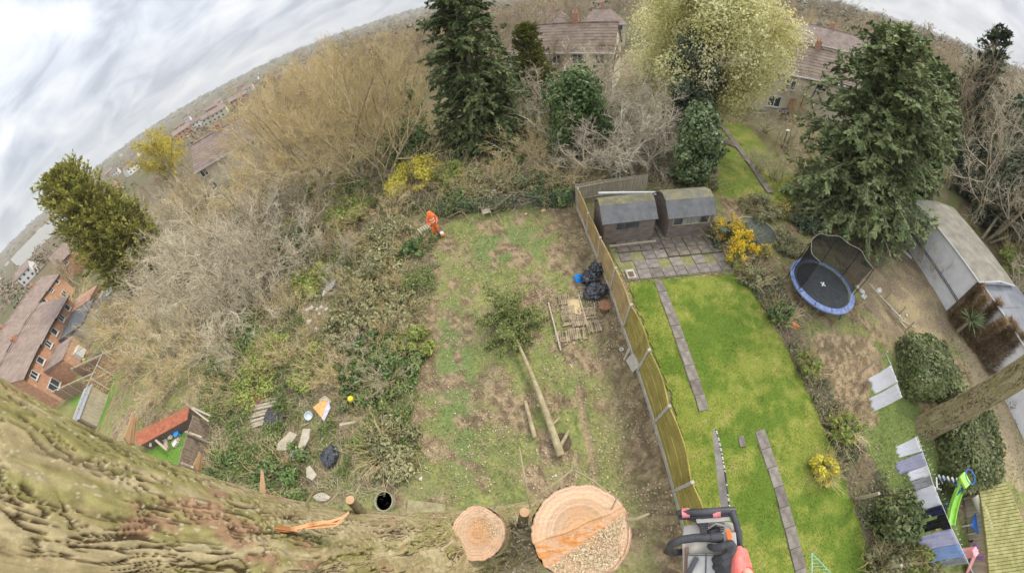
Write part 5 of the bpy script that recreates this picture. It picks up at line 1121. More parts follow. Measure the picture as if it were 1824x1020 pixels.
# ---------- trampoline
tc_ = at(1466, 506, .75); tc_.z = 0; r = thing('trampoline', 'round black trampoline with blue padded rim and dark safety net', 'trampoline', tc_); TR = 1.74; TZ = .75
def ring(R, z, rad, n=40, a0=0, a1=2*pi): return [(R*cos(a0+(a1-a0)*k/n), R*sin(a0+(a1-a0)*k/n), z) for k in range(n+1)]
bedm = MB(); bedm.lathe((0, 0, 0), [(0.001, TZ), (TR-.28, TZ), (TR-.28, TZ-.01), (.001, TZ-.01)], 40)
bed = bedm.build('mat', mat('trampoline_mat', (.035, .04, .042), (.06, .065, .065), rough=.7), r)
cr_ = MB(); cr_.box((0, 0, TZ+.006), (.34, .07, .006), (0, 0, .5)); cr_.box((0, 0, TZ+.009), (.30, .07, .006), (0, 0, 1.9)); cr_.build('cross_mark', M_white, bed)
Mpad = mat('blue_pad', (.15, .20, .40), (.28, .34, .54), rough=.6, scale=5, c3=(.20, .26, .46))
for k in range(12):
    a = ring(TR-.22, 0, 0, 4, 2*pi*k/12+.01, 2*pi*(k+1)/12-.01); b = ring(TR+.06, 0, 0, 4, 2*pi*k/12+.01, 2*pi*(k+1)/12-.01); m = MB()
    for i in range(4):
        q4 = [a[i], a[i+1], b[i+1], b[i]]; zz = [TZ+.035, TZ+.035, TZ-.01, TZ-.01]
        m.hull([(p[0], p[1], z-.03) for p, z in zip(q4, zz)], [(p[0], p[1], z+.02) for p, z in zip(q4, zz)])
    m.build('pad', Mpad, r)
MB().tube(ring(TR+.02, TZ-.06, 0), .03, 8).build('rim', mat('galvanised_steel', (.30, .31, .32), (.42, .43, .44), rough=.35, metal=.6), r)
Mst = MATS['galvanised_steel']
for k in range(4):
    a0 = 2*pi*k/4+.4; m = MB(); p0, p1 = ring(TR, 0, 0, 1, a0-.28, a0+.28); m.tube([(p0[0], p0[1], TZ-.06), (p0[0], p0[1], .03), (p1[0], p1[1], .03), (p1[0], p1[1], TZ-.06)], .025, 6); m.build('leg', Mst, r)
toward = atan2(-tc_.y, -tc_.x)
NET0, NET1 = radians(-40), radians(175)
for k in range(6):
    a_ = NET0+(NET1-NET0)*k/5; m = MB().tube([(TR*cos(a_), TR*sin(a_), TZ-.3), (TR*1.0*cos(a_), TR*sin(a_), TZ+1.1), (TR*.96*cos(a_), TR*.96*sin(a_), TZ+1.85)], .02, 6); m.build('pole', M_black, r)
# net as real crossing strands
m = MB(); nz, na_ = 22, 80
def npnt(u, v): a_ = NET0+(NET1-NET0)*u; R = (TR-.12)*(1-.05*sin(v*pi)); return (R*cos(a_), R*sin(a_), TZ+.03+v*1.75+.06*cos(u*pi*10)*v)
for j in range(nz+1):
    m.tube([npnt(i/40, j/nz) for i in range(41)], .0055, 3, cap=False)
for i in range(na_+1): m.tube([npnt(i/na_, j/6) for j in range(7)], .0045, 3, cap=False)
for i in range(80):
    for j in range(6): m.add([npnt(i/80, j/6), npnt((i+1)/80, j/6), npnt((i+1)/80, (j+1)/6), npnt(i/80, (j+1)/6)], [(0, 1, 2, 3)])
nt_ = m.build('net', mat('black_net', (.02, .022, .022), (.035, .035, .035), rough=.8, alpha=.62), r); nt_['kind'] = 'stuff'
MB().tube([npnt(i/40, 1.0) for i in range(41)], .018, 6).build('net_hoop', mat('grey_hoop', (.25, .22, .17), (.36, .32, .25)), r)
# ---------- the worker in orange
def body_mesh(name, chains, m, vox=.02, smooth_it=2):
    mb = MB()
    for pts, rs in chains:
        for (p, q), (ra, rb) in zip(zip(pts[:-1], pts[1:]), zip(rs[:-1], rs[1:])):
            K = 4
            mb.tube([Vector(p).lerp(Vector(q), k/K) for k in range(K+1)], [ra+(rb-ra)*k/K for k in range(K+1)], 10)
        for p, rr in zip(pts, rs): mb.ball(p, rr, 10)
    me = mb.mesh(name, m); o = bpy.data.objects.new(name, me); link(o)
    md = o.modifiers.new('r', 'REMESH'); md.mode = 'VOXEL'; md.voxel_size = vox; md.use_smooth_shade = True
    sm = o.modifiers.new('s', 'SMOOTH'); sm.factor = .6; sm.iterations = smooth_it
    dg = bpy.context.evaluated_depsgraph_get(); me2 = bpy.data.meshes.new_from_object(o.evaluated_get(dg)); bpy.data.objects.remove(o)
    me2.name = name; 
    for p in me2.polygons: p.use_smooth = True
    return me2
pp = at(779, 418); r = thing('person', 'worker in orange hi-vis jacket, trousers and helmet standing by a crate', 'person', pp, radians(205))
M_skin = mat('skin', (.55, .33, .24), (.62, .40, .30), rough=.6)
obj('body', body_mesh('body', [([(.0, 0, .95), (.0, .02, 1.2), (0, .0, 1.42), (0, .03, 1.52), (0, .06, 1.62)], [.12, .11, .10, .05, .085]), ([(.1, 0, .9), (.12, .05, .5), (.12, 0, .1)], [.07, .05, .04]), ([(-.1, 0, .9), (-.12, .05, .5), (-.12, 0, .1)], [.07, .05, .04]),
     ([(.19, 0, 1.4), (.27, .05, 1.15), (.22, .28, 1.02), (.2, .36, 1.0)], [.045, .04, .03, .04]), ([(-.19, 0, 1.4), (-.28, .03, 1.15), (-.2, .26, 1.05), (-.18, .34, 1.03)], [.045, .04, .03, .04])], M_skin, .018), r)
obj('jacket', body_mesh('jacket', [([(.0, 0, .92), (.0, .02, 1.15), (0, .0, 1.40)], [.19, .18, .17]), ([(.06, 0, 1.42), (.20, 0, 1.40), (.29, .05, 1.15), (.24, .25, 1.04)], [.12, .09, .075, .06]), ([(-.06, 0, 1.42), (-.20, 0, 1.40), (-.30, .03, 1.15), (-.22, .23, 1.07)], [.12, .09, .075, .06])], M_orange, .02), r)
obj('trousers', body_mesh('trousers', [([(-.07, 0, .92), (.07, 0, .92)], [.15, .15]), ([(.1, 0, .88), (.13, .05, .5), (.13, 0, .12)], [.12, .095, .08]), ([(-.1, 0, .88), (-.13, .05, .5), (-.13, 0, .12)], [.12, .095, .08])], M_orange, .02), r)
for s_ in (-1, 1):
    b = MB().ball((s_*.13, .06, .06), .1, 10, (.6, 1.35, .65)); b.build('boot', M_black, r, smooth=True)
    MB().ball((s_*.21, .34, 1.02), .05, 8, (1, 1.3, .8)).build('glove', M_black, r, smooth=True)
st = MB(); st.lathe((0, .01, 1.06), [(.205, 0), (.205, .05)], 16); st.lathe((0, .01, 1.24), [(.195, 0), (.195, .05)], 16)
st.build('reflective_stripe', mat('reflective_tape', (.68, .68, .62), (.8, .8, .74), rough=.3), r)
h_ = MB().ball((0, .06, 1.70), .135, 14, (1, 1.12, .78)); h_.lathe((0, .10, 1.66), [(.17, 0), (.175, .012), (.13, .03)], 16); h_.build('helmet', M_orange, r, smooth=True)
# chainsaw resting at his feet, white casing
q_ = at(781, 416); r = thing('chainsaw', 'orange and white chainsaw on the ground at the worker\'s feet', 'chainsaw', q_+Vector((.25, -.25, 0)), .5)
MB().box((0, 0, .14), (.22, .34, .2)).build('body', M_white, r, bevel=.03); MB().box((0, -.2, .12), (.16, .12, .14)).build('rear_grip', M_orange, r, bevel=.02); MB().box((.02, .42, .12), (.01, .5, .07)).build('guide_bar', Mst, r)
MB().tube([(-.12, .05, .1), (-.12, .05, .3), (.12, .05, .3), (.12, .05, .1)], .015, 6).build('handle', M_black, r)
# crates, chair, bits along the back edge
def pallet(label, loc, rz, w_, d_, cat='crate', name='crate', tilt=(0, 0)):
    r = thing(name, label, cat, loc, rz); r.rotation_euler = (tilt[0], tilt[1], rz)
    for k in range(5): MB().box((-w_/2+w_*(k+.5)/5, 0, .16), (w_/5*.72, d_, .02)).build('slat', M_timber, r)
    for y in (-d_/2+.03, 0, d_/2-.03): MB().box((0, y, .11), (w_, .05, .08)).build('bearer', M_timber, r)
    return r
pallet('slatted wooden crate standing behind the worker in orange', at(758, 412), .5, .8, .7, tilt=(.35, 0))
r = thing('wooden_chair', 'broken slatted wooden chair at the back edge of the clearing', 'chair', at(868, 385), .15)
for k in range(5): MB().box((0, -.2+.1*k, .40), (.5, .075, .02)).build('slat', M_timber, r)
for sx, sy in ((-1, -1), (1, -1), (-1, 1), (1, 1)): MB().beam((sx*.23, sy*.22, 0), (sx*.23, sy*.22, .40 if sy < 0 else .95 if sx < 0 else .5), .05, .05).build('leg', M_timber, r)
single('stake', MB().tube([(0, 0, 0), (.05, 0, .9)], .045, 6), M_timber, at(784, 385), 'grey wooden stake standing right of the worker', 'stake')
single('plastic_sheet', MB().ball((0, 0, .3), .3, 10, (.7, .5, 1.1), bump=.4, seed=3), M_white, at(882, 352), 'crumpled white plastic sheet caught in the brash', 'plastic sheet')
single('bin_lid', MB().ball((0, 0, .25), .28, 14, (1, 1, .45)), mat('grey_lid', (.45, .47, .46), (.58, .6, .58), rough=.4), at(745, 443), 'round grey lid sitting on dark bush left of the clearing', 'lid', smooth=True)
for px, py, s, lb in [(968, 378, .16, 'pale sawn block at the back edge near the fence'), (937, 383, .12, 'small sawn block left of the other at the back edge')]:
    single('wood_block', MB().box((0, 0, s*.5), (s*1.5, s*1.2, s)), M_freshwood, at(px, py), lb, 'log', rot=(0, 0, .4), bevel=.01)
# green wire mesh fence along the back edge: posts and strands
A, B = at(785, 385), at(1020, 368); r = thing('wire_fence', 'dark green wire fence sagging along the back of the clearing', 'fence', A); D = B-A
for k in range(8): q = D*(k/7); MB().tube([(q.x, q.y, 0), (q.x+.04, q.y, 1.15)], .025, 6).build('post', mat('green_post', (.05, .09, .07), (.08, .13, .10)), r)
m = MB()
for j in range(12): m.tube([tuple(D*(i/14)+Vector((0, .05*sin(i*1.7), .05+j*.09-.05*sin(i*1.1)))) for i in range(15)], .006, 3, cap=False)
for j in range(90): q = D*(j/89); m.tube([(q.x, q.y, .03), (q.x, q.y+.02, 1.05)], .005, 3, cap=False)
o = m.build('mesh', MATS['green_post'], r); o['kind'] = 'stuff'
# ---------- blue bucket, bags, pot
def bucket(label, loc, R, h, m, rot=(0, 0, 0), name='bucket', cat='bucket', handle=True):
    r = thing(name, label, cat, loc); r.rotation_euler = rot
    MB().lathe((0, 0, 0), [(R*.75, 0), (R, h), (R*.93, h), (R*.7, .03), (.001, .03)], 20).build('shell', m, r, smooth=True)
    MB().lathe((0, 0, 0), [(R*1.0, h-.03), (R*1.07, h-.02), (R*1.07, h), (R*.95, h+.005)], 20).build('rim', m, r)
    if handle: MB().tube([(R*cos(a), R*.2, h+R*.4*sin(a)) for a in np.linspace(0, pi, 9)], .008, 5).build('handle', Mst, r)
    return r
M_blue = mat('bright_blue_plastic', (.0, .22, .75), (.02, .30, .85), rough=.35, spec=.5)
bucket('bright blue bucket tipped on the grass by the black bags', at(1027, 494), .2, .3, M_blue, rot=(.9, .3, 0))
bucket('rusty brown open pot beside the panel fence', at(1076, 552), .26, .38, mat('rusty_metal', (.18, .09, .05), (.30, .16, .09), rough=.9, scale=8), name='plant_pot', cat='pot', handle=False)
M_bag = mat('black_bag', (.02, .022, .028), (.055, .06, .07), rough=.28, scale=6, spec=.6, bump=.03, bscale=9)
def bag(label, loc, R, seed, flat=.7, m=None):
    rg = np.random.default_rng(seed); n = 26; mb = MB().ball((0, 0, R*flat*.8), R, 44, (1, 1, flat)); V = np.array(mb.v)
    d = V/np.linalg.norm(V-[0, 0, R*flat*.8], axis=1).max(); f = fbm(V[:, 0]*9+seed, V[:, 1]*9+V[:, 2]*7, seed, 4); f2 = np.abs(fbm(V[:, 0]*16+seed, V[:, 1]*14-V[:, 2]*13, seed+5, 3)-.5)
    c = np.array([0, 0, R*flat*.8]); V = c+(V-c)*(.72+.7*f-.8*f2)[:, None]; V[:, 2] = np.maximum(V[:, 2], 0); mb.v = [tuple(v) for v in V]
    return single('rubbish_bag', mb, m or M_bag, loc, label, 'bag', smooth=True)
bag('glossy black rubbish bag closest to the blue bucket', at(1050, 500), .42, 1); bag('black rubbish bag topmost of the pile by the fence', at(1062, 485), .38, 2); bag('large slumped black bag between the bucket pile and the pot', at(1062, 522), .48, 3, .6)
bag('small dark bag at the near end of the pile above the deck tiles', at(1050, 528), .30, 6, .6)
bag('torn black bag lying in the weeds above the trunk', at(592, 815), .42, 4, .5)
bag('crumpled grey-black tarpaulin beside the timber pile', at(492, 745), .62, 5, .28)
# deck tiles, each tile of slats
r0_ = at(1025, 565); M_tile = mat('deck_tile_wood', (.19, .15, .095), (.36, .29, .18), rough=.9, scale=2.5, island=.2, objvar=.22, bump=.004)
tiles = [(1003, 535, 1, 'pale'), (1013, 570, 0, 'split'), (1002, 600, 1, 'mossy'), (1023, 548, 2, 'light sandy'), (1030, 572, 1, 'dark'), (1043, 520, 0, 'narrow'), (1050, 558, 0, 'brown'), (1057, 582, 1, 'sun-bleached'), (1028, 595, 1, 'broken'), (1012, 555, 0, 'sunken')]
for j, (px, py, o_, w_) in enumerate(tiles):
    p = at(px, py); lb = ['pale slatted deck tile at the far left corner', 'split deck tile left of the dark one', 'mossy deck tile at the near left corner', 'plain light sandy board tile in the top row', 'dark slatted deck tile in the middle', 'narrow deck tile touching the black bags', 'brown deck tile with cross slats below the rusty pot', 'sun-bleached deck tile nearest the fence', 'broken yellowish deck tile at the near edge', 'sunken worn tile under the pale corner tile'][j]
    r = thing('deck_tile', lb, 'deck tile', p+Vector((0, 0, .03)), -.12+.06*sin(j*2)+(pi/2 if o_ == 0 else 0), 'wooden deck tiles by the fence'); sz = .62
    if o_ == 2: MB().box((0, 0, .02), (.55, .85, .03)).build('board', mat('sandy_board', (.45, .34, .17), (.55, .43, .24)), r)
    else:
        for k in range(7):
            if (j*5+k*3) % 11 != 0: MB().box((-sz/2+sz*(k+.5)/7, .02*sin(j*7+k*3), .035+.006*sin(k*5+j)), (sz/7*.80, sz*(.93+.06*sin(k*9+j*2)), .02), (0, 0, .04*sin(k*4+j*3))).build('slat', M_tile, r)
        for y in (-.22, .22): MB().box((0, y, .012), (sz, .05, .022)).build('bearer', M_tile, r)
for (a, b, lb) in [((977, 540), (999, 625), 'long pale edging batten along the left of the deck tiles'), ((1030, 525), (1046, 580), 'batten between the two columns of deck tiles')]:
    A, B = at(*a), at(*b); single('batten', MB().beam((0, 0, .05), (B-A)+Vector((0, 0, .05)), .06, .06), M_timber, A, lb, 'batten')
# ---------- felled tree: log with brush top, loose logs
M_log = mat('young_bark', (.27, .22, .12), (.43, .37, .22), rough=.9, scale=4, bump=.01)
A, B = at(999, 812), at(902, 572); D = B-A; r = thing('felled_tree', 'felled slim tree lying on the grass, stem trimmed with a bushy top', 'tree', A)
rng = np.random.default_rng(8)
pts = [Vector((0, 0, .16))+D*t+Vector((.12*sin(t*3), .05*sin(t*5), .04*sin(t*6)+.25*t)) for t in np.linspace(0, 1, 9)]; MB().tube(pts, [.145-.105*t for t in np.linspace(0, 1, 9)], 12).build('trunk', M_log, r, smooth=True)
MB().lathe(pts[0], [(.001, .005), (.12, .005), (.12, -.01)], 12, ax=D.to_track_quat('-Z', 'Y').to_matrix()).build('cut_end', M_freshwood, r)
for t, (dx, dy, dz), rr in [(.17, (.45, .28, .0), .045), (.42, (.3, .05, .08), .03), (.30, (-.14, .1, .1), .03), (.55, (.12, .1, .12), .025)]:
    p = pts[0]+D*t+Vector((0, 0, .05)); MB().tube([p, p+Vector((dx, dy, dz))], [rr, rr*.85], 8).build('branch_stub', M_log, r)
e0 = np.array(A+pts[6]); nb = 42; d0 = norm(np.array(D)[None, :]/D.length*.5+rng.normal(size=(nb, 3))*[1.0, .7, .45]+[0, 0, .25]); bs = np.array(pts[7])[None, :]+np.array(D)[None, :]*rng.uniform(-.05, .14, (nb, 1))
res, tips = skeleton(rng, bs, d0, rng.uniform(.5, 1.9, nb), np.full(nb, .016), [dict(seg=5, wob=.14, up=-.03), dict(n=7, len=.45, ang=35, seg=3, wob=.15, up=-.02, tmin=.15, rad=.5, rmin=.006)])
for q in res:
    for k in (0, 1): q[k][:, 2] = np.maximum(q[k][:, 2], .04)
V, F = merge([tubes(*q, sides=3) for q in res]); obj('branches', npmesh('branches', V, F, M_log), r)
P0 = np.concatenate([res[0][0], res[1][0]]); k = rng.integers(0, len(P0), 7500); P = P0[k]+rng.normal(size=(7500, 3))*.07; P[:, 2] = np.maximum(P[:, 2], .04)
V, F = quads_cloud(P, rng.uniform(.03, .085, len(P)), rng=rng, aspect=2.2); obj('foliage', npmesh('foliage', V, F, mat('felled_foliage', (.14, .18, .05), (.29, .32, .11), island=.4, trans=.2)), r)
def log(label, a, b, R, z=.12):
    A, B = at(*a), at(*b); r = thing('log', label, 'log', A); D = B-A; MB().tube([(0, 0, z), tuple(D*.5+Vector((.01, 0, z+.01))), tuple(D+Vector((0, 0, z)))], [R, R*.95, R*.85], 10).build('stem', M_log, r, smooth=True)
    for e_, s_, Rr in ((Vector((0, 0, z)), '-Z', R), (D+Vector((0, 0, z)), 'Z', R*.85)): MB().lathe(e_, [(.001, .004), (Rr*.9, .004), (Rr*.9, -.01)], 10, ax=D.to_track_quat(s_, 'Y').to_matrix() if s_ == 'Z' else (-D).to_track_quat('Z', 'Y').to_matrix()).build('cut_end', M_freshwood, r)
log('short straight log lying left of the felled stem', (953, 780), (936, 716), .085); log('small offcut log leaning against the butt of the felled stem', (998, 795), (1013, 768), .07)
log('thin offcut lying across the felled stem', (960, 722), (985, 720), .04)
single('dark_hole', MB().lathe((0, 0, 0), [(.35, .012), (.22, -.0), (.001, -.02)], 14), mat('damp_earth', (.07, .05, .03), (.13, .09, .06)), at(1000, 788)+Vector((0, 0, .02)), 'patch of dug dark earth at the butt of the felled stem', 'earth patch'); 
single('rubber_ring', MB().tube(ring(.07, .02, 0, 14), .02, 6), M_white, at(1107, 622), 'tiny white plastic ring on the leaves by the fence', 'ring')
# ---------- junk in the scrub
p = at(470, 742); lbs = ['top plank of the timber pile by the red rug', 'long plank second down in the timber pile', 'thin plank crossing the timber pile', 'plank at the near side of the timber pile', 'grey plank along the bottom of the timber pile', 'short split plank at the end of the timber pile', 'pale plank under the rug end of the timber pile', 'bleached plank sticking out of the timber pile']
for j in range(8):
    a, b = (440+(j*7) % 12, 722+j*6), (500+(j*5) % 14, 710+j*5); A, B = at(*a), at(*b); single('plank', MB().beam((0, 0, 0), B-A, .13, .035), M_timber, A+Vector((0, 0, .14-.008*j+.03*(j % 3))), lbs[j], 'plank', group='planks of the timber pile')
r = thing('rug', 'small red and purple rug thrown over weeds by the timber pile', 'rug', at(462, 712), .4)
MB().box((0, 0, .2), (.9, .6, .02), (.1, .15, 0)).build('field', mat('rug_red', (.42, .07, .05), (.60, .22, .12), scale=14), r); MB().box((0, 0, .185), (1.0, .72, .02), (.1, .15, 0)).build('border', mat('rug_purple', (.16, .08, .28), (.28, .15, .40), scale=20), r)
for pl_, zz, m_, lb in [([(572, 712), (582, 705), (592, 715), (580, 735), (570, 725)], .18, mat('pale_card', (.48, .40, .28), (.58, .50, .37)), 'beige cardboard sheet propped behind the orange board'), ([(562, 728), (576, 716), (590, 718), (578, 748)], .24, mat('orange_card', (.72, .34, .10), (.82, .46, .20)), 'orange board lying on the card in the weeds'), ([(578, 748), (590, 716), (593, 728), (582, 752)], .28, mat('lilac_card', (.50, .48, .55), (.60, .58, .64)), 'lilac grey board lying against the orange board')]:
    q = [at(*a) for a in pl_]; c = sum(q, Vector())/len(q); single('board', MB().prism([(v.x-c.x, v.y-c.y) for v in q], 0, .025), m_, c+Vector((0, 0, zz-.1)), lb, 'board', rot=(.05, .08, 0))
M_sl = mat('beige_slab', (.38, .33, .24), (.50, .44, .34), rough=.9, scale=6)
for pl_, lb in [([(501, 805), (505, 792), (527, 773), (540, 778), (520, 805)], 'long ragged beige slab in the ivy, left of its pair'), ([(540, 800), (550, 768), (562, 768), (560, 785), (548, 806)], 'narrow beige slab right of the ragged one'), ([(556, 852), (556, 836), (562, 832), (574, 848), (566, 858)], 'small pointed beige slab near the foreground trunk')]:
    q = [at(*a) for a in pl_]; c = sum(q, Vector())/len(q); single('slab_piece', MB().prism([(v.x-c.x, v.y-c.y) for v in q], 0, .05), M_sl, c+Vector((0, 0, .32)), lb, 'slab', rot=(.04, -.05, 0))
def tub(label, px, py, R, m, h=.16): return single('tub', MB().lathe((0, 0, 0), [(R*.8, 0), (R, h), (R*.9, h), (R*.7, .04), (.001, .04)], 14), m, at(px, py)+Vector((0, 0, .12)), label, 'tub', rot=(.3, .2, 0))
M_ltb = mat('pale_blue_plastic', (.50, .58, .62), (.66, .72, .75), rough=.3)
tub('pale blue tub left of the orange board', 555, 742, .2, M_ltb); tub('pale crumpled tub below the paired slabs', 531, 811, .2, M_ltb); tub('small orange tub beside the pale crumpled one', 541, 816, .1, M_orange, .12)
r = thing('ball_on_stick', 'yellow ball stuck on a short stake in the weeds', 'ball', at(641, 722)); MB().ball((0, 0, .75), .13, 16).build('ball', mat('yellow_plastic', (.70, .60, .02), (.80, .70, .05), rough=.4), r, smooth=True); MB().tube([(0, 0, 0), (0, 0, .66)], .03, 6).build('stick', M_timber, r)
single('plank', MB().beam((0, 0, 0), at(641, 755)-at(612, 760), .1, .03), M_timber, at(612, 760)+Vector((0, 0, .3)), 'short pale board lying in weeds below the yellow ball', 'plank')
r = thing('folding_frame', 'white metal folding frame lying in the scrub', 'frame', at(592, 522)); A = at(582, 528)-at(592, 522); B = at(603, 512)-at(592, 522)
for off in (-.22, 0, .22): MB().tube([A+Vector((0, off, .35)), B+Vector((0, off, .45))], .03, 6).build('bar', M_white, r)
for s_ in (0, 1): q = (A, B)[s_]; MB().tube([q+Vector((0, -.24, .35+.1*s_)), q+Vector((0, .24, .35+.1*s_))], .03, 6).build('cross_bar', M_white, r)
M_stone = mat('pale_stone', (.50, .46, .40), (.72, .70, .65), rough=.9, scale=8)
stones = [(547, 553, .14), (556, 549, .18), (566, 552, .13), (574, 548, .17), (583, 551, .14), (570, 560, .12), (436, 537, .22), (412, 622, .18), (552, 575, .2), (563, 588, .22), (510, 632, .12), (1533, 520, .2), (1537, 530, .2), (1564, 518, .2), (1525, 512, .16), (1600, 562, .13), (1614, 562, .10), (750, 852, .08), (740, 470, .12), (990, 846, .06)]
for j, (px, py, s) in enumerate(stones):
    w1 = ['small', 'rounded', 'angular', 'flat', 'pale', 'chunky'][j % 6]
    wh = 'in the line of white rubble left of the scrub strip' if j < 6 else 'by the trampoline rim' if 11 <= j <= 14 else 'on the bare plot beyond the trampoline' if j in (15, 16) else ['in grey scrub left of the folding frame', 'on open ground deep in the scrub', 'in the sandy gap below the rubble', 'lowest in the sandy gap', 'beside a stick in the scrub'][j-6] if j < 11 else ['in leaves near the foreground trunk', 'near the round lid', 'just beyond the big cut stump'][j-17]
    single('stone', MB().ball((0, 0, s*.4), s, 8, (1, .8, .6), bump=.5, seed=j), M_stone, at(px, py), f'{w1} white stone {wh}', 'stone', rot=(0, 0, j))
single('rubble_mound', MB().ball((0, 0, .1), .3, 12, (1.3, .6, .35), bump=.3, seed=9), M_sl, at(575, 885), 'beige mound of old rubble by the foreground trunk', 'rubble')
r = thing('water_tub', 'round tub of black water with a pale rim beside the trunk', 'tub', at(690, 893)); MB().lathe((0, 0, 0), [(.34, 0), (.36, .3), (.33, .3), (.32, .2)], 24).build('rim', mat('old_rim', (.28, .27, .18), (.40, .38, .26)), r, smooth=True); MB().lathe((0, 0, 0), [(.001, .22), (.325, .22)], 24).build('water', mat('black_water', (.012, .015, .02), (.03, .035, .04), rough=.08, spec=.6), r)
single('board', MB().box((0, 0, .03), (1.4, .45, .04)), M_bark2, at(760, 905)+Vector((0, 0, .03)), 'mossy board on the ground between the tub and the small stump', 'board', rot=(0, 0, -.2))
# ---------- walled rubble yard by the trunk
def wallpiece(name, label, cat, a, b, hz, tk, m, extra=None):
    A, B = at(*a), at(*b); D = B-A; r = thing(name, label, cat, A, atan2(D.y, D.x)); L = Vector((D.x, D.y)).length; n = max(2, int(L/.15))
    for k in range(n): MB().box((L*(k+.5)/n, 0, hz/2+.012*sin(k*2.3)), (L/n*.94, tk, hz)).build('plank', m, r)
    for z in (.3, hz-.25): MB().box((L/2, tk/2+.025, z), (L, .04, .08)).build('rail', m, r)
    return r
M_redst = mat('red_stained_board', (.30, .09, .045), (.42, .15, .08), rough=.85, scale=3, island=.15, stretch=(1, 1, 4))
r = thing('lean_to_shed', 'low shed with a long rust red roof beside the foreground trunk', 'shed', at(280, 780))
a, b, c, d = [at(*q, z) for q, z in (((234, 776), .9), ((338, 724), .9), ((334, 748), .7), ((250, 792), .7))]
c = at(334, 748, .65); d = at(252, 793, .65); dn = (c-b); o0 = r.location
MB().hull([v-o0 for v in (a, b, c, d)], [v-o0+Vector((0, 0, .05)) for v in (a, b, c, d)]).build('roof', M_redst, r)
MB().hull([Vector((v.x, v.y, 0))-o0 for v in (a, b, c, d)], [v-o0-Vector((0, 0, .02)) for v in (a, b, c, d)]).build('wall', mat('dark_stained_board', (.10, .075, .06), (.16, .12, .10)), r)
wallpiece('trellis_fence', 'dark board fence with pale posts at the rubble yard', 'fence', (352, 850), (378, 756), 1.25, .05, mat('dark_fence_board', (.20, .15, .11), (.30, .24, .18), island=.2))
for (a, b, lb) in [((336, 722), (375, 740), 'pale top rail leaning over the dark fence corner'), ((338, 724), (372, 750), 'pale brace below the leaning top rail'), ((332, 768), (360, 778), 'pale cross rail halfway along the dark fence'), ((325, 825), (345, 832), 'pale cross rail at the trunk end of the dark fence')]:
    A, B = at(*a, 1.2), at(*b, .9); single('rail', MB().beam((0, 0, 0), B-A, .08, .07), M_timber, A, lb, 'rail')
for (px, py) in [(336, 722), (333, 770), (327, 825)]:
    single('fence_post', MB().tube([(0, 0, 0), (0, 0, 1.5)], .05, 6), M_timber, (at(px, py, 1.4).x, at(px, py, 1.4).y, 0), {722: 'pale post at the far corner of the rubble yard', 770: 'pale middle post of the dark yard fence', 825: 'pale post of the dark yard fence next to the trunk'}[py], 'post')
for (px, py, a_, lb) in [(282, 790, .5, 'white cross-shaped timber beside the red roof'), (300, 797, -.4, 'long white beam lying across the yard lawn')]:
    single('beam', MB().box((0, 0, .5), (.12, 1.4 if a_ < 0 else .6, .1)), M_timber, at(px, py), lb, 'beam', rot=(.1, 0, 1.2 if a_ < 0 else .2))
rg = random.Random(6)
for j in range(26):
    px, py = rg.gauss(300, 11), rg.gauss(776, 8); s = rg.uniform(.12, .28)
    single('rubble_block', MB().box((0, 0, s*.4), (s*1.4, s, s*.7)), [M_stone, M_conc, mat('broken_brick', (.45, .30, .22), (.55, .40, .32))][j % 3], at(px, py)+Vector((0, 0, .15*rg.random())), f'{"large" if s > .22 else "medium" if s > .17 else "small"} {["white", "grey", "brick-coloured"][j % 3]} rubble block on the {"trunk" if py > 779 else "far" if py < 773 else "middle"} {"left" if px < 297 else "right"} side of the heap', 'rubble', rot=(rg.uniform(-.4, .4), rg.uniform(-.4, .4), rg.uniform(0, 3)), group='rubble heap in the walled yard')
bucket('blue bucket on the rubble heap beside the red roof', at(321, 772), .2, .32, M_blue, rot=(.2, .1, 0))
q = pxpoly((300, 815), (335, 760), (345, 845), (290, 840)); c = (sum(p[0] for p in q)/4, sum(p[1] for p in q)/4)
sheet('yard_lawn', pxpoly((262, 800), (318, 770), (335, 770), (325, 850), (255, 835)), .08, .03, M_lawn, lambda X, Y: np.array([[.13, .24, .04]])*np.ones((len(X), 1)), .01)
# ---------- left gardens: fence with bays, grey shed roof, bits
M_brfence = mat('brown_slatted_fence', (.24, .145, .09), (.34, .22, .14), island=.15)
for (a, b, n, lb) in [((118, 712), (212, 655), 6, 'brown panel fence with pale posts along the little green lawn'), ((152, 672), (236, 618), 6, 'second brown panel fence with pale posts beyond the little lawn'), ((165, 770), (215, 650), 5, 'brown fence running down beside the grey shed roof')]:
    A, B = at(*a), at(*b); D = B-A; L = D.length; r = thing('panel_fence', lb, 'fence', A, atan2(D.y, D.x))
    for k in range(n+1): MB().box((L*k/n, -.02, .95), (.13, .16, 1.9)).build('post', M_conc, r)
    for k in range(n):
        for j in range(8): MB().box((L*(k+.5)/n, .0, .2+.2*j), (L/n-.13, .04, .17)).build('slat', M_brfence, r)
    MB().box((L/2, 0, 1.86), (L, .10, .06)).build('capping', M_timber, r)
r = thing('flat_roofed_shed', 'small shed with a pale blue-grey roof on the little lawn by the trunk', 'shed', at(178, 735), .25)
MB().box((0, 0, .85), (1.3, 2.9, 1.7)).build('wall', M_timber, r); MB().box((0, 0, 1.74), (1.5, 3.2, .07)).build('roof', mat('blue_grey_felt', (.28, .30, .31), (.36, .38, .40)), r)
single('slide', MB().tube([(0, 0, .1), (.3, .2, .6), (.5, .4, 1.1)], .18, 8), mat('yellow_toy', (.70, .62, .03), (.8, .72, .06)), at(157, 655), 'small yellow slide in the garden of the brick terrace', 'slide')
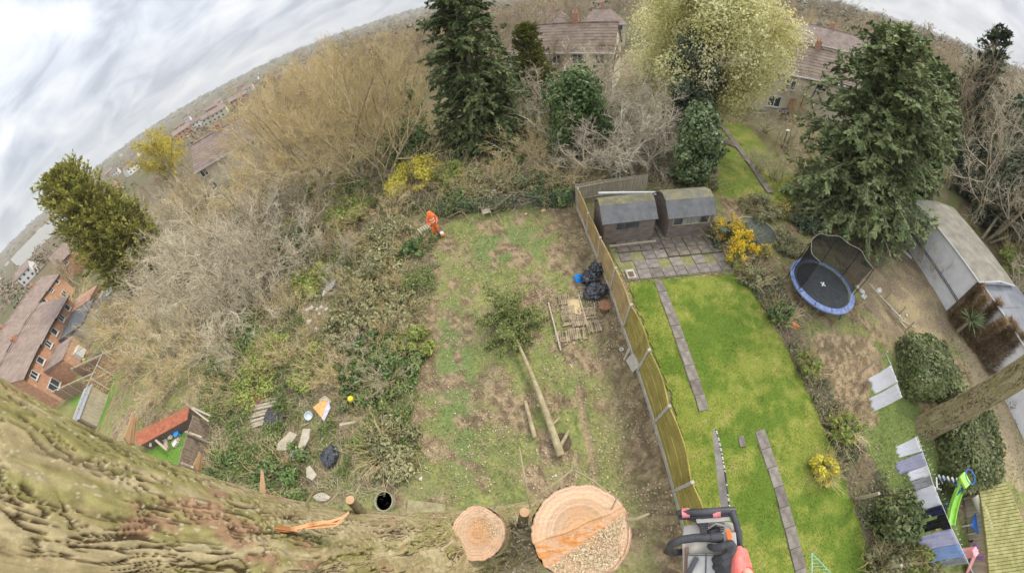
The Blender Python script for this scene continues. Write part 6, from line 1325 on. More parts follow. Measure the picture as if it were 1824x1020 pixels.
for px, py, lb in [(218, 528, 'white pointed canopy roof among the tan shrubs'), (176, 542, 'small white box in the garden scrub below the yew'), (90, 600, 'white garden box behind the terrace')][:2]:
    r = thing('small_hut', lb, 'hut', at(px, py), .4); MB().box((0, 0, .9), (1.6, 1.6, 1.8)).build('wall', M_render_wall, r); MB().add([(-1, -1, 1.8), (1, -1, 1.8), (1, 1, 1.8), (-1, 1, 1.8), (0, 0, 2.7)], [(0, 1, 4), (1, 2, 4), (2, 3, 4), (3, 0, 4), (3, 2, 1, 0)]).build('roof', M_white, r)
# ---------- washing line
zl = 1.75; line = [at(1578, 628, zl), at(1588, 651, zl), at(1606, 707, zl), at(1634, 777, zl), at(1662, 862, zl), at(1695, 940, zl), at(1722, 996, zl), at(1745, 1045, zl)]
def cloth(label, a, b, drop, m, cat='sheet', name='hanging_sheet', notch=None, seed=0, z=zl, blow=.25, extra=None):
    A, B = at(*a, z), at(*b, z); D = B-A; n_ = Vector((D.y, -D.x, 0)).normalized()
    if n_.x > 0: n_ = -n_
    nu, nv = 14, 12; V = []; F = []
    for j in range(nv+1):
        v = j/nv
        for i in range(nu+1):
            u = i/nu; sx = u
            if notch: sx = notch(u, v)
            V.append(D*sx+Vector((0, 0, -drop*v*(.97+.03*sin(u*9+seed))))+n_*(blow*v*v+.035*sin(u*11+seed)*v+.02*sin(u*23+v*4+seed)))
    for j in range(nv):
        for i in range(nu): q = j*(nu+1)+i; F.append((q, q+1, q+nu+2, q+nu+1))
    mb = MB().add(V, F); me = mb.mesh(name, m, smooth=True); o = obj(name, me); o.location = A
    sm = o.modifiers.new('thickness', 'SOLIDIFY'); sm.thickness = .006
    tag(o, label, cat)
    pk = thing('pegs', '', '') if False else None
    return o
M_wsheet = mat('white_sheet', (.84, .83, .88), (.90, .89, .94), rough=.85, scale=2); M_lil = mat('lilac_sheet', (.48, .47, .64), (.58, .57, .74), rough=.85, scale=3); M_bl = mat('sky_blue_sheet', (.24, .36, .66), (.32, .45, .74), rough=.85, scale=3)
M_gr = mat('grey_cloth', (.32, .31, .33), (.40, .39, .41), rough=.85); M_nv = mat('navy_cloth', (.02, .022, .07), (.05, .05, .11), rough=.85); M_bk = mat('black_cloth', (.012, .014, .012), (.02, .024, .02), rough=.85)
cloth('white sheet hanging alone, the one nearer the yucca', (1587, 650), (1599, 679), 1.15, M_wsheet, seed=1); cloth('white sheet hanging just below the other lone one', (1598, 682), (1607, 707), 1.45, M_wsheet, seed=2)
cloth('white pillowcase at the trunk end of the washing line', (1632, 777), (1642, 803), .9, M_wsheet, 'pillowcase', 'pillowcase', notch=lambda u, v: u*(1-.25*v)+.25*v*.5, seed=3); cloth('folded lilac-grey towel second on the line', (1643, 805), (1652, 827), 1.2, M_lil, 'towel', 'towel', seed=4)
cloth('small white cloth below the lilac-grey towel', (1652, 828), (1658, 845), .75, M_wsheet, 'cloth', 'hanging_cloth', seed=5); cloth('small grey cloth between two white ones', (1658, 846), (1664, 862), .7, M_gr, 'cloth', 'hanging_cloth', seed=6)
cloth('large white sheet in the middle of the washing line', (1664, 863), (1677, 898), 1.15, M_wsheet, seed=7); cloth('navy garment next to the large white sheet', (1677, 899), (1684, 913), 1.15, M_nv, 'garment', 'hanging_garment', seed=8)
cloth('black t-shirt hanging beside the green slide', (1684, 914), (1695, 940), .95, M_bk, 't-shirt', 'hanging_tshirt', notch=lambda u, v: .5+(u-.5)*(1.0 if v < .35 else .62), seed=9)
cloth('lilac sheet next after the black t-shirt', (1695, 941), (1707, 967), 1.35, M_lil, seed=10); cloth('sky blue sheet hanging between lilac and grey', (1707, 968), (1720, 991), 1.45, M_bl, seed=11); cloth('dark grey blanket last on the washing line', (1720, 992), (1725, 1003), 1.3, M_gr, 'blanket', 'blanket', seed=12)
r = thing('washing_line', 'thin washing line with pegs between posts above the small lawn', 'washing line', line[0]); MB().tube([p-line[0] for p in line[:3]], .009, 5).build('cord', M_white, r); MB().tube([p-line[0] for p in line[3:]], .009, 5).build('cord', M_white, r)
for k in range(26):
    t = k/25; a_, b_ = (line[3], line[6]); q = a_.lerp(b_, t)-line[0]; MB().box(q, (.016, .016, .07)).build('peg', M_white, r)
for k in (0, 7): MB().tube([(line[k].x-line[0].x, line[k].y-line[0].y, -zl), (line[k].x-line[0].x, line[k].y-line[0].y, .1)], .04, 8).build('post', M_timber, r)
for (a, b, lb) in [((1525, 888), (1566, 878), 'grey post leaning out of the round dark shrub'), ((1560, 1012), (1606, 1006), 'grey post tip at the near side of the round shrub'), ((1540, 685), (1575, 660), 'thin stake lying behind the lone white sheet')]:
    A, B = at(*a), at(*b, 1.3); single('stake', MB().beam((0, 0, 0), B-A, .09, .09), M_timber, A, lb, 'stake')
# plastic garden chair
r = thing('garden_chair', 'white slatted plastic chair beside the large white sheet', 'chair', at(1638, 862), 2.4)
MB().box((0, 0, .42), (.45, .45, .03)).build('seat', M_white, r, bevel=.01)
for k in range(6): MB().beam((-.2+.08*k, .22, .44), (-.22+.088*k, .36, .92-.05*abs(k-2.5)/2.5), .045, .02, up=(0, 1, 0)).build('slat', M_white, r)
for sx in (-1, 1):
    for sy in (-1, 1): MB().beam((sx*.2, sy*.2, 0), (sx*.2, sy*.2, .42), .05, .05).build('leg', M_white, r)
    MB().beam((sx*.25, -.2, .62), (sx*.25, .28, .64), .05, .03).build('armrest', M_white, r)
# climbing frame with green slide
M_lime = mat('lime_green_plastic', (.32, .68, .08), (.42, .78, .13), rough=.4); M_fr = mat('blue_tube', (.03, .12, .42), (.06, .18, .52), rough=.4)
A, B = at(1714, 856, 1.1), at(1691, 935, .12); r = thing('slide', 'lime green children\'s slide on a blue tubular frame', 'slide', (A.x, A.y, 0)); D = B-A; o0 = Vector((A.x, A.y, 0))
n_ = Vector((-D.y, D.x, 0)).normalized(); sl = MB(); K = 10
for i in range(K):
    p, q = A-o0+D*(i/K), A-o0+D*((i+1)/K); sg = lambda t: Vector((0, 0, -.12*sin(pi*t)))
    p = p+sg(i/K); q = q+sg((i+1)/K); sl.beam(p, q, .42, .03)
    for s_ in (-1, 1): sl.beam(p+n_*s_*.21+Vector((0, 0, .05)), q+n_*s_*.21+Vector((0, 0, .05)), .04, .13)
sl.build('chute', M_lime, r); sl2 = MB().box(A-o0+Vector((0, 0, .1)), (.45, .5, .12)); sl2.build('platform', M_lime, r, bevel=.04)
for j, (a, b) in enumerate([((1712, 860), (1672, 852)), ((1718, 866), (1680, 905)), ((1705, 862), (1695, 890))]):
    P, Q = at(*a, 1.1)-o0, at(*b, .05)-o0; MB().tube([P, Q], .03, 6).build('frame_tube', M_fr, r)
for j in range(5): t = j/5; P = at(1712, 860, 1.1)-o0; Q = at(1672, 852, .05)-o0; c = P.lerp(Q, t+.1); MB().beam(c-Vector((0, .2, 0)), c+Vector((0, .2, 0)), .10, .03).build('rung', M_white, r)
MB().tube([v+A-o0+Vector((.35, -.05, .15)) for v in [Vector(p) for p in ring(.28, 0, 0, 16)]], .03, 6).build('hoop', M_fr, r)
# toys and furniture by the mossy roof
M_pink = mat('pink_plastic', (.85, .33, .36), (.9, .42, .45), rough=.4); M_pur = mat('purple_plastic', (.34, .16, .50), (.44, .22, .6), rough=.4)
pA, pB = at(1742, 1000, .1), at(1722, 1022, .6); r = thing('slide', 'small pink toy slide near the blue play balls', 'slide', (pA.x, pA.y, 0)); o0 = Vector((pA.x, pA.y, 0)); q0 = at(1738, 982, .75)
MB().beam(q0-o0, at(1724, 1018, .08)-o0, .38, .05).build('chute', M_pink, r, bevel=.02); MB().box(q0-o0-Vector((0, 0, .35)), (.3, .3, .7)).build('ladder', M_pink, r, bevel=.02)
r = thing('toy_car', 'purple ride-on toy with dark wheels by the pink slide', 'toy', at(1730, 975), .7); MB().box((0, 0, .28), (.7, .35, .22)).build('body', M_pur, r, bevel=.06); MB().beam((-.28, 0, .35), (-.4, 0, .62), .05, .3).build('handle', M_pur, r)
for sx in (-1, 1):
    for sy in (-1, 1): MB().lathe((sx*.25, sy*.19, .12), [(.001, -.03), (.12, -.03), (.12, .03), (.001, .03)], 12, ax=Matrix.Rotation(pi/2, 3, 'X')).build('wheel', M_black, r)
for j, (px, py, s) in enumerate([(1752, 975, .24), (1750, 1003, .22), (1762, 990, .2), (1745, 990, .17), (1742, 922, .14), (1735, 905, .17), (1745, 965, .13), (1758, 1012, .2), (1738, 893, .14), (1755, 950, .12)]):
    b_ = MB().ball((0, 0, s), s, 16); lb = ['largest bright blue ball in the toy heap', 'blue ball nearest the picture foot in the toy heap', 'blue ball touching the mossy roof edge', 'mid blue ball beside the pink slide', 'small blue tub beside the cream roll', 'dark blue toy under the cream roll end', 'little blue ball above the purple ride-on', 'blue ball at the very bottom of the toy heap', 'blue crate piece at the top of the cream roll', 'smallest blue ball along the cream roll'][j]
    single('toy_ball', b_, M_blue if j % 2 == 0 else M_fr, at(px, py), lb, 'ball', smooth=True, group='blue balls and toys by the mossy shed')
A, B = at(1736, 882, .6), at(1763, 968, .6); r = thing('rolled_rug', 'long cream rolled mattress leaning along the mossy shed', 'mattress', (A.x, A.y, 0)); o0 = Vector((A.x, A.y, 0)); D = B-A
MB().tube([A-o0, A-o0+D*.3+Vector((.12, .05, .03)), A-o0+D*.7+Vector((.15, .05, .03)), B-o0], [.17, .22, .22, .2], 14).build('roll', mat('cream_fabric', (.55, .48, .36), (.66, .60, .48), rough=.9, scale=4), r, smooth=True); MB().tube([(-.0, 0, 0), A-o0], .04).build('support', M_timber, r); MB().tube([(D.x, D.y, 0), B-o0], .04).build('support', M_timber, r)
r = thing('small_table', 'low frame table with pale edges next to the cream roll', 'table', at(1722, 935), .3)
MB().box((0, 0, .45), (.6, .5, .03)).build('top', M_fr, r)
for sx in (-1, 1):
    for sy in (-1, 1): MB().beam((sx*.27, sy*.22, 0), (sx*.27, sy*.22, .45), .04, .04).build('leg', M_white, r)
single('plank', MB().box((0, 0, .05), (.12, .7, .04)), M_timber, at(1738, 1003), 'pale lath lying beside the pink slide', 'plank', rot=(0, 0, -.6))
r = thing('toy_figure', 'dropped doll-like orange and white toy under the black t-shirt', 'toy', at(1650, 935), .5); MB().ball((0, 0, .12), .1, 8, (1, 1.6, .8)).build('torso', M_white, r); MB().beam((0, -.1, .06), (.15, -.5, .06), .07, .06).build('leg', M_orange, r)
single('orange_toy', MB().tube([(0, 0, .05), (.15, .2, .08), (.05, .4, .06), (.25, .55, .05)], .08, 8), mat('terracotta', (.55, .27, .12), (.65, .35, .18)), at(1682, 778), 'curled terracotta coloured hose end on the leaves by the clipped hedge', 'hose')
single('orange_scrap', MB().box((0, 0, .1), (.3, .16, .12)), M_orange, at(1415, 582), 'small orange scrap on the leaves left of the trampoline', 'scrap', rot=(0, 0, -.7), bevel=.02)
# pond
r = thing('garden_pond', 'dark round garden pond netted over beside the forsythia', 'pond', at(1346, 412)); MB().lathe((0, 0, 0), [(.001, .03), (1.25, .03), (1.3, .0)], 28).build('water', mat('pond_water', (.07, .08, .065), (.14, .15, .11), rough=.75, spec=.2), r); MB().tube([(1.28*cos(a), 1.28*sin(a), .06) for a in np.linspace(0, 2*pi, 30)], .035, 6).build('edge', M_timber, r)
# broken low fence by the bare plot
for j, (px, py, tx, ty) in enumerate([(1548, 505, 1556, 495), (1575, 535, 1585, 523), (1598, 563, 1606, 553), (1612, 590, 1622, 582), (1520, 412, 1528, 402), (1553, 412, 1560, 400)]):
    single('stake', MB().tube([(0, 0, 0), (.1, .05, .75)], .045, 6), M_twig_brown, at(px, py), ['dark stake right of the trampoline rim', 'dark stake second from the trampoline', 'dark stake third from the trampoline', 'last dark stake at the hedge block', 'dark stub under the broad cypress', 'dark stub right of the other under the cypress'][j], 'stake')
for j, (a, b) in enumerate([((1545, 508), (1612, 588)), ((1596, 570), (1625, 588)), ((1560, 525), (1600, 575))]):
    A, B = at(*a), at(*b); single('rail', MB().beam((0, 0, .15), B-A+Vector((0, 0, .1+.1*j)), .08, .06), M_timber, A, ['long fallen rail along the edge of the bare plot', 'short cross rail at the hedge end of the fallen fence', 'second fallen rail lying beside the long one'][j], 'rail')
single('log', MB().tube([(0, 0, .1), tuple(at(1622, 462)-at(1605, 446)+Vector((0, 0, .1)))], .1, 8), M_stone, at(1605, 446), 'pale log on the ground in front of the white cabin', 'log')
A, B = at(1602, 415), at(1675, 520); single('handrail', MB().tube([(0, 0, 1.0), tuple(B-A+Vector((0, 0, 1.0)))], .025, 6), M_black, A+Vector((-.35, 0, 0)), 'dark rail running along the white cabin wall', 'rail')
# barbecue, pole and things near house R
r = thing('barbecue', 'black covered kettle barbecue at the far lawn by the house', 'barbecue', at(1393, 212)); MB().ball((0, 0, .85), .55, 14, (1.25, 1, .6), bump=.08).build('cover', M_black, r, smooth=True)
for sx in (-1, 1): MB().beam((sx*.4, 0, 0), (sx*.35, 0, .7), .06, .06).build('leg', M_black, r)
r = thing('rotary_pole', 'white-topped dark pole standing on the far lawn', 'pole', at(1392, 265)); MB().tube([(0, 0, 0), (0, 0, 1.7)], .05, 6).build('pole', M_black, r); MB().ball((0, 0, 1.75), .16, 8, (1.6, 1, .5)).build('cap', M_white, r)
# bathroom-like drain, tray on patio
r = thing('drain_tray', 'small pale-edged soil tray on the patio corner by the fence', 'tray', at(1123, 490), -.1); MB().box((0, 0, .09), (.42, .55, .06)).build('rim', M_conc, r); MB().box((0, -.04, .125), (.26, .34, .02)).build('soil', mat('tray_soil', (.12, .08, .05), (.19, .13, .08)), r)
# rotary airer at the bottom of the lawn
p = at(1447, 1050); r = thing('clothes_airer', 'pale green clothes airer with fine lines at the bottom of the lawn', 'airer', p); M_air = mat('green_airer', (.25, .55, .42), (.35, .65, .52), rough=.4)
tip = at(1446, 984, 1.35)-p; e2 = at(1490, 1030, 1.25)-p; e3 = at(1446, 1034, 1.35)-p
MB().tube([tip, e3], .018, 6).build('arm', M_air, r); MB().tube([tip, e2], .012, 6).build('arm', M_air, r); MB().tube([(0, 0, 0), (0, 0, 1.3)], .025, 6).build('pole', M_air, r)
for k in range(7): t = (k+1)/8; MB().tube([tip.lerp(e3, t), tip.lerp(e2, t)], .006, 4).build('line', M_air, r)
# dark litter of the back brash pile
rng = np.random.default_rng(17); n = 260; A = at(845, 365); P0 = np.c_[rng.normal(size=(n, 2))*[1.7, .6]+[at(950, 350).x, at(950, 350).y], rng.uniform(.05, .7, n)]; d = norm(np.c_[rng.normal(size=(n, 2)), rng.normal(size=n)*.2]); L = rng.uniform(.5, 1.8, n)[:, None]
V, F = tubes(P0, P0+d*L, np.full(n, .02), np.full(n, .012), 4); tag(obj('brash_debris', npmesh('brash_debris', V, F, M_twig_brown)), kind='stuff')
# ------------------------------------------------------------------ foreground: the tree being dismantled
def worley(u, v, s=0):
    iu = np.floor(u); iv = np.floor(v); F1 = np.full(u.shape, 9.); F2 = np.full(u.shape, 9.); ID = np.zeros(u.shape)
    for a in (-1, 0, 1):
        for b in (-1, 0, 1):
            cu, cv = iu+a, iv+b; px = cu+_hash(cu, cv, s); py = cv+_hash(cu, cv, s+7); d = np.hypot(px-u, py-v); h = _hash(cu, cv, s+13)
            m = d < F1; F2 = np.where(m, F1, np.minimum(F2, d)); ID = np.where(m, h, ID); F1 = np.where(m, d, F1)
    return F1, F2, ID
def barkcyl(axis, radii, nu, nv, seed, cell=(.035, .11), depth=.016, moss=.5, front=None):
    """bark covered stem: axis points, radii, displaced by cracked plates. returns V,F,colour"""
    axis = [Vector(a) for a in axis]; cum = [0]
    for i in range(1, len(axis)): cum.append(cum[-1]+(axis[i]-axis[i-1]).length)
    T = cum[-1]; tt = np.linspace(0, T, nv); ax = np.array([tuple(a) for a in axis]); C = np.stack([np.interp(tt, cum, ax[:, k]) for k in range(3)], 1)
    for _ in range(12): C[1:-1] = (C[:-2]+C[2:]+2*C[1:-1])/4
    Rr = np.interp(tt, cum, radii); D = norm(np.gradient(C, axis=0)); ref = np.array([0.31, 1, .05]); X = norm(np.cross(D, ref)); Yv = np.cross(D, X)
    ph = np.linspace(0, 2*pi, nu, endpoint=False); ph = ph if front is None else (ph-.70*np.sin(ph-front)); PH, TT = np.meshgrid(ph, tt); Rm = Rr[:, None]*np.ones_like(PH); R0 = float(np.mean(radii)); per = round(2*pi*R0/cell[0])
    U = PH/(2*pi)*per; W = TT/cell[1]; UM = PH*R0; CX, CY = np.cos(PH)*R0, np.sin(PH)*R0
    wx = fbm(CX*9+TT*5, CY*9+7, seed, 3); wy = fbm(CX*9+3, CY*9+TT*6, seed+3, 3)
    Uw = U+(wx-.5)*3.0+W*.2; Ww = W+(wy-.5)*1.6
    F1, F2, ID = worley(Uw, Ww, seed); F1b, F2b, IDb = worley(Uw*2.1+5, Ww*1.7+3, seed+50)
    seam = np.minimum(1, np.minimum(PH, 2*pi-PH)/.12)
    # flat plates parted by narrow cracks at two scales, edges roughened by fine warping
    q1 = fbm(Uw*3.1, Ww*3.3, seed+75, 3)-.5; q2 = fbm(Uw*3.3+9, Ww*3.1, seed+76, 3)-.5
    F1, F2, ID = worley(Uw*.62+q1*.8, Ww*.8+q2*.5, seed); F1b, F2b, IDb = worley(Uw*1.9+q2*1.2+5, Ww*2.3+q1*1.2+3, seed+50)
    k1 = sstep(fbm(Uw*.5, Ww*.6, seed+73, 3), .46, .56); k2 = sstep(fbm(Uw*.9, Ww*1.1, seed+74, 3), .48, .58)
    e1, e2 = F2-F1, F2b-F1b
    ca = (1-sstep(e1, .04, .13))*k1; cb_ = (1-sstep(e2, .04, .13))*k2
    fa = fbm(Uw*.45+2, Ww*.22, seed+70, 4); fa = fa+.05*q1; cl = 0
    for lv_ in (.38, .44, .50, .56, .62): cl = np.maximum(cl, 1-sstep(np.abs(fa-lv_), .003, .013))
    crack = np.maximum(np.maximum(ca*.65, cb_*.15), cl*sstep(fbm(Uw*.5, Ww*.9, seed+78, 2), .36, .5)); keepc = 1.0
    fine = fbm(Uw*7, Ww*9, seed+20, 4)-.5; mid_ = fbm(Uw*2, Ww*2.4, seed+21, 3)-.5; big = fbm(CX*5+TT*1.2, CY*5+TT*.7, seed+30, 3)-.5
    # plates lift along one edge
    disp = -depth*.9*crack+depth*.22*(ID-.5)+depth*.05*(IDb-.5)+depth*.16*fine+depth*.12*mid_+Rm*.05*big
    disp = disp*(.3+.7*seam)
    P = C[:, None, :]+(X[:, None, :]*np.cos(PH)[..., None]+Yv[:, None, :]*np.sin(PH)[..., None])*(Rm+disp)[..., None]
    i0 = (np.arange(nv-1)[:, None]*nu+np.arange(nu)[None, :]).ravel(); i1 = (np.arange(nv-1)[:, None]*nu+(np.arange(nu)+1)[None, :] % nu).ravel()
    F = np.stack([i0, i1, i1+nu, i0+nu], 1)
    mn = fbm(np.cos(PH)*4+TT*3, np.sin(PH)*4+TT*2, seed+40, 4); mn2 = fbm(Uw*1.1, Ww*1.0, seed+41, 4); rd = fbm(np.cos(PH)*3+9+TT*4, np.sin(PH)*3+TT*5, seed+44, 3)
    base = np.array([.34, .28, .155]); mossc = np.array([.285, .275, .10]); pale = np.array([.54, .46, .30]); red = np.array([.40, .24, .17]); crack_shade = np.array([.075, .05, .032])
    c = base+(pale-base)*(ID*.8)[..., None]; t = (sstep(mn*.5+mn2*.5, .46, .60)*moss*1.5).clip(0, 1)[..., None]; c = c*(1-t)+mossc*t
    t = (sstep(rd, .60, .72)*sstep(mn2, .4, .6)*.8)[..., None]; c = c*(1-t)+red*t
    t = (sstep(crack, .15, .9)*.92)[..., None]; c = c*(1-t)+crack_shade*t; c = c*(.62+.76*(fbm(Uw*4, Ww*7, seed+80, 4)))[..., None]  # shade inside the cracks painted into the bark colour, besides darker inner bark
    sp = (fbm(Uw*5, Ww*22, seed+60, 2)*.8+.2*mn2 > .745)[..., None]; c = np.where(sp, np.array([.55, .50, .36]), c)
    return P.reshape(-1, 3), F, c.reshape(-1, 3)
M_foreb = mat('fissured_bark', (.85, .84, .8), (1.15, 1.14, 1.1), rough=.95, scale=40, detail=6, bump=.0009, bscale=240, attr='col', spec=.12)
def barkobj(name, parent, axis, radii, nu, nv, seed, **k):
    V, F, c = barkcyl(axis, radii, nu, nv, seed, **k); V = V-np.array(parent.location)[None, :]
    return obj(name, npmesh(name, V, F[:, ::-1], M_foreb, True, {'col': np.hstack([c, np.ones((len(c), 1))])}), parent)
root = thing('climbed_tree', 'huge fissured mossy trunk sweeping past the viewer, its other stems sawn off', 'tree', (-.35, -.1, 0))
def azp(az, rad, z): return Vector((rad*sin(radians(az)), rad*cos(radians(az)), z))
AZ = -99.5
# angle (in the stem's own frame) that faces the viewer, so that the near side gets the finer mesh
_D = Vector((0, 0, 1)); _X = _D.cross(Vector((.31, 1, .05))).normalized(); _Y = _D.cross(_X); _t = -azp(AZ, 1, 0); FRONT = atan2(_t.dot(_Y), _t.dot(_X))
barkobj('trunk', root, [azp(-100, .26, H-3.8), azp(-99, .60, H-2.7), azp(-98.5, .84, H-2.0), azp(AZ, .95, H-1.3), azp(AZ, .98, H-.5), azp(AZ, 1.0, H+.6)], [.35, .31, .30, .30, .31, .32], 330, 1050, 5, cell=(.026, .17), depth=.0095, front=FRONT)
# lower bole, down to the ground
MB().tube([(-.0, 0, 0), (-.0, 0, .5), (0, 0, 4), (0.05, 0, 7.4)], [.75, .55, .47, .42], 24).build('lower_trunk', M_bark2, root, smooth=True)
# sawn stems
def stem(name, label, px, py, z, R, seed, low):
    c = at(px, py, z); c.z = z
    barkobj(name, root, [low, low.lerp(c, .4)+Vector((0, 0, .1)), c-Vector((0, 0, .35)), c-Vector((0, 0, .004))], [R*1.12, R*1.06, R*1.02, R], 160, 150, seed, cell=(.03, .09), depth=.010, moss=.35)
    return c
crotch = Vector((-.32, -.12, H-4.0))
def cutface(name, c, R, seed, step=0.0, nR=50, nA=180, yaw=0.0):
    rr = np.linspace(0, 1, nR); aa = np.linspace(0, 2*pi, nA, endpoint=False); RR, AA = np.meshgrid(rr, aa, indexing='ij'); out = 1+(.10*(fbm(np.cos(AA)*1.3+seed, np.sin(AA)*1.3, seed, 3)-.5)+.035*(fbm(np.cos(AA)*14+seed, np.sin(AA)*14, seed+90, 3)-.5))*2*sstep(RR, 0, 1)
    x = RR*R*out*np.cos(AA); y = RR*R*out*np.sin(AA); u = x*cos(yaw)+y*sin(yaw); v = -x*sin(yaw)+y*cos(yaw)
    z = .0012*(fbm(u*60, v*400, seed, 2)-.5)+.0015*(fbm(u*200, v*200, seed+1, 2)-.5)
    ring_ = fbm(RR*34+1.2*fbm(np.cos(AA)*1.5, np.sin(AA)*1.5, seed+2, 2), np.zeros_like(RR)+.5, seed+3, 2)
    pale = np.array([.585, .40, .265]); mid = np.array([.52, .33, .19]); heart = np.array([.45, .25, .12]); ora = np.array([.58, .27, .10]); bark_ = np.array([.36, .23, .17])
    cu, cv = u/R-.08, v/R-.02; hr = np.hypot(cu, cv*.85); t = (1-sstep(hr, .25, .62))[..., None]; c_ = pale*(1-t)+(mid if step else heart*.6+mid*.4)*t; c_ = c_*(1-.42*(ring_-.5)[..., None]*2)*(1-.20*(fbm(u*25+v*12, v*260, seed+91, 3)-.5)[..., None]*2); st_ = sstep(fbm(u*9+3, v*16, seed+92, 3), .55, .68)[..., None]*.35; c_ = c_*(1-st_)+np.array([.60, .33, .17])*st_
    t = (sstep(RR, .955, .985))[..., None]; c_ = c_*(1-t)+bark_*t
    if step:
        lo = -.28*R+.42*u+.008*np.sin(u*45); hi = .10*R+.17*u+.004*np.sin(u*30)     # hinge of torn wood between two saw levels
        z = z-step*(1-sstep(v, hi-.004, hi+.002)); z = z-step*.5*(1-sstep(v, lo-.01, lo+.01))
        hg = (sstep(v, lo-.02*R, lo+.03*R)*(1-sstep(v, hi-.02, hi)))[..., None]; tw = fbm(u*35, v*160, seed+7, 3); z = z+hg[..., 0]*.016*(tw-.5)
        oc = pale*.75+ora*.25; mixo = (sstep(fbm(u*22+3, v*60, seed+8, 3), .40, .6))[..., None]; c_ = c_*(1-hg)+(ora*mixo+oc*(1-mixo))*hg
        gr = ((1-sstep(np.abs(v-(.12*R+.17*u)), 0, .09*R)))[..., None]*.45; c_ = c_*(1-gr)+np.array([.66, .38, .17])*gr
    else:
        ck = ((1-sstep(np.abs(u-.02*R), 0, .012*R))*(1-sstep(np.abs(v), .4*R, .6*R)))[..., None]*.4; c_ = c_*(1-ck)+np.array([.80, .64, .46])*ck
    P = np.stack([x, y, z], -1).reshape(-1, 3); i0 = (np.arange(nR-1)[:, None]*nA+np.arange(nA)[None, :]).ravel(); i1 = (np.arange(nR-1)[:, None]*nA+(np.arange(nA)+1)[None, :] % nA).ravel()
    F = np.stack([i0, i0+nA, i1+nA, i1], 1)[:, :]
    # rim skirt down the side
    rim = P[(nR-1)*nA:].copy(); rim[:, 2] -= .05; base = len(P); P = np.vstack([P, rim]); k = np.arange(nA); k2 = (k+1) % nA; Fs = np.stack([(nR-1)*nA+k, base+k, base+k2, (nR-1)*nA+k2], 1)
    cc = np.vstack([c_.reshape(-1, 3), np.tile(bark_, (nA, 1))]); P = P+np.array(c)-np.array(root.location)
    o = obj(name, npmesh(name, P, [F, Fs], mat('sawn_wood', (.93, .92, .9), (1.08, 1.07, 1.05), rough=.85, scale=90, detail=5, bump=.0015, bscale=260, attr='col', spec=.15), True, {'col': np.hstack([cc, np.ones((len(cc), 1))])}), root)
    return o
cs = stem('sawn_stem', '', 852, 949, 9.55, .150, 31, Vector((-.45, -.08, H-3.7))); cutface('sawn_face', cs+Vector((0, 0, .012)), .151, 3)
cb = stem('sawn_stem', '', 1033, 946, 9.80, .228, 37, Vector((-.05, -.1, H-4.0))); fb = cutface('sawn_face', cb+Vector((0, 0, .012)), .230, 4, step=.014, nR=90, nA=260, yaw=.0)
# sawdust and chips lying on the two faces
rng = np.random.default_rng(44)
def dust(name, c, R, n, dens, size, m, zoff):
    a = rng.uniform(0, 2*pi, n); q = R*np.sqrt(rng.random(n)); x, y = q*np.cos(a), q*np.sin(a); k = rng.random(n) < dens(x/R, y/R); x, y = x[k], y[k]
    P = np.stack([x+c.x, y+c.y, np.full(len(x), c.z+zoff)+rng.random(len(x))*.005], 1)-np.array(root.location)
    V, F = quads_cloud(P, rng.uniform(size*.4, size, len(x)), flat=1.2, rng=rng, aspect=1.8); o = obj(name, npmesh(name, V, F, m), root); o['kind'] = 'stuff'; return o
M_dust = mat('sawdust', (.52, .39, .22), (.78, .64, .43), rough=.9, scale=60, island=.2)
dust('sawdust', cb, .215, 9000, lambda x, y: (y < -.28+.42*x)*(.3+.7*sstep(fbm(x*3, y*3, 2, 3), .33, .5))+.03, .0075, M_dust, -.002)
dust('sawdust', cs, .142, 2600, lambda x, y: sstep(x+.2*y, .1, .6)*.9*(fbm(x*5, y*5, 3, 3) > .42)+.02, .006, M_dust, .014)
# cut stub, twigs, splinters around the crotch
def tw(label, pts, rs, m=M_log, name='twig', parent=None):
    o = MB().tube(pts, rs, 7).build(name, m, None, smooth=True); return tag(o, label, 'twig') if not parent else o
def stub(pt0, pt1, R, cut=True, m=None):
    a, b = Vector(pt0)-root.location, Vector(pt1)-root.location; o = MB().tube([a, a.lerp(b, .6), b], [R*1.25, R*1.05, R], 14).build('branch_stub', m or M_foreb2, root, smooth=True)
    d = (b-a); MB().lathe(b+d.normalized()*.002, [(.001, .004), (R*.96, .003), (R*.96, -.02)], 16, ax=d.to_track_quat('Z', 'Y').to_matrix()).build('cut_end', M_freshwood, o)
    return o
M_foreb2 = mat('stub_bark', (.17, .14, .08), (.30, .26, .15), rough=.95, scale=30, bump=.01)
def al(px, py, dist): return along(px, py, dist)
stub(al(930, 935, 2.35), al(934, 912, 2.10), .030); stub(al(644, 912, 1.62), al(624, 890, 1.48), .019)
for j, (a, b, dist, R) in enumerate([((945, 905), (925, 795), 2.0, .006), ((1090, 905), (1098, 880), 1.7, .005), ((880, 905), (884, 886), 1.9, .006), ((1110, 925), (1156, 914), 1.75, .010), ((950, 960), (905, 940), 2.3, .012), ((960, 985), (915, 1010), 2.4, .014), ((925, 930), (905, 985), 2.5, .016), ((1025, 838), (1087, 880), 2.0, .006), ((1020, 835), (960, 880), 2.1, .006), ((665, 960), (738, 910), 1.55, .006), ((548, 905), (560, 872), 1.3, .006), ((558, 925), (552, 905), 1.28, .003), ((620, 925), (627, 905), 1.4, .003), ((590, 925), (592, 945), 1.3, .003), ((515, 925), (528, 940), 1.25, .003)]):
    p, q = al(*a, dist)-root.location, al(*b, dist*.97)-root.location; mdp = p.lerp(q, .5)+Vector((.01*sin(j), .01*cos(j), .01)); MB().tube([p, mdp, q], [R, R*.85, R*.6], 7).build('twig', M_log, root, smooth=True)
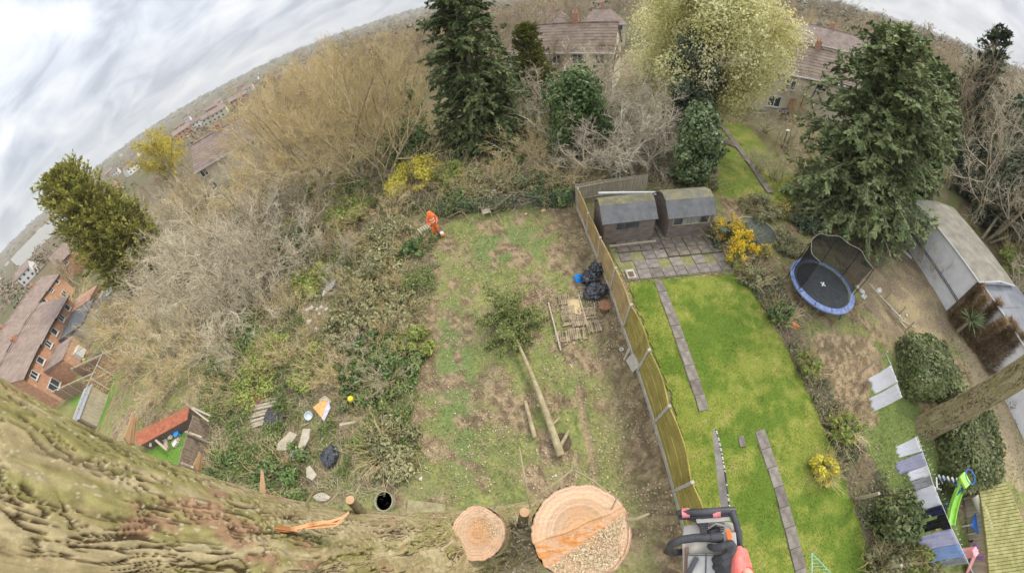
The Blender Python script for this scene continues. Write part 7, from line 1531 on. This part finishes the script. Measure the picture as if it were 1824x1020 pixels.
# torn strips of orange inner bark on the trunk
M_tear = mat('torn_inner_bark', (.42, .17, .07), (.72, .43, .25), rough=.85, scale=18, stretch=(1, 1, 1), c3=(.72, .38, .17))
def strip(pts, w_, dist, name='torn_bark'):
    mb = MB(); rg = random.Random(len(pts)+int(w_*1e4))
    for s_ in range(5):
        off = (s_-2)*w_*.45; q = [al(x, y+off/.0022*.5, dist-.004*s_)-root.location+Vector((0, 0, .002*rg.random())) for x, y in pts]
        mb.tube(q, [w_*.16]+[w_*rg.uniform(.28, .42) for _ in q[2:]]+[w_*.1], 6)
    mb.build(name, M_tear, root)
strip([(432, 932), (470, 938), (510, 944), (545, 936), (575, 930), (600, 930), (622, 912)], .0085, 1.06)
strip([(436, 930), (480, 936), (530, 943)], .012, 1.055)
strip([(545, 940), (570, 938), (598, 935), (612, 926)], .005, 1.05)
strip([(530, 945), (550, 932), (590, 928), (618, 918)], .006, 1.06)
# splintered stubs standing off the trunk edge
def splinter(label_px, base, tip, dist, wd, n=5):
    mb = MB(); rg = random.Random(int(base[0]))
    for k in range(n):
        o = (k-(n-1)/2)*wd/n; a, b = al(base[0]+o*520, base[1]+abs(o)*40, dist)-root.location, al(tip[0]+o*430+rg.uniform(-3, 3), tip[1]+rg.uniform(-2, 9), dist*.97)-root.location
        mb.hull([a+Vector((-wd/n*.7, 0, -.01)), a+Vector((wd/n*.7, 0, -.01)), a+Vector((wd/n*.7, .015, .01)), a+Vector((-wd/n*.7, .015, .01))], [b+Vector((-wd/n*.35, 0, -.003)), b+Vector((wd/n*.3, 0, -.003)), b+Vector((wd/n*.3, .006, .003)), b+Vector((-wd/n*.35, .006, .003))])
    mb.build('splintered_stub', M_freshwood, root)
splinter(0, (228, 790), (238, 738), 1.12, .026, 4); splinter(0, (350, 838), (356, 802), 1.25, .016, 3); splinter(0, (468, 888), (465, 838), 1.3, .014, 3)
# big smooth-barked neighbour trunk
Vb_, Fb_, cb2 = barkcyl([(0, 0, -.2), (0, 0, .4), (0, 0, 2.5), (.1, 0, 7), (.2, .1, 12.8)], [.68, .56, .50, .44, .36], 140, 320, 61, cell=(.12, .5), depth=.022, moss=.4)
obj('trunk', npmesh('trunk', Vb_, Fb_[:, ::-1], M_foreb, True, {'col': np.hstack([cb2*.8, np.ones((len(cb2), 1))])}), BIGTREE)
# moss tufts and flakes caught in the crotch
n = 420; P = np.array([tuple(al(rng.uniform(895, 960), rng.uniform(925, 1030), rng.uniform(2.1, 2.6))) for _ in range(n)])-np.array(root.location); V, F = quads_cloud(P, rng.uniform(.006, .018, n), rng=rng)
o = obj('lichen_flakes', npmesh('lichen_flakes', V, F, mat('crotch_flake', (.26, .21, .12), (.60, .54, .42), island=.5)), root); o['kind'] = 'stuff'
# chips resting on the trunk
V = []; F = []; n = 260
cks = []
for _ in range(n):
    px, py = rng.uniform(20, 780), rng.uniform(720, 1015); az = radians(-99.2+rng.uniform(-16, 16))
# ------------------------------------------------------------------ the climber's saw and gloved hand
SD = 1.15; sc_ = .00163
O = al(1260, 955, SD); f_ = raydir(1260, 955)
rt = (raydir(1270, 955)-raydir(1250, 955)).normalized(); upv = (raydir(1260, 945)-raydir(1260, 965)).normalized(); back = -f_
def L(px, py, dz=0): return O+rt*((px-1260)*sc_)+upv*((955-py)*sc_)+back*dz-sr.location
sr = thing('chainsaw', 'white and black chainsaw held over the fence with its bar pointing away', 'chainsaw', tuple(O))
def sbox(name, x0, y0, x1, y1, z0, z1, m, parent=None, bevel=.004):
    mb = MB(); bt = [L(x0, y1, z0), L(x1, y1, z0), L(x1, y0, z0), L(x0, y0, z0)]; tp_ = [L(x0, y1, z1), L(x1, y1, z1), L(x1, y0, z1), L(x0, y0, z1)]; mb.hull(bt, tp_); return mb.build(name, m, parent or sr, bevel=bevel)
def spoly(name, pts, z0, z1, m, bevel=.003): return MB().hull([L(x, y, z0) for x, y in pts], [L(x, y, z1) for x, y in pts]).build(name, m, sr, bevel=bevel)
M_saww = mat('saw_casing_white', (.52, .49, .43), (.68, .64, .57), rough=.5, scale=14); M_sawg = mat('saw_grey', (.38, .37, .345), (.50, .48, .45), rough=.45, scale=9); M_sawb = mat('saw_black', (.035, .035, .04), (.075, .075, .08), rough=.45, spec=.5, scale=12)
M_bar = mat('bar_steel', (.22, .20, .18), (.36, .33, .30), rough=.4, metal=.5, scale=14); M_tape = mat('pink_tape', (.82, .20, .22), (.88, .34, .36), rough=.7, scale=30)
# bar: a long blade running away and down
bb0, bb1, bt0, bt1 = L(1284, 908, -.03), L(1297, 906, -.03), L(1268, 768, -.34), L(1276, 766, -.34)
# push the far end along its own pixel ray so that it keeps its length
def LP(px, py, dist): return al(px, py, dist)-sr.location
bar = MB(); prof = [(0, 1284, 1298, 906, 1.17), (.5, 1276, 1289, 835, 1.30), (.85, 1270, 1280, 785, 1.40), (.97, 1270, 1276, 768, 1.44), (1, 1271.5, 1274, 763, 1.45)]
pv = []
for t, xa, xb, y, dd in prof: pv += [LP(xa, y, dd), LP(xb, y, dd), LP(xb, y, dd+.006), LP(xa, y, dd+.006)]
fs = [(0, 1, 2, 3)]+[(i*4+k, i*4+(k+1) % 4, i*4+4+(k+1) % 4, i*4+4+k) for i in range(4) for k in range(4)]+[(19, 18, 17, 16)]
bar.add(pv, fs); gb_ = bar.build('guide_bar', M_bar, sr)
for i in range(46):
    t = i/45; y = 903-t*138; xb = np.interp(y, [763, 785, 835, 906], [1274.5, 1281, 1290.5, 1299.5]); dd = np.interp(y, [763, 785, 835, 906], [1.45, 1.40, 1.30, 1.17]); MB().box(LP(xb, y, dd), (.0042, .0055, .0055), (t*5, 0, .3)).build('chain_link', M_sawb if _hash(np.array([i]), np.array([3]), 5)[0] < .62 else mat('pale_chip_link', (.55, .52, .44), (.75, .72, .62)), gb_)
    if False: xa = np.interp(y, [763, 785, 835, 906], [1271, 1269, 1275, 1282.5]); MB().box(LP(xa, y, dd), (.005, .007, .007), (t*5, 0, .3)).build('chain_link', M_sawb, gb_)
spoly('casing', [(1213, 968), (1216, 934), (1240, 930), (1300, 928), (1320, 938), (1322, 1060), (1220, 1060)], -.11, -.045, M_saww)
sbox('top_cover', 1225, 985, 1278, 1060, -.05, -.012, M_sawg, bevel=.008); sbox('cover_seam', 1257, 985, 1259, 1060, -.012, -.009, M_sawb, bevel=0); sbox('cover_seam', 1226, 987.5, 1276, 989, -.012, -.009, M_sawb, bevel=0)
sbox('cover_side', 1219, 975, 1226, 1060, -.10, -.03, mat('rusty_edge', (.20, .12, .09), (.30, .2, .15)), bevel=.002)
spoly('front_plate', [(1239, 923), (1303, 917), (1302, 927), (1241, 931)], -.035, -.004, M_saww, .002)
g1m = MB(); g1m.tube([L(1204, 913, -.0), L(1212, 911.5, .006), L(1250, 911, .01), L(1296, 909, .005), L(1310, 909, -.005)], [.008, .0105, .0115, .0115, .010], 12); g1m.build('hand_guard', M_sawb, sr, smooth=True)
MB().tube([L(1206, 920, -.02), L(1250, 919, -.01), L(1300, 916, -.01)], [.007, .009, .009], 8).build('hand_guard', M_sawb, sr, smooth=True)
MB().tube([L(1304, 911, 0), L(1311, 930, -.0), L(1316, 950, -.01), L(1318, 970, -.03)], [.012, .010, .010, .009], 10).build('guard_arm', M_sawb, sr, smooth=True)
spoly('guard_strut', [(1204, 918), (1226, 917), (1241, 921), (1262, 930), (1257, 936), (1256, 955), (1249, 958), (1246, 940), (1238, 929)], -.05, -.012, M_sawb)
for x in (1221, 1277): MB().tube([L(x-7, 912.5, .003), L(x+7, 911.5, .003)], .0145, 12).build('tape_mark', M_tape, sr, smooth=True)
# engine details under the arch
MB().ball(L(1275, 944, -.04), .022, 12, (1.4, .8, .8)).build('cylinder', M_sawb, sr, smooth=True)
for k in range(5): MB().tube([L(1258, 934+k*4, -.03), L(1292, 932+k*4, -.03)], .0022, 5).build('cooling_fin', M_sawg, sr)
MB().tube([L(1262, 940, -.02), L(1275, 932, -.01), L(1300, 938, -.01), L(1308, 955, -.01)], .0035, 6).build('cable', M_sawg, sr)
# front handle
hd = [L(1288, 957, .005), L(1268, 957, .012), L(1240, 957, .02), L(1214, 961, .022), L(1196, 970, .01), L(1187, 983, -.02), L(1194, 988, -.055), L(1212, 985, -.08)]
MB().tube(hd, [.011, .0125, .0125, .0125, .0125, .0125, .012, .011], 12).build('front_handle', M_sawb, sr, smooth=True)
MB().tube([L(1265, 957, .013), L(1284, 956, .008)], [.0145, .0165], 12).build('handle_joint', M_sawb, sr, smooth=True)
spoly('rear_grip', [(1284, 948), (1310, 948), (1312, 975), (1306, 990), (1286, 980)], -.045, .006, M_sawg)
spoly('trigger_cap', [(1292, 944), (1301, 943), (1303, 955), (1301, 965), (1296, 966), (1294, 955)], .004, .014, M_orange, .002)
spoly('choke_lever', [(1238, 990), (1246, 994), (1232, 1024), (1222, 1022)], -.012, .004, M_sawb)
sbox('side_plate', 1313, 938, 1322, 1000, -.09, -.03, M_white, bevel=.004)
# gloved hand: palm, four curled fingers, thumb, red knitted back and cuff, forearm leaving towards the climber
hr = thing('person', 'climber\'s hand in a black glove with a red back gripping the chainsaw', 'person', tuple(O))
def Lh(px, py, dz=0): return L(px, py, dz)
M_glove = mat('black_glove_rubber', (.045, .045, .05), (.085, .085, .09), rough=.6, scale=30, bump=.001, bscale=120); M_red = mat('red_glove_back', (.72, .16, .13), (.82, .25, .21), rough=.8, scale=50, bump=.001, bscale=150)
fing = [([(1300, 968, .020), (1286, 972, .024), (1272, 975, .018), (1264, 972, .006)], [.0135, .0125, .0115, .0095]),     # thumb laid across the grip
        ([(1302, 985, .018), (1288, 991, .016), (1276, 994, -.000), (1272, 996, -.016)], [.0125, .0120, .0110, .0095]),
        ([(1302, 998, .016), (1289, 1005, .012), (1277, 1008, -.004), (1273, 1009, -.02)], [.0125, .0120, .0110, .0095]),
        ([(1303, 1010, .012), (1291, 1020, .008), (1280, 1023, -.008), (1276, 1023, -.022)], [.0120, .0115, .0105, .009]),
        ([(1304, 1022, .008), (1294, 1034, .002), (1284, 1037, -.012), (1281, 1037, -.024)], [.0105, .010, .0095, .0085])]
chains = [([Lh(*p) for p in ps], rs) for ps, rs in fing]
chains += [([Lh(1302, 975, .010), Lh(1308, 1000, .006), Lh(1312, 1030, .0)], [.018, .022, .022]), ([Lh(1318, 978, -.005), Lh(1322, 1005, -.004), Lh(1322, 1030, -.004)], [.014, .018, .018])]
obj('glove', body_mesh('glove', chains, M_glove, .0035, 3), hr)
obj('glove_back', body_mesh('glove_back', [([Lh(1315, 978, .012), Lh(1312, 996, .020), Lh(1312, 1020, .018), Lh(1318, 1035, .012)], [.012, .0195, .0215, .021]), ([Lh(1323, 982, .002), Lh(1326, 1005, .006), Lh(1328, 1035, .004)], [.012, .017, .019])], M_red, .0035, 3), hr)
obj('cuff', body_mesh('cuff', [([Lh(1316, 1022, .012), Lh(1322, 1040, .014)], [.029, .033]), ([Lh(1326, 1016, .01), Lh(1330, 1040, .012)], [.021, .028])], mat('red_cuff', (.50, .06, .05), (.62, .10, .08), scale=60), .004, 2), hr)
obj('forearm', body_mesh('forearm', [([Lh(1326, 1018, .022), Lh(1336, 1060, .05), Lh(1350, 1130, .12), Lh(1370, 1250, .25)], [.019, .026, .034, .042])], M_skin, .006, 2), hr)
# ------------------------------------------------------------------ air
R_H = 4560.0
hb = MB().box((0, 0, 0), (2*R_H, 2*R_H, 160)); hm = bpy.data.materials.new('haze'); hm.use_nodes = True; _t = hm.node_tree; _t.nodes.clear()
_o = _t.nodes.new('ShaderNodeOutputMaterial'); _p = _t.nodes.new('ShaderNodeVolumePrincipled'); _p.inputs['Density'].default_value = HAZE; _p.inputs['Color'].default_value = (.90, .93, .97, 1)
_t.links.new(_p.outputs[0], _o.inputs['Volume']); hz = hb.build('haze', hm); hz.location = (0, 0, 68); tag(hz, kind='stuff')
